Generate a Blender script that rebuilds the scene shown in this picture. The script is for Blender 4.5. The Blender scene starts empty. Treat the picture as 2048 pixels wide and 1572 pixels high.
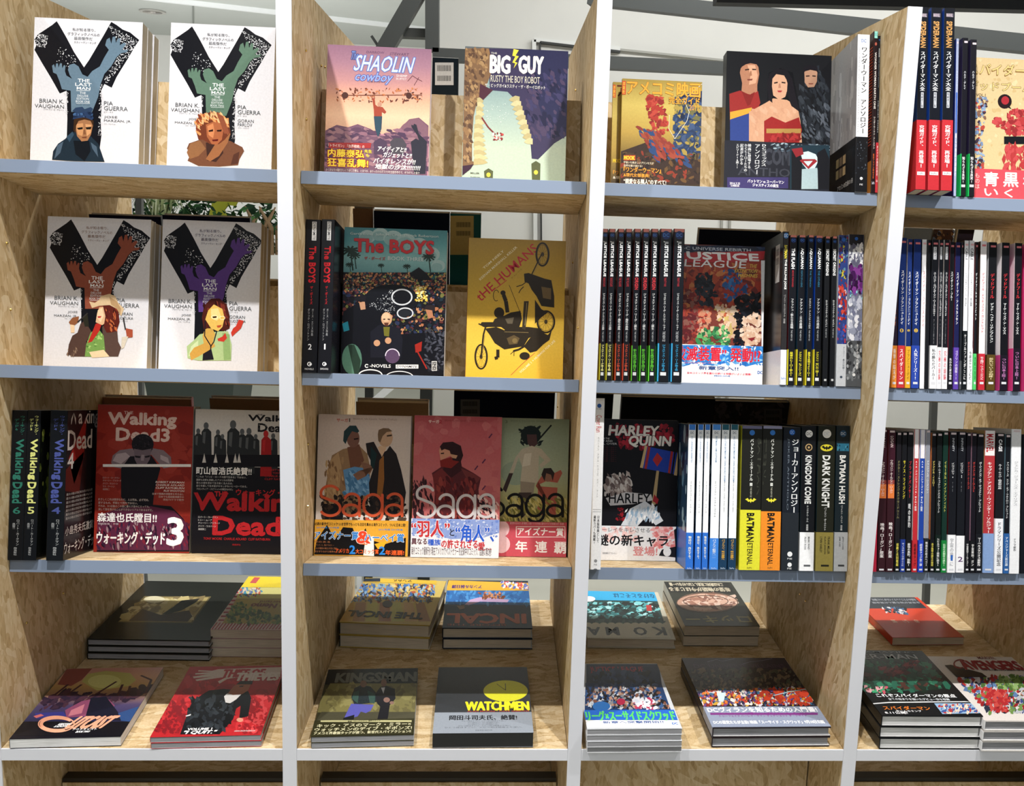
import bpy, math, random
from math import sin, cos, radians, pi
from mathutils import Vector, Matrix

SC = bpy.context.scene
COL = SC.collection

# ------------------------------------------------------------------ camera
CAM = Vector((0.91542, -1.84284, 1.01397))
YAW, PITCH, ROLL, FPX = 0.0708, -0.16469, 0.03747, 2069.15
PX0, PY0 = 1141.35, 774.47
_f = Vector((sin(YAW) * cos(PITCH), cos(YAW) * cos(PITCH), sin(PITCH)))
_r = Vector((cos(YAW), -sin(YAW), 0))
_u = _r.cross(_f)
RT = cos(ROLL) * _r + sin(ROLL) * _u
UP = -sin(ROLL) * _r + cos(ROLL) * _u
FW = _f
cd = bpy.data.cameras.new('camera')
cam = bpy.data.objects.new('camera', cd)
COL.objects.link(cam)
cam.matrix_world = Matrix(((RT.x, UP.x, -FW.x, CAM.x), (RT.y, UP.y, -FW.y, CAM.y), (RT.z, UP.z, -FW.z, CAM.z), (0, 0, 0, 1)))
cd.sensor_fit = 'HORIZONTAL'
cd.sensor_width = 36
cd.lens = FPX / 2048 * 36
cd.shift_x = -(PX0 - 1024) / 2048
cd.shift_y = (PY0 - 786) / 2048
cd.clip_start = 0.05
SC.camera = cam

# ------------------------------------------------------------------ light
SC.view_settings.view_transform = 'Standard'
SC.view_settings.look = 'None'
SC.view_settings.gamma = 1
SC.view_settings.use_curve_mapping = False
SC.view_settings.exposure = 0.1
SC.cycles.max_bounces = 5
SC.cycles.diffuse_bounces = 3
SC.cycles.glossy_bounces = 2
SC.cycles.caustics_reflective = False
SC.cycles.caustics_refractive = False
w = bpy.data.worlds.new('world')
SC.world = w
w.use_nodes = True
w.node_tree.nodes['Background'].inputs[0].default_value = (0.95, 0.98, 1.0, 1)
w.node_tree.nodes['Background'].inputs[1].default_value = 0.25

def spot(loc, aim, power, size=150, blend=0.6, rad=0.02, colr=(1.0, 0.97, 0.93)):
    l = bpy.data.lights.new('spot_lamp', 'SPOT')
    l.energy = power; l.spot_size = radians(size); l.spot_blend = blend
    l.shadow_soft_size = rad; l.color = colr
    o = bpy.data.objects.new('spot_lamp', l)
    o.location = loc
    d = Vector(aim) - Vector(loc)
    o.rotation_euler = d.to_track_quat('-Z', 'Y').to_euler()
    COL.objects.link(o)
    return o
for lx in (-0.74, 0.286, 1.31, 2.33):
    spot((lx, -0.62, 2.3), (lx, -0.15, 0.0), 128, 100, 1.0)
for lx in (-0.2, 0.8, 1.8, 2.8):
    spot((lx, 1.40, 2.3), (lx, 0.95, 0.0), 110, 100, 1.0)
def area(loc, aim, power, sx, sy, colr=(1, 1, 1)):  # unseen soft fill lamps, added to brighten the covers, walls and ceiling
    l = bpy.data.lights.new('fill_lamp', 'AREA')
    l.shape = 'RECTANGLE'; l.size = sx; l.size_y = sy; l.energy = power; l.color = colr
    o = bpy.data.objects.new('fill_lamp', l)
    o.location = loc
    o.rotation_euler = (Vector(aim) - Vector(loc)).to_track_quat('-Z', 'Y').to_euler()
    COL.objects.link(o)
area((1.0, -2.6, 2.3), (1.0, 0.2, 0.9), 14, 2.4, 0.6)
area((2.6, 1.6, 2.6), (2.6, 3.4, 0.9), 70, 3.5, 0.5)
area((-1.8, 6.5, 0.6), (-1.8, 7.5, 2.7), 60, 3, 2)
area((-1.5, 4.5, 2.6), (-1.5, 6.5, 0.5), 60, 2.0, 1.0)

# ------------------------------------------------------------------ helpers
def ray(x, y):
    return FW + (x - PX0) / FPX * RT - (y - PY0) / FPX * UP
def at_x(x, y, X):
    d = ray(x, y); return CAM + d * ((X - CAM.x) / d.x)
def at_y(x, y, Y):
    d = ray(x, y); return CAM + d * ((Y - CAM.y) / d.y)
def at_z(x, y, Z):
    d = ray(x, y); return CAM + d * ((Z - CAM.z) / d.z)

CROPS = {'A1': (0, 0, 3.3032), 'A2': (0, 380, 3.3032), 'A3': (0, 740, 3.3032), 'A4': (0, 1130, 3.3032),
         'B1': (580, 0, 3.103), 'B2': (580, 380, 3.103), 'B3': (580, 740, 3.103), 'B4': (580, 1130, 3.103),
         'C1': (1180, 0, 3.3032), 'C2': (1160, 400, 3.3032), 'C3': (1160, 760, 3.3032), 'C4': (1130, 1130, 3.3032),
         'D1': (1700, 0, 3.5718), 'D2': (1700, 400, 3.5718), 'D3': (1700, 760, 3.5718), 'D4': (1660, 1130, 3.5567),
         'P': (0, 0, 1.0)}
def cp(c, x, y):
    a, b, s = CROPS[c]
    return a + x / s, b + y / s

def lin(c):
    c = c.lstrip('#')
    if len(c) == 3: c = ''.join(k * 2 for k in c)
    v = [int(c[i:i + 2], 16) / 255 for i in (0, 2, 4)]
    return tuple(k / 12.92 if k <= 0.04045 else ((k + 0.055) / 1.055) ** 2.4 for k in v)
def mixc(a, b, t):
    return tuple(a[i] * (1 - t) + b[i] * t for i in range(3))

class MB:
    """collects faces with one printed colour each and links them as one mesh"""
    def __init__(s): s.v = []; s.f = []; s.c = []; s.m = []
    def face(s, pts, c=(1, 1, 1), cs=None):
        n = len(s.v)
        s.v += [tuple(p) for p in pts]
        s.c += (cs if cs else [c] * len(pts))
        s.f.append(tuple(range(n, n + len(pts))))
    def mesh(s, pts, faces, c):
        n = len(s.v)
        s.v += [tuple(p) for p in pts]; s.c += [c] * len(pts)
        s.f += [tuple(i + n for i in f) for f in faces]
    def box(s, a, b, c=(1, 1, 1)):
        x0, y0, z0 = a; x1, y1, z1 = b
        p = [(x0, y0, z0), (x1, y0, z0), (x1, y1, z0), (x0, y1, z0), (x0, y0, z1), (x1, y0, z1), (x1, y1, z1), (x0, y1, z1)]
        s.mesh(p, [(0, 3, 2, 1), (4, 5, 6, 7), (0, 1, 5, 4), (1, 2, 6, 5), (2, 3, 7, 6), (3, 0, 4, 7)], c)
    def beam(s, p, q, wx, wy, up=(0, 0, 1), c=(1, 1, 1)):
        p = Vector(p); q = Vector(q); d = (q - p).normalized(); a = d.cross(Vector(up)).normalized(); b = a.cross(d)
        P = [e + a * (sx * wx / 2) + b * (sy * wy / 2) for e in (p, q) for sx, sy in ((-1, -1), (1, -1), (1, 1), (-1, 1))]
        s.mesh(P, [(0, 1, 2, 3), (7, 6, 5, 4), (0, 4, 5, 1), (1, 5, 6, 2), (2, 6, 7, 3), (3, 7, 4, 0)], c)
    def tube(s, pts, rads, n=10, c=(1, 1, 1)):
        rings = []
        for i, p in enumerate(pts):
            p = Vector(p)
            d = (Vector(pts[min(i + 1, len(pts) - 1)]) - Vector(pts[max(i - 1, 0)])).normalized()
            a = d.cross(Vector((0.31, 0.95, 0.05))).normalized(); b = d.cross(a)
            rings.append([p + rads[i] * (cos(2 * pi * k / n) * a + sin(2 * pi * k / n) * b) for k in range(n)])
        v = [q for r in rings for q in r]; f = []
        for i in range(len(rings) - 1):
            for k in range(n):
                f.append((i * n + k, i * n + (k + 1) % n, (i + 1) * n + (k + 1) % n, (i + 1) * n + k))
        f += [tuple(range(n))[::-1], tuple(range(len(v) - n, len(v)))]
        s.mesh(v, f, c)
    def build(s, name, mat, parent=None, bevel=0):
        me = bpy.data.meshes.new(name)
        me.from_pydata(s.v, [], s.f)
        at = me.attributes.new('Col', 'FLOAT_COLOR', 'POINT')
        at.data.foreach_set('color', [k for c in s.c for k in (c[0], c[1], c[2], 1.0)])
        me.polygons.foreach_set('use_smooth', [False] * len(me.polygons))
        me.materials.append(mat)
        me.update()
        o = bpy.data.objects.new(name, me)
        COL.objects.link(o)
        if parent: o.parent = parent
        if bevel:
            b = o.modifiers.new('bevel', 'BEVEL'); b.width = bevel; b.segments = 2; b.limit_method = 'ANGLE'
        return o

def tag(o, label=None, cat=None, group=None, kind=None):
    if label: o['label'] = label
    if cat: o['category'] = cat
    if group: o['group'] = group
    if kind: o['kind'] = kind
    return o
def empty(name, M=None, parent=None):
    o = bpy.data.objects.new(name, None)
    o.empty_display_size = 0.02
    COL.objects.link(o)
    if M is not None: o.matrix_world = M
    if parent: o.parent = parent
    return o

# ------------------------------------------------------------------ materials
def mat(name, rough=0.5, spec=0.5, col=None, attr=False, metal=0.0, coat=0.0):
    m = bpy.data.materials.new(name); m.use_nodes = True
    b = m.node_tree.nodes['Principled BSDF']
    b.inputs['Roughness'].default_value = rough
    b.inputs['Specular IOR Level'].default_value = spec
    b.inputs['Metallic'].default_value = metal
    b.inputs['Coat Weight'].default_value = coat
    b.inputs['Coat Roughness'].default_value = 0.12
    if col: b.inputs['Base Color'].default_value = (*lin(col), 1)
    if attr:
        a = m.node_tree.nodes.new('ShaderNodeAttribute'); a.attribute_name = 'Col'
        n = m.node_tree.nodes.new('ShaderNodeTexNoise'); n.inputs['Scale'].default_value = 260
        n.inputs['Detail'].default_value = 3
        mx = m.node_tree.nodes.new('ShaderNodeMix'); mx.data_type = 'RGBA'; mx.blend_type = 'MULTIPLY'
        r = m.node_tree.nodes.new('ShaderNodeMapRange'); r.inputs['To Min'].default_value = 0.86; r.inputs['To Max'].default_value = 1.1
        g = m.node_tree.nodes.new('ShaderNodeTexCoord')
        L = m.node_tree.links.new
        L(g.outputs['Object'], n.inputs['Vector']); L(n.outputs['Fac'], r.inputs['Value'])
        mx.inputs['Factor'].default_value = 1.0
        L(a.outputs['Color'], mx.inputs['A']); L(r.outputs['Result'], mx.inputs['B'])
        L(mx.outputs['Result'], b.inputs['Base Color'])
    return m

def osb(name, rot=(0, 0, 0), seed=0.0, tone=1.0):
    m = bpy.data.materials.new(name); m.use_nodes = True
    nt = m.node_tree; N = nt.nodes.new; L = nt.links.new
    b = nt.nodes['Principled BSDF']; b.inputs['Roughness'].default_value = 0.62
    b.inputs['Specular IOR Level'].default_value = 0.25
    tc = N('ShaderNodeTexCoord')
    nz = N('ShaderNodeTexNoise'); nz.inputs['Scale'].default_value = 9; nz.inputs['Detail'].default_value = 2
    L(tc.outputs['Object'], nz.inputs['Vector'])
    sub = N('ShaderNodeVectorMath'); sub.operation = 'SUBTRACT'; sub.inputs[1].default_value = (0.5, 0.5, 0.5)
    L(nz.outputs['Color'], sub.inputs[0])
    sc_ = N('ShaderNodeVectorMath'); sc_.operation = 'SCALE'; sc_.inputs['Scale'].default_value = 0.05
    L(sub.outputs[0], sc_.inputs[0])
    add = N('ShaderNodeVectorMath'); L(tc.outputs['Object'], add.inputs[0]); L(sc_.outputs[0], add.inputs[1])
    prev = None
    for i, (ang, sx, sz) in enumerate(((0.25, 75, 17), (-0.4, 100, 24))):
        mp = N('ShaderNodeMapping')
        mp.inputs['Rotation'].default_value = (rot[0] + ang, rot[1] + ang, rot[2])
        mp.inputs['Location'].default_value = (seed + i * 3.1, seed * 2, i)
        L(add.outputs[0], mp.inputs['Vector'])
        mq = N('ShaderNodeMapping'); mq.inputs['Scale'].default_value = (sx, sx, sz)
        L(mp.outputs[0], mq.inputs['Vector'])
        vo = N('ShaderNodeTexVoronoi'); vo.inputs['Scale'].default_value = 1
        L(mq.outputs[0], vo.inputs['Vector'])
        sp = N('ShaderNodeSeparateColor'); L(vo.outputs['Color'], sp.inputs[0])
        if prev is None: prev = sp.outputs[0]; psel = sp.outputs[1]
        else:
            gt = N('ShaderNodeMath'); gt.operation = 'GREATER_THAN'; gt.inputs[1].default_value = 0.252
            L(sp.outputs[1], gt.inputs[0])
            mx = N('ShaderNodeMix'); L(gt.outputs[0], mx.inputs['Factor'])
            L(prev, mx.inputs['A']); L(sp.outputs[0], mx.inputs['B'])
            prev = mx.outputs['Result']
    fine = N('ShaderNodeTexNoise'); fine.inputs['Scale'].default_value = 1; fine.inputs['Detail'].default_value = 4
    mf = N('ShaderNodeMapping'); mf.inputs['Rotation'].default_value = rot; mf.inputs['Scale'].default_value = (240, 240, 24)
    L(add.outputs[0], mf.inputs['Vector']); L(mf.outputs[0], fine.inputs['Vector'])
    cmb = N('ShaderNodeMix'); cmb.inputs['Factor'].default_value = 0.55
    L(prev, cmb.inputs['A']); L(fine.outputs['Fac'], cmb.inputs['B'])
    rp = N('ShaderNodeValToRGB'); cr = rp.color_ramp
    stops = [(0.0, '#5d4426'), (0.14, '#967b52'), (0.32, '#bda276'), (0.55, '#d0b890'), (0.8, '#dccaa8'), (1, '#e8dabe')]
    cr.elements[0].position = 0; cr.elements[0].color = (*lin(stops[0][1]), 1)
    cr.elements[1].position = 1; cr.elements[1].color = (*lin(stops[-1][1]), 1)
    for p_, c_ in stops[1:-1]:
        e = cr.elements.new(p_); e.color = (*[k * tone for k in lin(c_)], 1)
    L(cmb.outputs['Result'], rp.inputs[0]); L(rp.outputs[0], b.inputs['Base Color'])
    return m

def paper(name, col):
    m = mat(name, 0.8, 0.2, col)
    nt = m.node_tree; N = nt.nodes.new; L = nt.links.new
    tc = N('ShaderNodeTexCoord'); mp = N('ShaderNodeMapping'); mp.inputs['Scale'].default_value = (20, 1500, 20)
    nz = N('ShaderNodeTexNoise'); nz.inputs['Scale'].default_value = 1
    L(tc.outputs['Object'], mp.inputs[0]); L(mp.outputs[0], nz.inputs['Vector'])
    rp = N('ShaderNodeValToRGB')
    c = lin(col)
    rp.color_ramp.elements[0].position = 0.3; rp.color_ramp.elements[0].color = (c[0] * .62, c[1] * .62, c[2] * .6, 1)
    rp.color_ramp.elements[1].position = 0.6; rp.color_ramp.elements[1].color = (*c, 1)
    L(nz.outputs['Fac'], rp.inputs[0]); L(rp.outputs[0], m.node_tree.nodes['Principled BSDF'].inputs['Base Color'])
    return m

def plaster(name, col, var=0.06):
    m = mat(name, 0.8, 0.2, col)
    nt = m.node_tree; N = nt.nodes.new; L = nt.links.new
    tc = N('ShaderNodeTexCoord')
    nz = N('ShaderNodeTexNoise'); nz.inputs['Scale'].default_value = 1.3; nz.inputs['Detail'].default_value = 5
    L(tc.outputs['Object'], nz.inputs['Vector'])
    rp = N('ShaderNodeValToRGB'); c = lin(col)
    rp.color_ramp.elements[0].position = 0.3; rp.color_ramp.elements[0].color = (*[k * (1 - var * 2) for k in c], 1)
    rp.color_ramp.elements[1].position = 0.7; rp.color_ramp.elements[1].color = (*c, 1)
    L(nz.outputs['Fac'], rp.inputs[0]); L(rp.outputs[0], nt.nodes['Principled BSDF'].inputs['Base Color'])
    return m

M_PRINT = mat('glossy_print', 0.24, 0.16, attr=True, coat=0.0)
M_MATTE = mat('matte_print', 0.5, 0.25, attr=True)
M_BAND = mat('band_print', 0.3, 0.18, attr=True)
M_ATTR = mat('painted', 0.55, 0.3, attr=True)
M_PAGE = paper('page_edges', '#d9cfbd')
M_PAGEW = paper('page_edges_white', '#e6e6e6')
M_PAGEG = paper('page_edges_grey', '#9a9ba0')
M_OSB_V = osb('strand_board_upright')
M_OSB_H = osb('strand_board_shelf', rot=(0, pi / 2, 0), seed=4.2)
M_OSB_B = osb('strand_board_back', rot=(0, 0.8, 0), seed=8.7)
M_TRIM = mat('white_laminate', 0.35, 0.5, '#dcdee6')
M_EDGE = mat('blue_grey_laminate', 0.4, 0.4, '#7b899f')
M_STEEL = mat('dark_steel', 0.5, 0.4, '#4c4f4e')
M_BRASS = mat('brass', 0.25, 0.5, '#d7b66a', metal=1.0)

# ------------------------------------------------------------------ the room
def struct(name, a, b, m):
    q = MB(); q.box(a, b); o = q.build(name, m); tag(o, kind='structure'); return o
ZF = -0.62
M_WALL = plaster('wall_paint', '#e6e5df'); M_CEIL = plaster('ceiling_paint', '#c4c8c2', 0.03); M_FLOOR = plaster('floor_vinyl', '#b9b9ae', 0.05)
struct('floor', (-8, -4, ZF - 0.05), (7, 10, ZF), M_FLOOR)
CX = at_y(903, 60, 3.6).x
struct('wall_back', (CX, 3.6, ZF), (7, 3.7, 3.4), M_WALL)
struct('wall_side', (CX - 0.06, 3.6, ZF), (CX, 9.6, 3.4), M_WALL)
struct('wall_far', (-8, 9.6, ZF), (CX, 9.7, 3.4), M_WALL)
struct('ceiling', (-8, -4, 2.7), (7, 10, 2.75), M_CEIL)
tr = MB()
p = at_z(330, -2, 2.69); q = at_z(560, 24, 2.69)
d = (q - p).normalized()
tr.beam(p - d * 1.5, q + d * 2.2, 0.05, 0.05)
tag(tr.build('trim_1', mat('white_trim', 0.5, 0.4, '#f0f2f2')), kind='structure')
tr = MB()
p = at_z(386, 52, 2.695); tr.beam(at_z(386, 8, 2.695), at_z(387, 70, 2.695), 0.012, 0.012)
tag(tr.build('trim_2', mat('ceiling_joint', 0.7, 0.2, '#8e928c')), kind='structure')

# recessed downlight
p = at_z(305, 22, 2.7)
dl = empty('ceiling_downlight', Matrix.Translation(p)); tag(dl, 'round recessed downlight in the grey ceiling, above the top left books', 'ceiling light')
q = MB(); n = 24
for i in range(n):
    a0, a1 = 2 * pi * i / n, 2 * pi * (i + 1) / n
    for (ra, za), (rb, zb) in (((0.115, -0.002), (0.115, -0.012)), ((0.115, -0.012), (0.085, -0.012)), ((0.085, -0.012), (0.07, 0.05))):
        q.face([(ra * cos(a0), ra * sin(a0), za), (ra * cos(a1), ra * sin(a1), za), (rb * cos(a1), rb * sin(a1), zb), (rb * cos(a0), rb * sin(a0), zb)])
q.build('rim', mat('downlight_rim', 0.25, 0.5, '#c9c6c0', metal=0.6), dl)
q = MB(); q.face([(0.075 * cos(2 * pi * i / n), 0.075 * sin(2 * pi * i / n), -0.003) for i in range(n)])
q.build('lens', mat('downlight_lens', 0.2, 0.5, '#6b6257'), dl)

# steel frame behind the bookcase
sf = empty('steel_frame', Matrix.Translation((1.6, 2.2, 0))); tag(sf, 'dark grey steel frame with braces and rails, behind and above the bookcase', 'steel frame')
def steel(name, x0, y0, x1, y1, Y0, Y1, w0, dep=0.06):
    q = MB(); a = at_y(x0, y0, Y0); b = at_y(x1, y1, Y1)
    sh = Vector((1.6, 2.2, 0))
    q.beam(a - sh, b - sh, dep, w0, up=(0, 0, 1) if abs(a.x - b.x) > abs(a.z - b.z) * .3 else (1, 0, 0))
    return q.build(name, M_STEEL, sf)
steel('post', 865, -60, 865, 106, 2.2, 2.2, 0.05)
q = MB(); sh = Vector((1.6, 2.2, 0))
q.beam(at_y(845, -30, 2.2) - sh, at_y(758, 120, 2.2) - sh, 0.06, 0.055, up=(0, 1, 0)); q.build('brace', M_STEEL, sf)
steel('rail', 790, 66, 860, 69, 2.25, 2.25, 0.032)
steel('rail', 866, 110, 1500, 140, 2.2, 2.2, 0.045)
steel('beam', 1180, -5, 1790, 62, 2.4, 2.0, 0.058)
steel('beam', 1800, 62, 2120, 96, 2.0, 2.0, 0.062)
M_STEEL2 = mat('black_steel', 0.6, 0.3, '#1d2024')
M_STEEL, M_S_ = M_STEEL2, M_STEEL
steel('beam', 1430, -12, 2150, 6, 0.9, 0.9, 0.05, 0.05)
M_STEEL = M_S_
steel('bracket', 743, 72, 757, 93, 2.2, 2.2, 0.01, 0.01)
q = MB(); a = at_y(1296, 15, 2.35) - sh; q.tube([a + Vector((-.03, 0, 0)), a + Vector((.03, 0.02, .03))], [0.02, 0.02], 14); q.build('pipe_stub', M_STEEL, sf)
steel('post', 1868, 780, 1850, 1240, 1.1, 1.1, 0.018, 0.02)
steel('post', 279, 380, 281, 850, 1.05, 1.05, 0.016, 0.02)
steel('post', 286, 1100, 290, 1165, 1.05, 1.05, 0.01, 0.02)

# door frame on the wall
dr = MB(); Y = 3.58
c = [at_y(1068, 80, Y), at_y(1072, 700, Y), at_y(1250, 104, Y)]
dr.beam(c[0], c[1], 0.03, 0.02, up=(1, 0, 0)); dr.beam(c[0], at_y(1240, 98, Y), 0.03, 0.02)
tag(dr.build('door_1', mat('door_frame', 0.4, 0.4, '#e3e4e0')), kind='structure')
dr = MB(); dr.beam(at_y(1080, 85, Y), at_y(1240, 104, Y), 0.035, 0.01); dr.beam(at_y(1080, 85, Y), at_y(1084, 700, Y), 0.035, 0.007, up=(1, 0, 0))
tag(dr.build('trim_3', mat('door_gap', 0.6, 0.3, '#3b3c3b')), kind='structure')
dr = MB()
for x in (1444, 1460): dr.beam(at_y(x, 400, 3.59), at_y(x - 6, 830, 3.59), 0.012, 0.012, up=(1, 0, 0))
dr.beam(at_y(1215, 97, 3.58), at_y(1470, 123, 3.58), 0.02, 0.01)
tag(dr.build('trim_4', mat('wall_strip', 0.5, 0.4, '#a5a49c')), kind='structure')

# dark post and white diagonal rail seen through bay two, third gap
q = MB()
for x0, x1 in ((731, 747), (842, 866)):
    a = at_y((x0 + x1) / 2, 700, 2.6); b = at_y((x0 + x1) / 2, 900, 2.6)
    q.beam((a.x, 2.6, ZF), (a.x, 2.6, 1.0), 0.03, (x1 - x0) * 4.5 / 2069, up=(1, 0, 0))
tag(q.build('counter_frame', mat('black_frame', 0.5, 0.4, '#202322')), 'black upright legs of a counter, seen behind the second bay', 'counter frame')
q = MB(); q.beam(at_y(744, 806, 2.5), at_y(795, 762, 2.5), 0.02, 0.03)
a = at_y(744, 806, 2.5)
q.beam((a.x - .05, 2.5, ZF), (a.x - .05, 2.5, a.z), 0.02, 0.02, up=(1, 0, 0)); 
tag(q.build('white_rail', mat('rail_white', 0.4, 0.4, '#dfe3e6')), 'white slanting metal rail, seen behind the second bay', 'rail')

# tapered planter with foliage
pc = at_y(400, 600, 3.0); PX = pc.x
pr = empty('potted_greenery', Matrix.Translation((PX, 3.0, ZF))); tag(pr, 'tall dark tapered planter with leafy green plants, behind the left bay', 'potted plant')
q = MB(); ht = at_y(400, 500, 3.0).z - ZF
wb, wt = 0.10, 0.26
v = [(-wb, -wb, 0), (wb, -wb, 0), (wb, wb, 0), (-wb, wb, 0), (-wt, -wt, ht), (wt, -wt, ht), (wt, wt, ht), (-wt, wt, ht), (-wt + .02, -wt + .02, ht), (wt - .02, -wt + .02, ht), (wt - .02, wt - .02, ht), (-wt + .02, wt - .02, ht), (-wt + .03, -wt + .03, ht - .05), (wt - .03, -wt + .03, ht - .05), (wt - .03, wt - .03, ht - .05), (-wt + .03, wt - .03, ht - .05)]
q.mesh(v, [(0, 1, 5, 4), (1, 2, 6, 5), (2, 3, 7, 6), (3, 0, 4, 7), (3, 2, 1, 0), (4, 5, 9, 8), (5, 6, 10, 9), (6, 7, 11, 10), (7, 4, 8, 11), (8, 9, 13, 12), (9, 10, 14, 13), (10, 11, 15, 14), (11, 8, 12, 15), (12, 13, 14, 15)], (1, 1, 1))
q.build('pot', mat('dark_planter', 0.5, 0.4, '#48534f'), pr)
random.seed(5); q = MB(); greens = [lin(c) for c in ('#2f5a34', '#3f7040', '#1f3f2a', '#5a8a4a', '#274b33')]
for i in range(1500):
    c = Vector((random.gauss(0.02, .26), random.gauss(0, .13), ht + abs(random.gauss(0, .16))))
    dx = Vector((random.uniform(-1, 1), random.uniform(-1, 1), random.uniform(-.3, 1))).normalized()
    n_ = dx.cross(Vector((random.random(), random.random(), .2))).normalized(); L_ = random.uniform(.03, .065)
    q.face([c, c + dx * L_ * .5 + n_ * L_ * .22, c + dx * L_, c + dx * L_ * .5 - n_ * L_ * .22], random.choice(greens))
fo = q.build('foliage', M_ATTR, pr); fo['kind'] = 'stuff'
q = MB(); sc0 = at_y(320, 400, 2.9) - Vector((PX, 3.0, ZF))
for i in range(70):
    a_ = random.uniform(0, 2 * pi); r_ = random.uniform(.06, .15); base = sc0 + Vector((random.uniform(-.02, .02), 0, -.14))
    p1 = base + Vector((cos(a_) * r_ * .5, sin(a_) * r_ * .5, random.uniform(.12, .2))); p2 = base + Vector((cos(a_) * r_, sin(a_) * r_, random.uniform(.04, .2)))
    sd = Vector((-sin(a_), cos(a_), 0)) * .006
    q.face([base - sd, base + sd, p1 + sd, p1 - sd], lin('#c8d8a0')); q.face([p1 - sd, p1 + sd, p2], lin('#e6efc8'))
q.build('grass_tuft', M_ATTR, pr)
q = MB()
for k in range(5):
    a = at_y(500 + k * 14, 455, 2.85) - Vector((PX, 3.0, ZF))
    q.tube([a + Vector((0, 0, -.12)), a, a + Vector(((-1) ** k * .03, 0, .05)), a + Vector(((-1) ** k * .05, 0, .09))], [.014, .012, .008, .003], 8)
q.build('driftwood', mat('driftwood', 0.8, 0.2, '#a5896a'), pr)
q = MB(); pts = [(420, 455), (418, 430), (424, 405), (440, 396), (462, 397), (474, 404), (470, 412), (456, 410), (448, 420), (452, 432), (440, 446), (436, 458)]
f0 = [at_y(x, y, 2.8) - Vector((PX, 3.0, ZF)) for x, y in pts]
q.face(f0); q.face([v_ + Vector((0, .02, 0)) for v_ in f0][::-1])
for i in range(len(f0)):
    a, b = f0[i], f0[(i + 1) % len(f0)]; q.face([a, b, b + Vector((0, .02, 0)), a + Vector((0, .02, 0))])
q.build('cutout_ornament', mat('lime_board', 0.5, 0.3, '#b4b83a'), pr)

# ------------------------------------------------------------------ bookcase
T = 0.0262; XS = [0.0, 0.54, 1.08, 1.6226, 2.1654]
Z = {1: 1.0744, 2: 0.7088, 3: 0.3408}; S = 0.0746; TH = 0.0229; TILT = radians(10.4); BD = 0.785; ZT = 1.394; HB = 0.0232; SD = 0.185
bc = empty('display_bookcase', Matrix.Translation((XS[0], 0, ZF))); tag(bc, 'double-sided strand board bookcase with white front strips and tilted blue-grey edged shelves', 'bookcase')
OFF = Vector((-XS[0], 0, -ZF))
M_GAP = mat('gap_shade', 0.5, 0.3, '#2e2820')
def part(name, a, b, m, parent=None, bevel=0.0):
    q = MB(); q.box(Vector(a) + OFF, Vector(b) + OFF); return q.build(name, m, parent or bc, bevel)
def upright(x, i):
    q = MB(); q.box(Vector((x - T / 2 + .0004, 0.004, ZF)) + OFF, Vector((x + T / 2 - .0004, BD - .004, ZT)) + OFF)
    u = q.build('upright_panel', M_OSB_V, bc)
    part('front_strip', (x - T / 2, 0, -HB - 0.6), (x + T / 2, 0.004, ZT), M_TRIM, u, .0006)
    part('rear_strip', (x - T / 2, BD - .004, ZF), (x + T / 2, BD, ZT), M_TRIM, u)
    return u
ups = [upright(x, i) for i, x in enumerate(XS)]
ca, sa = cos(TILT), sin(TILT)
def tray_pt(k, x, d, n, back=False):
    y = S + d * ca + n * sa
    if back: y = BD - y
    return Vector((x, y, Z[k] - d * sa + n * ca))
def slab(name, k, x0, x1, d0, d1, n0, n1, m, back, parent, bevel=0):
    q = MB(); P = [tray_pt(k, x, d, n, back) + OFF for n in (n0, n1) for x, d in ((x0, d0), (x1, d0), (x1, d1), (x0, d1))]
    q.mesh(P, [(0, 3, 2, 1), (4, 5, 6, 7), (0, 1, 5, 4), (1, 2, 6, 5), (2, 3, 7, 6), (3, 0, 4, 7)], (1, 1, 1))
    return q.build(name, m, parent, bevel)
for b in range(4):
    xa, xb = XS[b] + T / 2 + .0006, XS[b + 1] - T / 2 - .0006
    for k in (1, 2, 3):
        for back in (False, True):
            s = slab('shelf_board', k, xa, xb, .001, SD + .018, -TH, 0, M_OSB_H, back, bc)
            slab('edge_strip', k, xa, xb, -.001, .001, -TH - .0003, .0003, M_EDGE, back, s, .0004)
            slab('back_board', k, xa, xb, SD, SD + .018, 0.0, 0.203 if k == 1 else 0.178, M_OSB_B, back, bc)
    s = part('base_board', (xa, 0.004, -HB), (xb, BD - .004, 0), M_OSB_H)
    part('edge_strip', (xa - .0005, 0.0005, -HB), (xb + .0005, 0.004, 0), M_TRIM, s, .0004)
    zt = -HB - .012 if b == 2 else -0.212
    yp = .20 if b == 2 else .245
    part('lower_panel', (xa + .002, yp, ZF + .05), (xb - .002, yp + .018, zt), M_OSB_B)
    part('rail', (xa + .002, yp + .003, zt), (xb - .002, yp + .03, zt + .009), M_GAP)  # added bar, shade of the gap over the panel put into its colour
    if b != 2: part('lower_board', (xa, yp + .035, -0.335), (xb, BD - .004, -0.315), M_OSB_H)
    else: part('lower_panel', (xa, .5, ZF + .05), (xb, .518, -.03), M_OSB_B)

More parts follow.
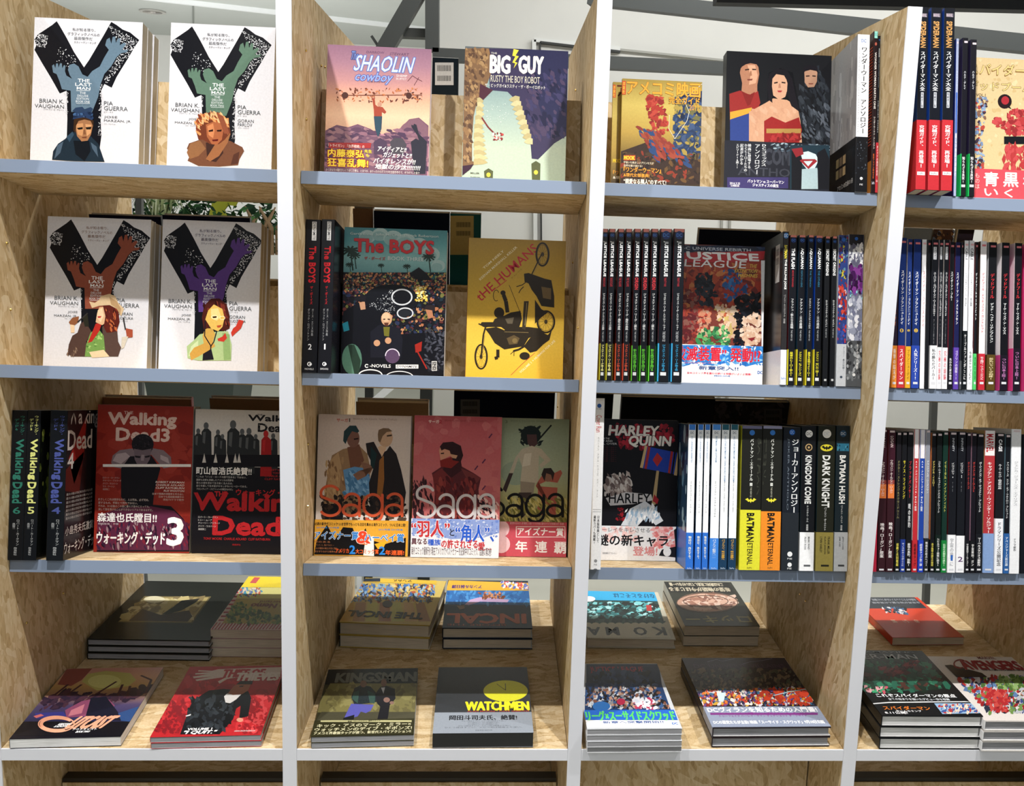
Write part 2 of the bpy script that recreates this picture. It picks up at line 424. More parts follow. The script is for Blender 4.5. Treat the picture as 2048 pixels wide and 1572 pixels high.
def pin(px, py, X, side):
    p = at_x(px, py, X)
    q = MB(); q.tube([p + OFF + Vector((0, 0, 0)), p + OFF + Vector((side * .0025, 0, 0))], [.0028, .002], 12)
    q.build('screw', M_BRASS, bc)
for (c, x, y) in (('A2', 43, 350), ('A2', 68, 790), ('A3', 800, 160), ('A4', 415, 187), ('A4', 174, 382)):
    px, py = cp(c, x, y); pin(px, py, XS[0] + T / 2, 1)
for (c, x, y) in (('B1', 97, 312), ('B1', 100, 740), ('B1', 193, 408), ('B1', 215, 415), ('B3', 110, 460), ('B3', 108, 845)):
    px, py = cp(c, x, y); pin(px, py, XS[1] + T / 2, 1)
for (c, x, y) in (('B1', 1775, 560), ('B2', 1757, 450), ('B2', 1790, 855), ('B3', 1663, 230)):
    px, py = cp(c, x, y); pin(px, py, XS[2] - T / 2, -1)
for (c, x, y) in (('C4', 1592, 238), ('C4', 1555, 192), ('C4', 1752, 430)):
    px, py = cp(c, x, y); pin(px, py, XS[3] - T / 2, -1)

# ------------------------------------------------------------------ book tools
class Frame:
    def __init__(s, O, ex, ey):
        s.O = Vector(O); s.ex = Vector(ex).normalized(); s.ey = Vector(ey).normalized(); s.ez = s.ex.cross(s.ey)
    def M(s):
        m = Matrix.Identity(4)
        for i in range(3): m[i][0], m[i][1], m[i][2], m[i][3] = s.ex[i], s.ey[i], s.ez[i], s.O[i]
        return m
    def w(s, x, y, z): return s.O + s.ex * x + s.ey * y + s.ez * z
    def loc(s, P):
        d = Vector(P) - s.O; return Vector((d.dot(s.ex), d.dot(s.ey), d.dot(s.ez)))
    def hit(s, px, py):
        R = ray(px, py); t = (s.O - CAM).dot(s.ey) / R.dot(s.ey); d = CAM + R * t - s.O
        return d.dot(s.ex), d.dot(s.ez)
    def moved(s, x, y=0, z=0): return Frame(s.w(x, y, z), s.ex, s.ey)
TEY = Vector((0, ca, -sa))
def tray(k, x, d, back=False):
    if back:      # far side of the bookcase, seen from behind
        return Frame(tray_pt(k, x, d, 0, True), (1, 0, 0), (0, ca, sa))
    return Frame(tray_pt(k, x, d, 0.0006), (1, 0, 0), TEY)

_gc = {}
def glyph(s, bold=0.0):
    bold = 0.0 if any(ord(q) > 0x2000 for q in s) else min(bold * 0.4, 0.013)
    key = (s, bold)
    if key not in _gc:
        c = bpy.data.curves.new('t', 'FONT'); c.body = s; c.resolution_u = 2; c.offset = bold
        o = bpy.data.objects.new('t', c); me = bpy.data.meshes.new_from_object(o)
        v = [(p.co.x, p.co.y) for p in me.vertices]; f = [tuple(p.vertices) for p in me.polygons]
        bpy.data.objects.remove(o); bpy.data.curves.remove(c); bpy.data.meshes.remove(me)
        if not v: v = [(0, 0), (1, 0), (1, 1)]; f = []
        xs = [p[0] for p in v]; ys = [p[1] for p in v]
        _gc[key] = (v, f, min(xs), max(xs), min(ys), max(ys))
    return _gc[key]

def clip(poly, x0, y0, x1, y1):
    for ax, lim, sg in ((0, x0, 1), (0, x1, -1), (1, y0, 1), (1, y1, -1)):
        out = []
        for i in range(len(poly)):
            a, b = poly[i - 1], poly[i]
            ia, ib = (a[ax] - lim) * sg >= 0, (b[ax] - lim) * sg >= 0
            if ia != ib:
                t = (lim - a[ax]) / (b[ax] - a[ax]); out.append((a[0] + t * (b[0] - a[0]), a[1] + t * (b[1] - a[1])))
            if ib: out.append(b)
        poly = out
        if len(poly) < 3: return []
    return poly
def inside(x, y, P):
    r = False
    for i in range(len(P)):
        (x1, y1), (x2, y2) = P[i - 1], P[i]
        if (y1 > y) != (y2 > y) and x < (x2 - x1) * (y - y1) / (y2 - y1) + x1: r = not r
    return r

class Art:
    """flat print on a face of a book: crop coordinates of the measured photograph are laid onto the face's own plane"""
    def __init__(s, mb, root, frame, crop, rect, base=0.00015):
        s.mb, s.root, s.fr, s.crop, s.rect, s.n = mb, root, frame, crop, rect, base
        s.rnd = random.Random(int(rect[2] * 1e5) + len(crop))
    def uv(s, x, y): return s.fr.hit(*cp(s.crop, x, y))
    def P(s, u, v, dn=0.0): return s.root.loc(s.fr.w(u, -(s.n + dn), v))
    def step(s): s.n += 0.000005
    def raw(s, poly, c, dn=0.0, doclip=True):
        if doclip: poly = clip(poly, *s.rect)
        if len(poly) > 2: s.mb.face([s.P(u, v, dn) for u, v in poly], c)
    def p(s, col, *xy):
        s.raw([s.uv(xy[i], xy[i + 1]) for i in range(0, len(xy), 2)], lin(col)); s.step()
    def r(s, col, x0, y0, x1, y1): s.p(col, x0, y0, x1, y0, x1, y1, x0, y1)
    def full(s, col):
        a, b, c, d = s.rect; s.raw([(a, b), (c, b), (c, d), (a, d)], lin(col)); s.step()
    def band(s, col, y0, y1, xm=None):
        """full-width strip between two heights"""
        xm = xm if xm is not None else s.midx(); v0 = s.uv(xm, y1)[1]; v1 = s.uv(xm, y0)[1]
        a, b, c, d = s.rect; s.raw([(a, max(v0, b)), (c, max(v0, b)), (c, min(v1, d)), (a, min(v1, d))], lin(col)); s.step()
    def midx(s):
        return s._mx
    def g(s, cols, y0, y1, xm=None):
        xm = xm if xm is not None else s.midx(); v0 = s.uv(xm, y0)[1]; v1 = s.uv(xm, y1)[1]
        a, b, c, d = s.rect; v0 = min(v0, d); v1 = max(v1, b); n = len(cols) - 1
        for i in range(n):
            va, vb = v0 + (v1 - v0) * i / n, v0 + (v1 - v0) * (i + 1) / n
            ca_, cb_ = lin(cols[i]), lin(cols[i + 1])
            s.mb.face([s.P(a, va), s.P(c, va), s.P(c, vb), s.P(a, vb)], cs=[ca_, ca_, cb_, cb_])
        s.step()
    def e(s, col, cx, cy, rx, ry, n=20, a0=0.0, a1=360.0):
        pts = [(cx + rx * cos(radians(a0 + (a1 - a0) * i / n)), cy + ry * sin(radians(a0 + (a1 - a0) * i / n))) for i in range(n + (a1 - a0 < 360))]
        s.raw([s.uv(*q) for q in pts], lin(col)); s.step()
    def ring(s, col, cx, cy, rx, ry, wd, n=28, a0=0.0, a1=360.0):
        for i in range(n):
            A, B = radians(a0 + (a1 - a0) * i / n), radians(a0 + (a1 - a0) * (i + 1) / n)
            s.raw([s.uv(cx + q * cos(t), cy + w_ * sin(t)) for q, w_, t in ((rx, ry, A), (rx, ry, B), (rx - wd, ry - wd, B), (rx - wd, ry - wd, A))], lin(col))
        s.step()
    def ln(s, col, wd, *xy):
        q = [s.uv(xy[i], xy[i + 1]) for i in range(0, len(xy), 2)]
        sc = abs(s.uv(xy[0] + 10, xy[1])[0] - s.uv(xy[0], xy[1])[0]) / 10 * wd / 2
        for a, b in zip(q, q[1:]):
            dx, dy = b[0] - a[0], b[1] - a[1]; L = math.hypot(dx, dy) or 1; nx, ny = -dy / L * sc, dx / L * sc
            s.raw([(a[0] + nx, a[1] + ny), (b[0] + nx, b[1] + ny), (b[0] - nx, b[1] - ny), (a[0] - nx, a[1] - ny)], lin(col))
        s.step()
    def m(s, cols, n, region, size=8, ar=1.0, seed=1, ang=None):
        """many small irregular print marks inside a region"""
        if size >= 10: n = int(n * 1.8); size *= .74
        rnd = random.Random(seed); P_ = [(region[i], region[i + 1]) for i in range(0, len(region), 2)]
        if len(P_) == 2: (a, b), (c, d) = P_; P_ = [(a, b), (c, b), (c, d), (a, d)]
        xs = [q[0] for q in P_]; ys = [q[1] for q in P_]; cl = [lin(c) for c in cols]; k = 0; tr = 0
        while k < n and tr < n * 12:
            tr += 1
            x, y = rnd.uniform(min(xs), max(xs)), rnd.uniform(min(ys), max(ys))
            if not inside(x, y, P_): continue
            k += 1; r = size * rnd.uniform(.4, 1.2); A = rnd.uniform(0, pi) if ang is None else radians(ang) + rnd.gauss(0, .25)
            nn = rnd.choice((4, 5, 6, 7)); pts = []
            for i in range(nn):
                t = 2 * pi * i / nn; q = r * rnd.uniform(.6, 1.1); dx, dy = q * ar * cos(t), q * sin(t)
                pts.append(s.uv(x + dx * cos(A) - dy * sin(A), y + dx * sin(A) + dy * cos(A)))
            s.raw(pts, cl[rnd.randrange(len(cl))], k * 0.0000008)
        s.n += k * 0.0000008 + .000004
    def put(s, col, tx, u0, v0, u1, v1, bold=0.0, rot=0, sl=0.0, cx=None):
        """text set into the face's own rectangle; rot in degrees"""
        V, F, xa, xb, ya, yb = glyph(tx, bold)
        R = rot % 360; uc, vc = (u0 + u1) / 2, (v0 + v1) / 2; W, H = abs(u1 - u0), abs(v1 - v0)
        if R in (90, 270): W, H = H, W
        cR, sR = cos(radians(R)), sin(radians(R)); pts = []
        for x, y in V:
            a = ((x - xa) / (xb - xa or 1) - .5) * W; b = ((y - ya) / (yb - ya or 1) - .5) * H
            a += b * sl
            pts.append((uc + a * cR - b * sR, vc + a * sR + b * cR))
        r0, r1, r2, r3 = s.rect; ok = [r0 <= u <= r2 and r1 <= v <= r3 for u, v in pts]
        s.mb.mesh([s.P(u, v) for u, v in pts], F if all(ok) else [f for f in F if all(ok[i] for i in f)], lin(col)); s.step()
    def t(s, col, tx, x0, y0, x1, y1, b=0.0, rot=0, sl=0.0, out=None, ow=1.5):
        xm, ym = (x0 + x1) / 2, (y0 + y1) / 2
        u0, u1 = s.uv(x0, ym)[0], s.uv(x1, ym)[0]; v0, v1 = s.uv(xm, y1)[1], s.uv(xm, y0)[1]
        if out:
            for i in range(8):
                q = .0011 * ow; dx, dy = q * cos(pi / 4 * i), q * sin(pi / 4 * i)
                s.put(out, tx, u0 + dx, v0 + dy, u1 + dx, v1 + dy, b, rot, sl); s.n -= .0000035
            s.step()
        cj = any(ord(q) > 0x2000 for q in tx)
        if b >= .05 or (cj and b >= .02):
            q = (.026 if cj else .035) * min(abs(v1 - v0), abs(u1 - u0))
            for dx, dy in ((q, 0), (-q, 0), (0, q), (0, -q)): s.put(col, tx, u0 + dx, v0 + dy, u1 + dx, v1 + dy, b, rot, sl); s.n -= .0000035
        s.put(col, tx, u0, v0, u1, v1, b, rot, sl)
    def tr(s, col, tx, x0, y0, x1, y1, h, b=0.0, out=None):
        """text along a slanted line from the start point to the end point"""
        a, c = s.uv(x0, y0), s.uv(x1, y1); L = math.hypot(c[0] - a[0], c[1] - a[1]); H = abs(s.uv(x0, y0)[1] - s.uv(x0, y0 + h)[1])
        R = math.degrees(math.atan2(c[1] - a[1], c[0] - a[0])); uc, vc = (a[0] + c[0]) / 2, (a[1] + c[1]) / 2
        V, F, xa, xb, ya, yb = glyph(tx, b); cR, sR = cos(radians(R)), sin(radians(R)); pts = []
        for x, y in V:
            q = ((x - xa) / (xb - xa) - .5) * L; r_ = ((y - ya) / (yb - ya)) * H
            pts.append(s.P(uc + q * cR - r_ * sR, vc + q * sR + r_ * cR))
        s.mb.mesh(pts, F, lin(col)); s.step()
    def vt(s, col, tx, x0, y0, x1, y1, b=0.0, out=None):
        """text set from top to bottom, one sign above the other"""
        n = len(tx); xm = (x0 + x1) / 2; u0, u1 = s.uv(x0, (y0 + y1) / 2)[0], s.uv(x1, (y0 + y1) / 2)[0]
        va, vb = s.uv(xm, y0)[1], s.uv(xm, y1)[1]
        s.vtl(col, tx, u0, u1, va, vb, b, out)
    def vtl(s, col, tx, u0, u1, va, vb, b=0.0, out=None):
        n = len(tx); ch = (va - vb) / n; cw = u1 - u0
        
        for i, c in enumerate(tx):
            if c == ' ': continue
            V, F, xa, xb, ya, yb = glyph(c, b)
            wide = 0.5 if ord(c) > 0x2000 or xb > 0.75 else (xa + xb) / 2
            for dd in ((-.022, .022) if b >= .02 else (0,)):
                pts = []
                for x, y in V:
                    X, Y_ = x - wide, y - .38
                    if c in 'ー―~（）()：-／': X, Y_ = Y_, -X
                    elif c in '、。': X += .5; Y_ += .5
                    elif c in 'ッャュョィァェォっゃゅょ': X += .1; Y_ += .08
                    pts.append(s.P((u0 + u1) / 2 + (X + dd) * cw * 1.02, va - ch * (i + .5) + Y_ * ch * 1.02, dd * .00003))
                s.mb.mesh(pts, F, lin(col))
        s.step()
    def bars(s, x0, y0, x1, y1, col='#111', rot=False):
        rnd = random.Random(7); x = x0
        while x < x1:
            w_ = rnd.uniform(.012, .04) * (x1 - x0)
            if rot: s.raw([s.uv(*q) for q in ((y0, x), (y1, x), (y1, x + w_), (y0, x + w_))], lin(col))
            else: s.raw([s.uv(*q) for q in ((x, y0), (x + w_, y0), (x + w_, y1), (x, y1))], lin(col))
            x += w_ * 2
        s.step()

def cshell(mb, L, H, Tk, c, r, mp, cols, z0=0.0):
    """a cover folded round three sides: two boards and a spine with softened corners"""
    o = [(L, 0), (r, 0), (r * .3, r * .3), (0, r), (0, Tk - r), (r * .3, Tk - r * .3), (r, Tk), (L, Tk)]
    i_ = [(L, c), (r + c * .2, c), (c + r * .2, c + r * .2), (c, r + c * .2), (c, Tk - r - c * .2), (c + r * .2, Tk - c - r * .2), (r + c * .2, Tk - c), (L, Tk - c)]
    cc = [cols[0], cols[0], cols[1], cols[1], cols[1], cols[2], cols[2]]
    for k in range(7):
        a, b, A, B = o[k], o[k + 1], i_[k], i_[k + 1]; q = cc[k]
        f = lambda p, z: mp(p[0], p[1], z)
        mb.face([f(a, z0), f(b, z0), f(b, H), f(a, H)], q)
        mb.face([f(B, z0), f(A, z0), f(A, H), f(B, H)], mixc(q, (.8, .8, .8), .6))
        mb.face([f(a, H), f(b, H), f(B, H), f(A, H)], q); mb.face([f(B, z0), f(b, z0), f(a, z0), f(A, z0)], q)
    for a, A, q in ((o[0], i_[0], cc[0]), (o[7], i_[7], cc[6])):
        mb.face([mp(*a, z0), mp(*A, z0), mp(*A, H), mp(*a, H)], q)

NBOOK = [0]; LASTR = {}
def book(F, W, Tk, H, spine='L', cols=('#fff', '#fff', '#fff'), hard=False, page=None, art=None, crop='P', mx=0, label='', group=None,
         matr=None, band=None, side=None, name='book', parent=None, sd=.17):
    """W along the face seen from the front, Tk away from the viewer, H along the book's height.
    spine L or R: the front cover faces the viewer; S: the spine faces the viewer (W is then the thickness, Tk the page depth)"""
    if isinstance(cols, str): cols = (cols,) * 3
    cl = [lin(c) for c in cols]; c = .0022 if hard else .0007; r = .0022 if hard else .0012
    ins = .0035 if hard else .0006
    if spine == 'L': mp = lambda a, b, z: (a, b, z); L, TT = W, Tk
    elif spine == 'R': mp = lambda a, b, z: (W - a, b, z); L, TT = W, Tk
    else: mp = lambda a, b, z: (b, a, z); L, TT = Tk, W
    r = min(r, TT * .3)
    root = empty(name, F.M()); tag(root, label, 'book', group)
    mb = MB(); cshell(mb, L, H, TT, c, r, mp, cl)
    fr = F
    if art:
        A = Art(mb, F, F, crop, (.0001 if spine != 'S' else r, .0001, W - (.0001 if spine != 'S' else r), H - .0001)); A._mx = mx; art(A)
    if side:
        sfn, which, scrop = side
        if which == 'L': sf_ = Frame(F.w(0, Tk, 0), -F.ey, F.ex)
        else: sf_ = Frame(F.w(W, 0, 0), F.ey, -F.ex)
        B = Art(mb, F, sf_, scrop, (.0001, .0001, Tk - .001, H - .0001)); B._mx = mx; sfn(B)
    mb.build('cover', matr or M_PRINT, root)
    pg = MB(); a0, a1 = c + .0002, L - ins; b0, b1 = c + .0001, TT - c - .0001
    P_ = [mp(a, b, z) for z in (ins, H - ins) for a, b in ((a0, b0), (a1, b0), (a1, b1), (a0, b1))]
    pg.mesh(P_, [(0, 3, 2, 1), (4, 5, 6, 7), (0, 1, 5, 4), (1, 2, 6, 5), (2, 3, 7, 6), (3, 0, 4, 7)], (1, 1, 1))
    o = pg.build('page_block', page or (M_PAGEW if TT == Tk else M_PAGE), root)
    if band:
        bfn, y1, bc_ = band        # y1: top of the band in crop pixels
        zb = F.hit(*cp(crop, mx, y1))[1]
        bm = MB(); e_ = .001
        bcl = [lin(q) for q in ((bc_,) * 3 if isinstance(bc_, str) else bc_)]
        ea, eb = (e_, .00025) if spine == 'S' else (.0003, e_)
        mp2 = lambda a, b, z: mp(a - ea, b - eb, z)
        cshell(bm, L + ea * (1 if spine != 'S' else -8), zb, TT + 2 * eb, .0003, r + e_ * .3, mp2, bcl, z0=.0004)
        A = Art(bm, F, F, crop, ((-e_ if spine != 'S' else -.0003), .0005, W + (0 if spine != 'S' else .0003), zb), base=e_ + .00015); A._mx = mx
        if bfn: bfn(A)
        bm.build('paper_band', M_BAND, root)
    NBOOK[0] += 1
    return root

def keepin(u0, W):
    for a, b in zip(XS, XS[1:]):
        if a < u0 + W / 2 < b: return min(max(u0, a + T / 2 + .001), b - T / 2 - .001 - W)
    return u0
def face(k, crop, xl, xr, ym, yt, d, th, n=1, gap=.0006, hgt=None, art=None, label='', group=None, copies_label=None, **kw):
    """a book standing in a tray with its front cover towards the viewer, and the copies behind it"""
    Ft = tray(k, 0, d); xm = (xl + xr) / 2
    u0 = Ft.hit(*cp(crop, xl, ym))[0]; u1 = Ft.hit(*cp(crop, xr, ym))[0]; h = hgt or Ft.hit(*cp(crop, xm, yt))[1]
    F = Ft.moved(keepin(u0, u1 - u0))
    b = book(F, u1 - u0, th, h, art=art, crop=crop, mx=xm, label=label, group=group, **kw)
    kw2 = {q: v for q, v in kw.items() if q in ('cols', 'hard', 'page', 'matr')}; kw2['spine'] = kw.get('spine', 'L')
    bw = kw.get('band')
    nd = .0008 if bw else 0
    for i in range(1, n):
        G = F.moved(.001 * (-1) ** i, i * (th + gap) + nd + .001)
        book(G, u1 - u0, th, h - .0006 * i, label=(copies_label or 'copy behind') % (('second', 'third', 'rearmost')[i - 1]), group=group, **kw2)
    return F, u1 - u0, h

def flat(crop, BL, TL, TR, BKL, th_n, n=1, art=None, label='', copies_label='', group=None, w=None, L=None, dz=.0006, jit=.0015, band=None, **kw):
    """a pile lying on the base board, cover up; BL and TL are the near left corner at the bottom and at the top of the pile"""
    g = at_z(*cp(crop, *BL), 0.001); Ht = at_y(*cp(crop, *TL), g.y).z
    P0 = at_z(*cp(crop, *TL), Ht); P1 = at_z(*cp(crop, *TR), Ht); P2 = at_z(*cp(crop, *BKL), Ht)
    ex = (P1 - P0); ex.z = 0; W = w or ex.length; ex.normalize()
    ey = Vector((0, 0, -1)); F = Frame(P0, ex, ey); Lh = L or (P2 - P0).dot(F.ez)
    th = (Ht - 0.001) / n
    for a, b in zip(XS, XS[1:]):
        lo, hi = a + T / 2 + .008, b - T / 2 - .006
        if a < P0.x + .06 < b:
            if P0.x < lo: W -= lo - P0.x; F = F.moved(lo - P0.x)
            if F.O.x + W > hi: W = hi - F.O.x
    b = book(F, W, th - dz, Lh, art=art, crop=crop, mx=(TL[0] + TR[0]) / 2, label=label, group=group, band=band, **kw)
    kw2 = {q: v for q, v in kw.items() if q in ('cols', 'hard', 'page', 'matr', 'spine')}
    for i in range(1, n):
        G = F.moved(random.uniform(-jit, jit), i * th, random.uniform(-jit, jit) * .4)
        book(G, W, th - dz, Lh, label=copies_label % {1: ('second from the top', 'third from the top', 'bottom one')[i - 1 if i < n - 1 else 2]}.get(1), group=group, **kw2)
    return F, W, Lh

def spine(k, crop, xl, xr, ym, yt, d, items, label, group, cols='#101216', band=None, w=.168, side=None, hard=False, page=None, z=0.0, **kw):
    """a book standing in a tray with its spine towards the viewer; items are (kind, ...) printed on the spine"""
    Ft = tray(k, 0, d); xm = (xl + xr) / 2
    u0 = Ft.hit(*cp(crop, xl, ym))[0]; u1 = Ft.hit(*cp(crop, xr, ym))[0]; F = Ft.moved((u0 + u1) / 2)
    h = Ft.hit(*cp(crop, xm + kw.get('lean', 0), yt))[1] - z
    W = u1 - u0; u0 = keepin(u0, W); key = (k, int(u0 / .54))
    if key in LASTR and u0 < LASTR[key] + .0002 < u0 + W: W -= LASTR[key] + .0002 - u0; u0 = LASTR[key] + .0002
    LASTR[key] = u0 + W; F = Ft.moved(u0, 0, z)
    if isinstance(cols, str): cols = (cols,) * 3
    X = lambda f, y: None
    def vy(A, y): return A.fr.hit(*cp(crop, xm, y))[1]
    def run(A, its):
        for it in its:
            kd = it[0]
            if kd == 'R':    # block of colour: R, y0, y1, colour [, from, to across]
                y0, y1, c = it[1:4]; fa, fb = it[4:6] if len(it) > 4 else (0, 1)
                A.raw([(W * fa, vy(A, y1)), (W * fb, vy(A, y1)), (W * fb, vy(A, y0)), (W * fa, vy(A, y0))], lin(c)); A.step()
            elif kd == 'T':  # latin text turned clockwise: T, y0, y1, text, colour, size across, bold, centre
                y0, y1, tx, c, f = it[1:6]; b = it[6] if len(it) > 6 else 0.01; m_ = it[7] if len(it) > 7 else .5
                q = W * f * .05 if b >= .04 else 0
                for dx in ((-q, q) if q else (0,)): A.put(c, tx, W * (m_ - f / 2) + dx, vy(A, y1), W * (m_ + f / 2) + dx, vy(A, y0), b, rot=270); A.n -= .0000035
                A.step()
            elif kd == 'H':  # upright text across the spine
                y0, y1, tx, c, f = it[1:6]; b = it[6] if len(it) > 6 else 0.01; m_ = it[7] if len(it) > 7 else .5
                A.put(c, tx, W * (m_ - f / 2), vy(A, y1), W * (m_ + f / 2), vy(A, y0), b)
            elif kd == 'V':  # japanese set downwards
                y0, y1, tx, c, f = it[1:6]; b = it[6] if len(it) > 6 else 0.012; m_ = it[7] if len(it) > 7 else .5
                A.vtl(c, tx, W * (m_ - f / 2), W * (m_ + f / 2), vy(A, y0), vy(A, y1), b)
            elif kd == 'C':  # round publisher's mark: C, y, radius across, disc, letters
                y, f, c, c2 = it[1:5]; m_ = it[5] if len(it) > 5 else .5; rr = W * f / 2; vc = vy(A, y); uc = W * m_
                A.raw([(uc + rr * cos(2 * pi * i / 20), vc + rr * sin(2 * pi * i / 20)) for i in range(20)], lin(c)); A.step()
                A.put(c2, 'DC', uc - rr * .68, vc - rr * .42, uc + rr * .68, vc + rr * .42, .015)
            elif kd == 'M':  # mottled print
                y0, y1, cs, n_ = it[1:5]; sz = it[5] if len(it) > 5 else .0025; rnd = random.Random(int(y0) + n_)
                va, vb = vy(A, y1), vy(A, y0)
                for j in range(n_):
                    u, v = rnd.uniform(0, W), rnd.uniform(va, vb); q = sz * rnd.uniform(.5, 1.3)
                    A.raw([(u + q * rnd.uniform(.5, 1) * cos(2 * pi * i / 6), v + q * 1.6 * rnd.uniform(.5, 1) * sin(2 * pi * i / 6)) for i in range(6)], lin(rnd.choice(cs)), j * .000001)
                A.n += n_ * .000001
                A.step(); A.step()
            elif kd == 'B':  # spread-winged emblem
                y, f, c = it[1:4]; vc = vy(A, y); q = W * f / 2; uc = W / 2
                pts = [(-1, .15), (-.55, .42), (-.35, .12), (-.14, .1), (-.1, .36), (0, .24), (.1, .36), (.14, .1), (.35, .12), (.55, .42), (1, .15), (.6, -.1), (.42, -.3), (.2, -.15), (0, -.45), (-.2, -.15), (-.42, -.3), (-.6, -.1)]
                A.raw([(uc + a * q, vc + b * q) for a, b in pts], lin(c)); A.step()
            elif kd == 'O':  # small oval or plain round mark
                y, f, c = it[1:4]; asp = it[4] if len(it) > 4 else 1; m_ = it[5] if len(it) > 5 else .5; vc = vy(A, y); q = W * f / 2
                A.raw([(W * m_ + q * cos(2 * pi * i / 18), vc + q * asp * sin(2 * pi * i / 18)) for i in range(18)], lin(c)); A.step()
    bd = None
    if band:
        y1, bc_, bits = band
        bd = (lambda A: run(A, bits), y1, bc_)
    sdx = None
    if side:
        sdx = side
    book(F, W, w, h, spine='S', cols=cols, art=lambda A: run(A, items), crop=crop, mx=xm, label=label, group=group, band=bd, side=sdx, hard=hard, page=page, **{q: v for q, v in kw.items() if q != 'lean'})
    return F, W, h

# ------------------------------------------------------------------ left bay, white covers with a large black letter
def letter_cover(A, ox, oy, sx, sy, tone, nums, left, right, person, tcol='#54575a', jcol='#4c5054'):
    X = lambda x: ox + (x - 225) * sx
    Y = lambda y: oy + (y - 130) * sy
    def q(*a): return [X(v) if i % 2 == 0 else Y(v) for i, v in enumerate(a)]
    A.full('#d6d6dc')
    lt = q(375, 140, 400, 180, 440, 250, 490, 345, 555, 445, 590, 395, 640, 310, 690, 225, 735, 145, 770, 165, 810, 195, 860, 215, 920, 265, 890, 310, 850, 380, 800, 460, 770, 510, 738, 580, 690, 555, 668, 600, 672, 700, 665, 800, 670, 900, 655, 1010, 560, 1060, 480, 1040, 440, 960, 445, 780, 440, 600, 395, 618, 340, 520, 280, 420, 228, 330, 240, 300, 228, 260, 250, 228, 300, 195, 345, 165)
    A.p('#121319', *lt)
    for rg, n in ((q(228, 225, 320, 230, 300, 320, 235, 300), 46), (q(700, 160, 915, 262, 850, 380, 740, 220), 70), (q(800, 340, 860, 360, 700, 560, 690, 520), 46), (q(400, 300, 520, 390, 470, 450, 360, 400), 14), (q(655, 560, 690, 560, 672, 900, 650, 900), 34), (q(425, 610, 452, 610, 450, 760, 430, 760), 14)):
        A.m(['#d6d6dc', '#cfd0d4'], n * 3, rg, 3.6 * sx, 1.2, n)
    A.p(tone, *q(472, 740, 468, 600, 410, 590, 395, 540, 375, 490, 352, 480, 345, 435, 358, 425, 366, 452, 372, 420, 384, 420, 388, 448, 398, 418, 410, 422, 412, 452, 424, 430, 434, 436, 430, 470, 440, 500, 478, 522, 462, 498, 450, 462, 458, 430, 490, 420, 520, 440, 545, 492, 580, 508, 610, 470, 660, 440, 690, 380, 720, 330, 696, 300, 706, 262, 725, 250, 736, 290, 745, 245, 762, 242, 766, 285, 782, 252, 797, 258, 792, 300, 822, 282, 835, 292, 806, 330, 850, 330, 838, 346, 800, 352, 770, 380, 735, 440, 690, 490, 665, 560, 650, 640, 610, 740))
    A.t('#eef0f2', 'THE', X(515), Y(522), X(593), Y(545), .02); A.t('#eef0f2', 'LAST', X(498), Y(549), X(606), Y(570), .02); A.t('#eef0f2', 'MAN', X(508), Y(575), X(598), Y(594), .02)
    A.r('#dfe3e6', X(505), Y(598), X(595), Y(601))
    for i, tx in enumerate(('THE', 'DELUXE', 'EDITION', 'BOOK ' + nums)):
        hw = (20, 36, 40, 46)[i]; A.t('#dfe3e6', tx, X(548 - hw), Y(608 + i * 19), X(548 + hw), Y(622 + i * 19), .004)
    A.r('#dfe3e6', X(505), Y(683), X(595), Y(685)); A.t('#22242a', 'デラックス・エディション', X(503), Y(688), X(595), Y(700))
    A.t(jcol, '私が知る限り、', X(480), Y(188), X(632), Y(208), .012); A.t(jcol, 'グラフィックノベルの', X(447), Y(217), X(660), Y(238), .012); A.t(jcol, '最高傑作だ', X(490), Y(245), X(612), Y(266), .012); A.t(jcol, 'スティーヴン・キング', X(490), Y(275), X(636), Y(290))
    A.t(tcol, 'BRIAN K.', X(262), Y(655), X(425), Y(682)); A.t(tcol, 'VAUGHAN', X(230), Y(690), X(424), Y(714)); A.t(tcol, 'ブライアン・K・ヴォーン', X(288), Y(718), X(422), Y(731))
    if left: A.t(tcol, 'JOSÉ', X(352), Y(752), X(420), Y(772)); A.t(tcol, 'MARZÁN, JR.', X(258), Y(776), X(418), Y(799)); A.t(tcol, 'ホセ・マルザンJr.', X(330), Y(803), X(414), Y(813))
    A.t(tcol, 'PIA', X(688), Y(670), X(748), Y(696)); A.t(tcol, 'GUERRA', X(688), Y(704), X(845), Y(732)); A.t(tcol, 'ピア・ゲラ', X(688), Y(736), X(748), Y(747))
    A.t(tcol, right[0], X(688), Y(764), X(688 + 22 * len(right[0])), Y(785)); A.t(tcol, right[1], X(688), Y(789), X(688 + 16.5 * len(right[1])), Y(812)); A.t(tcol, right[2], X(688), Y(817), X(765), Y(826))
    person(A, X, Y, q)

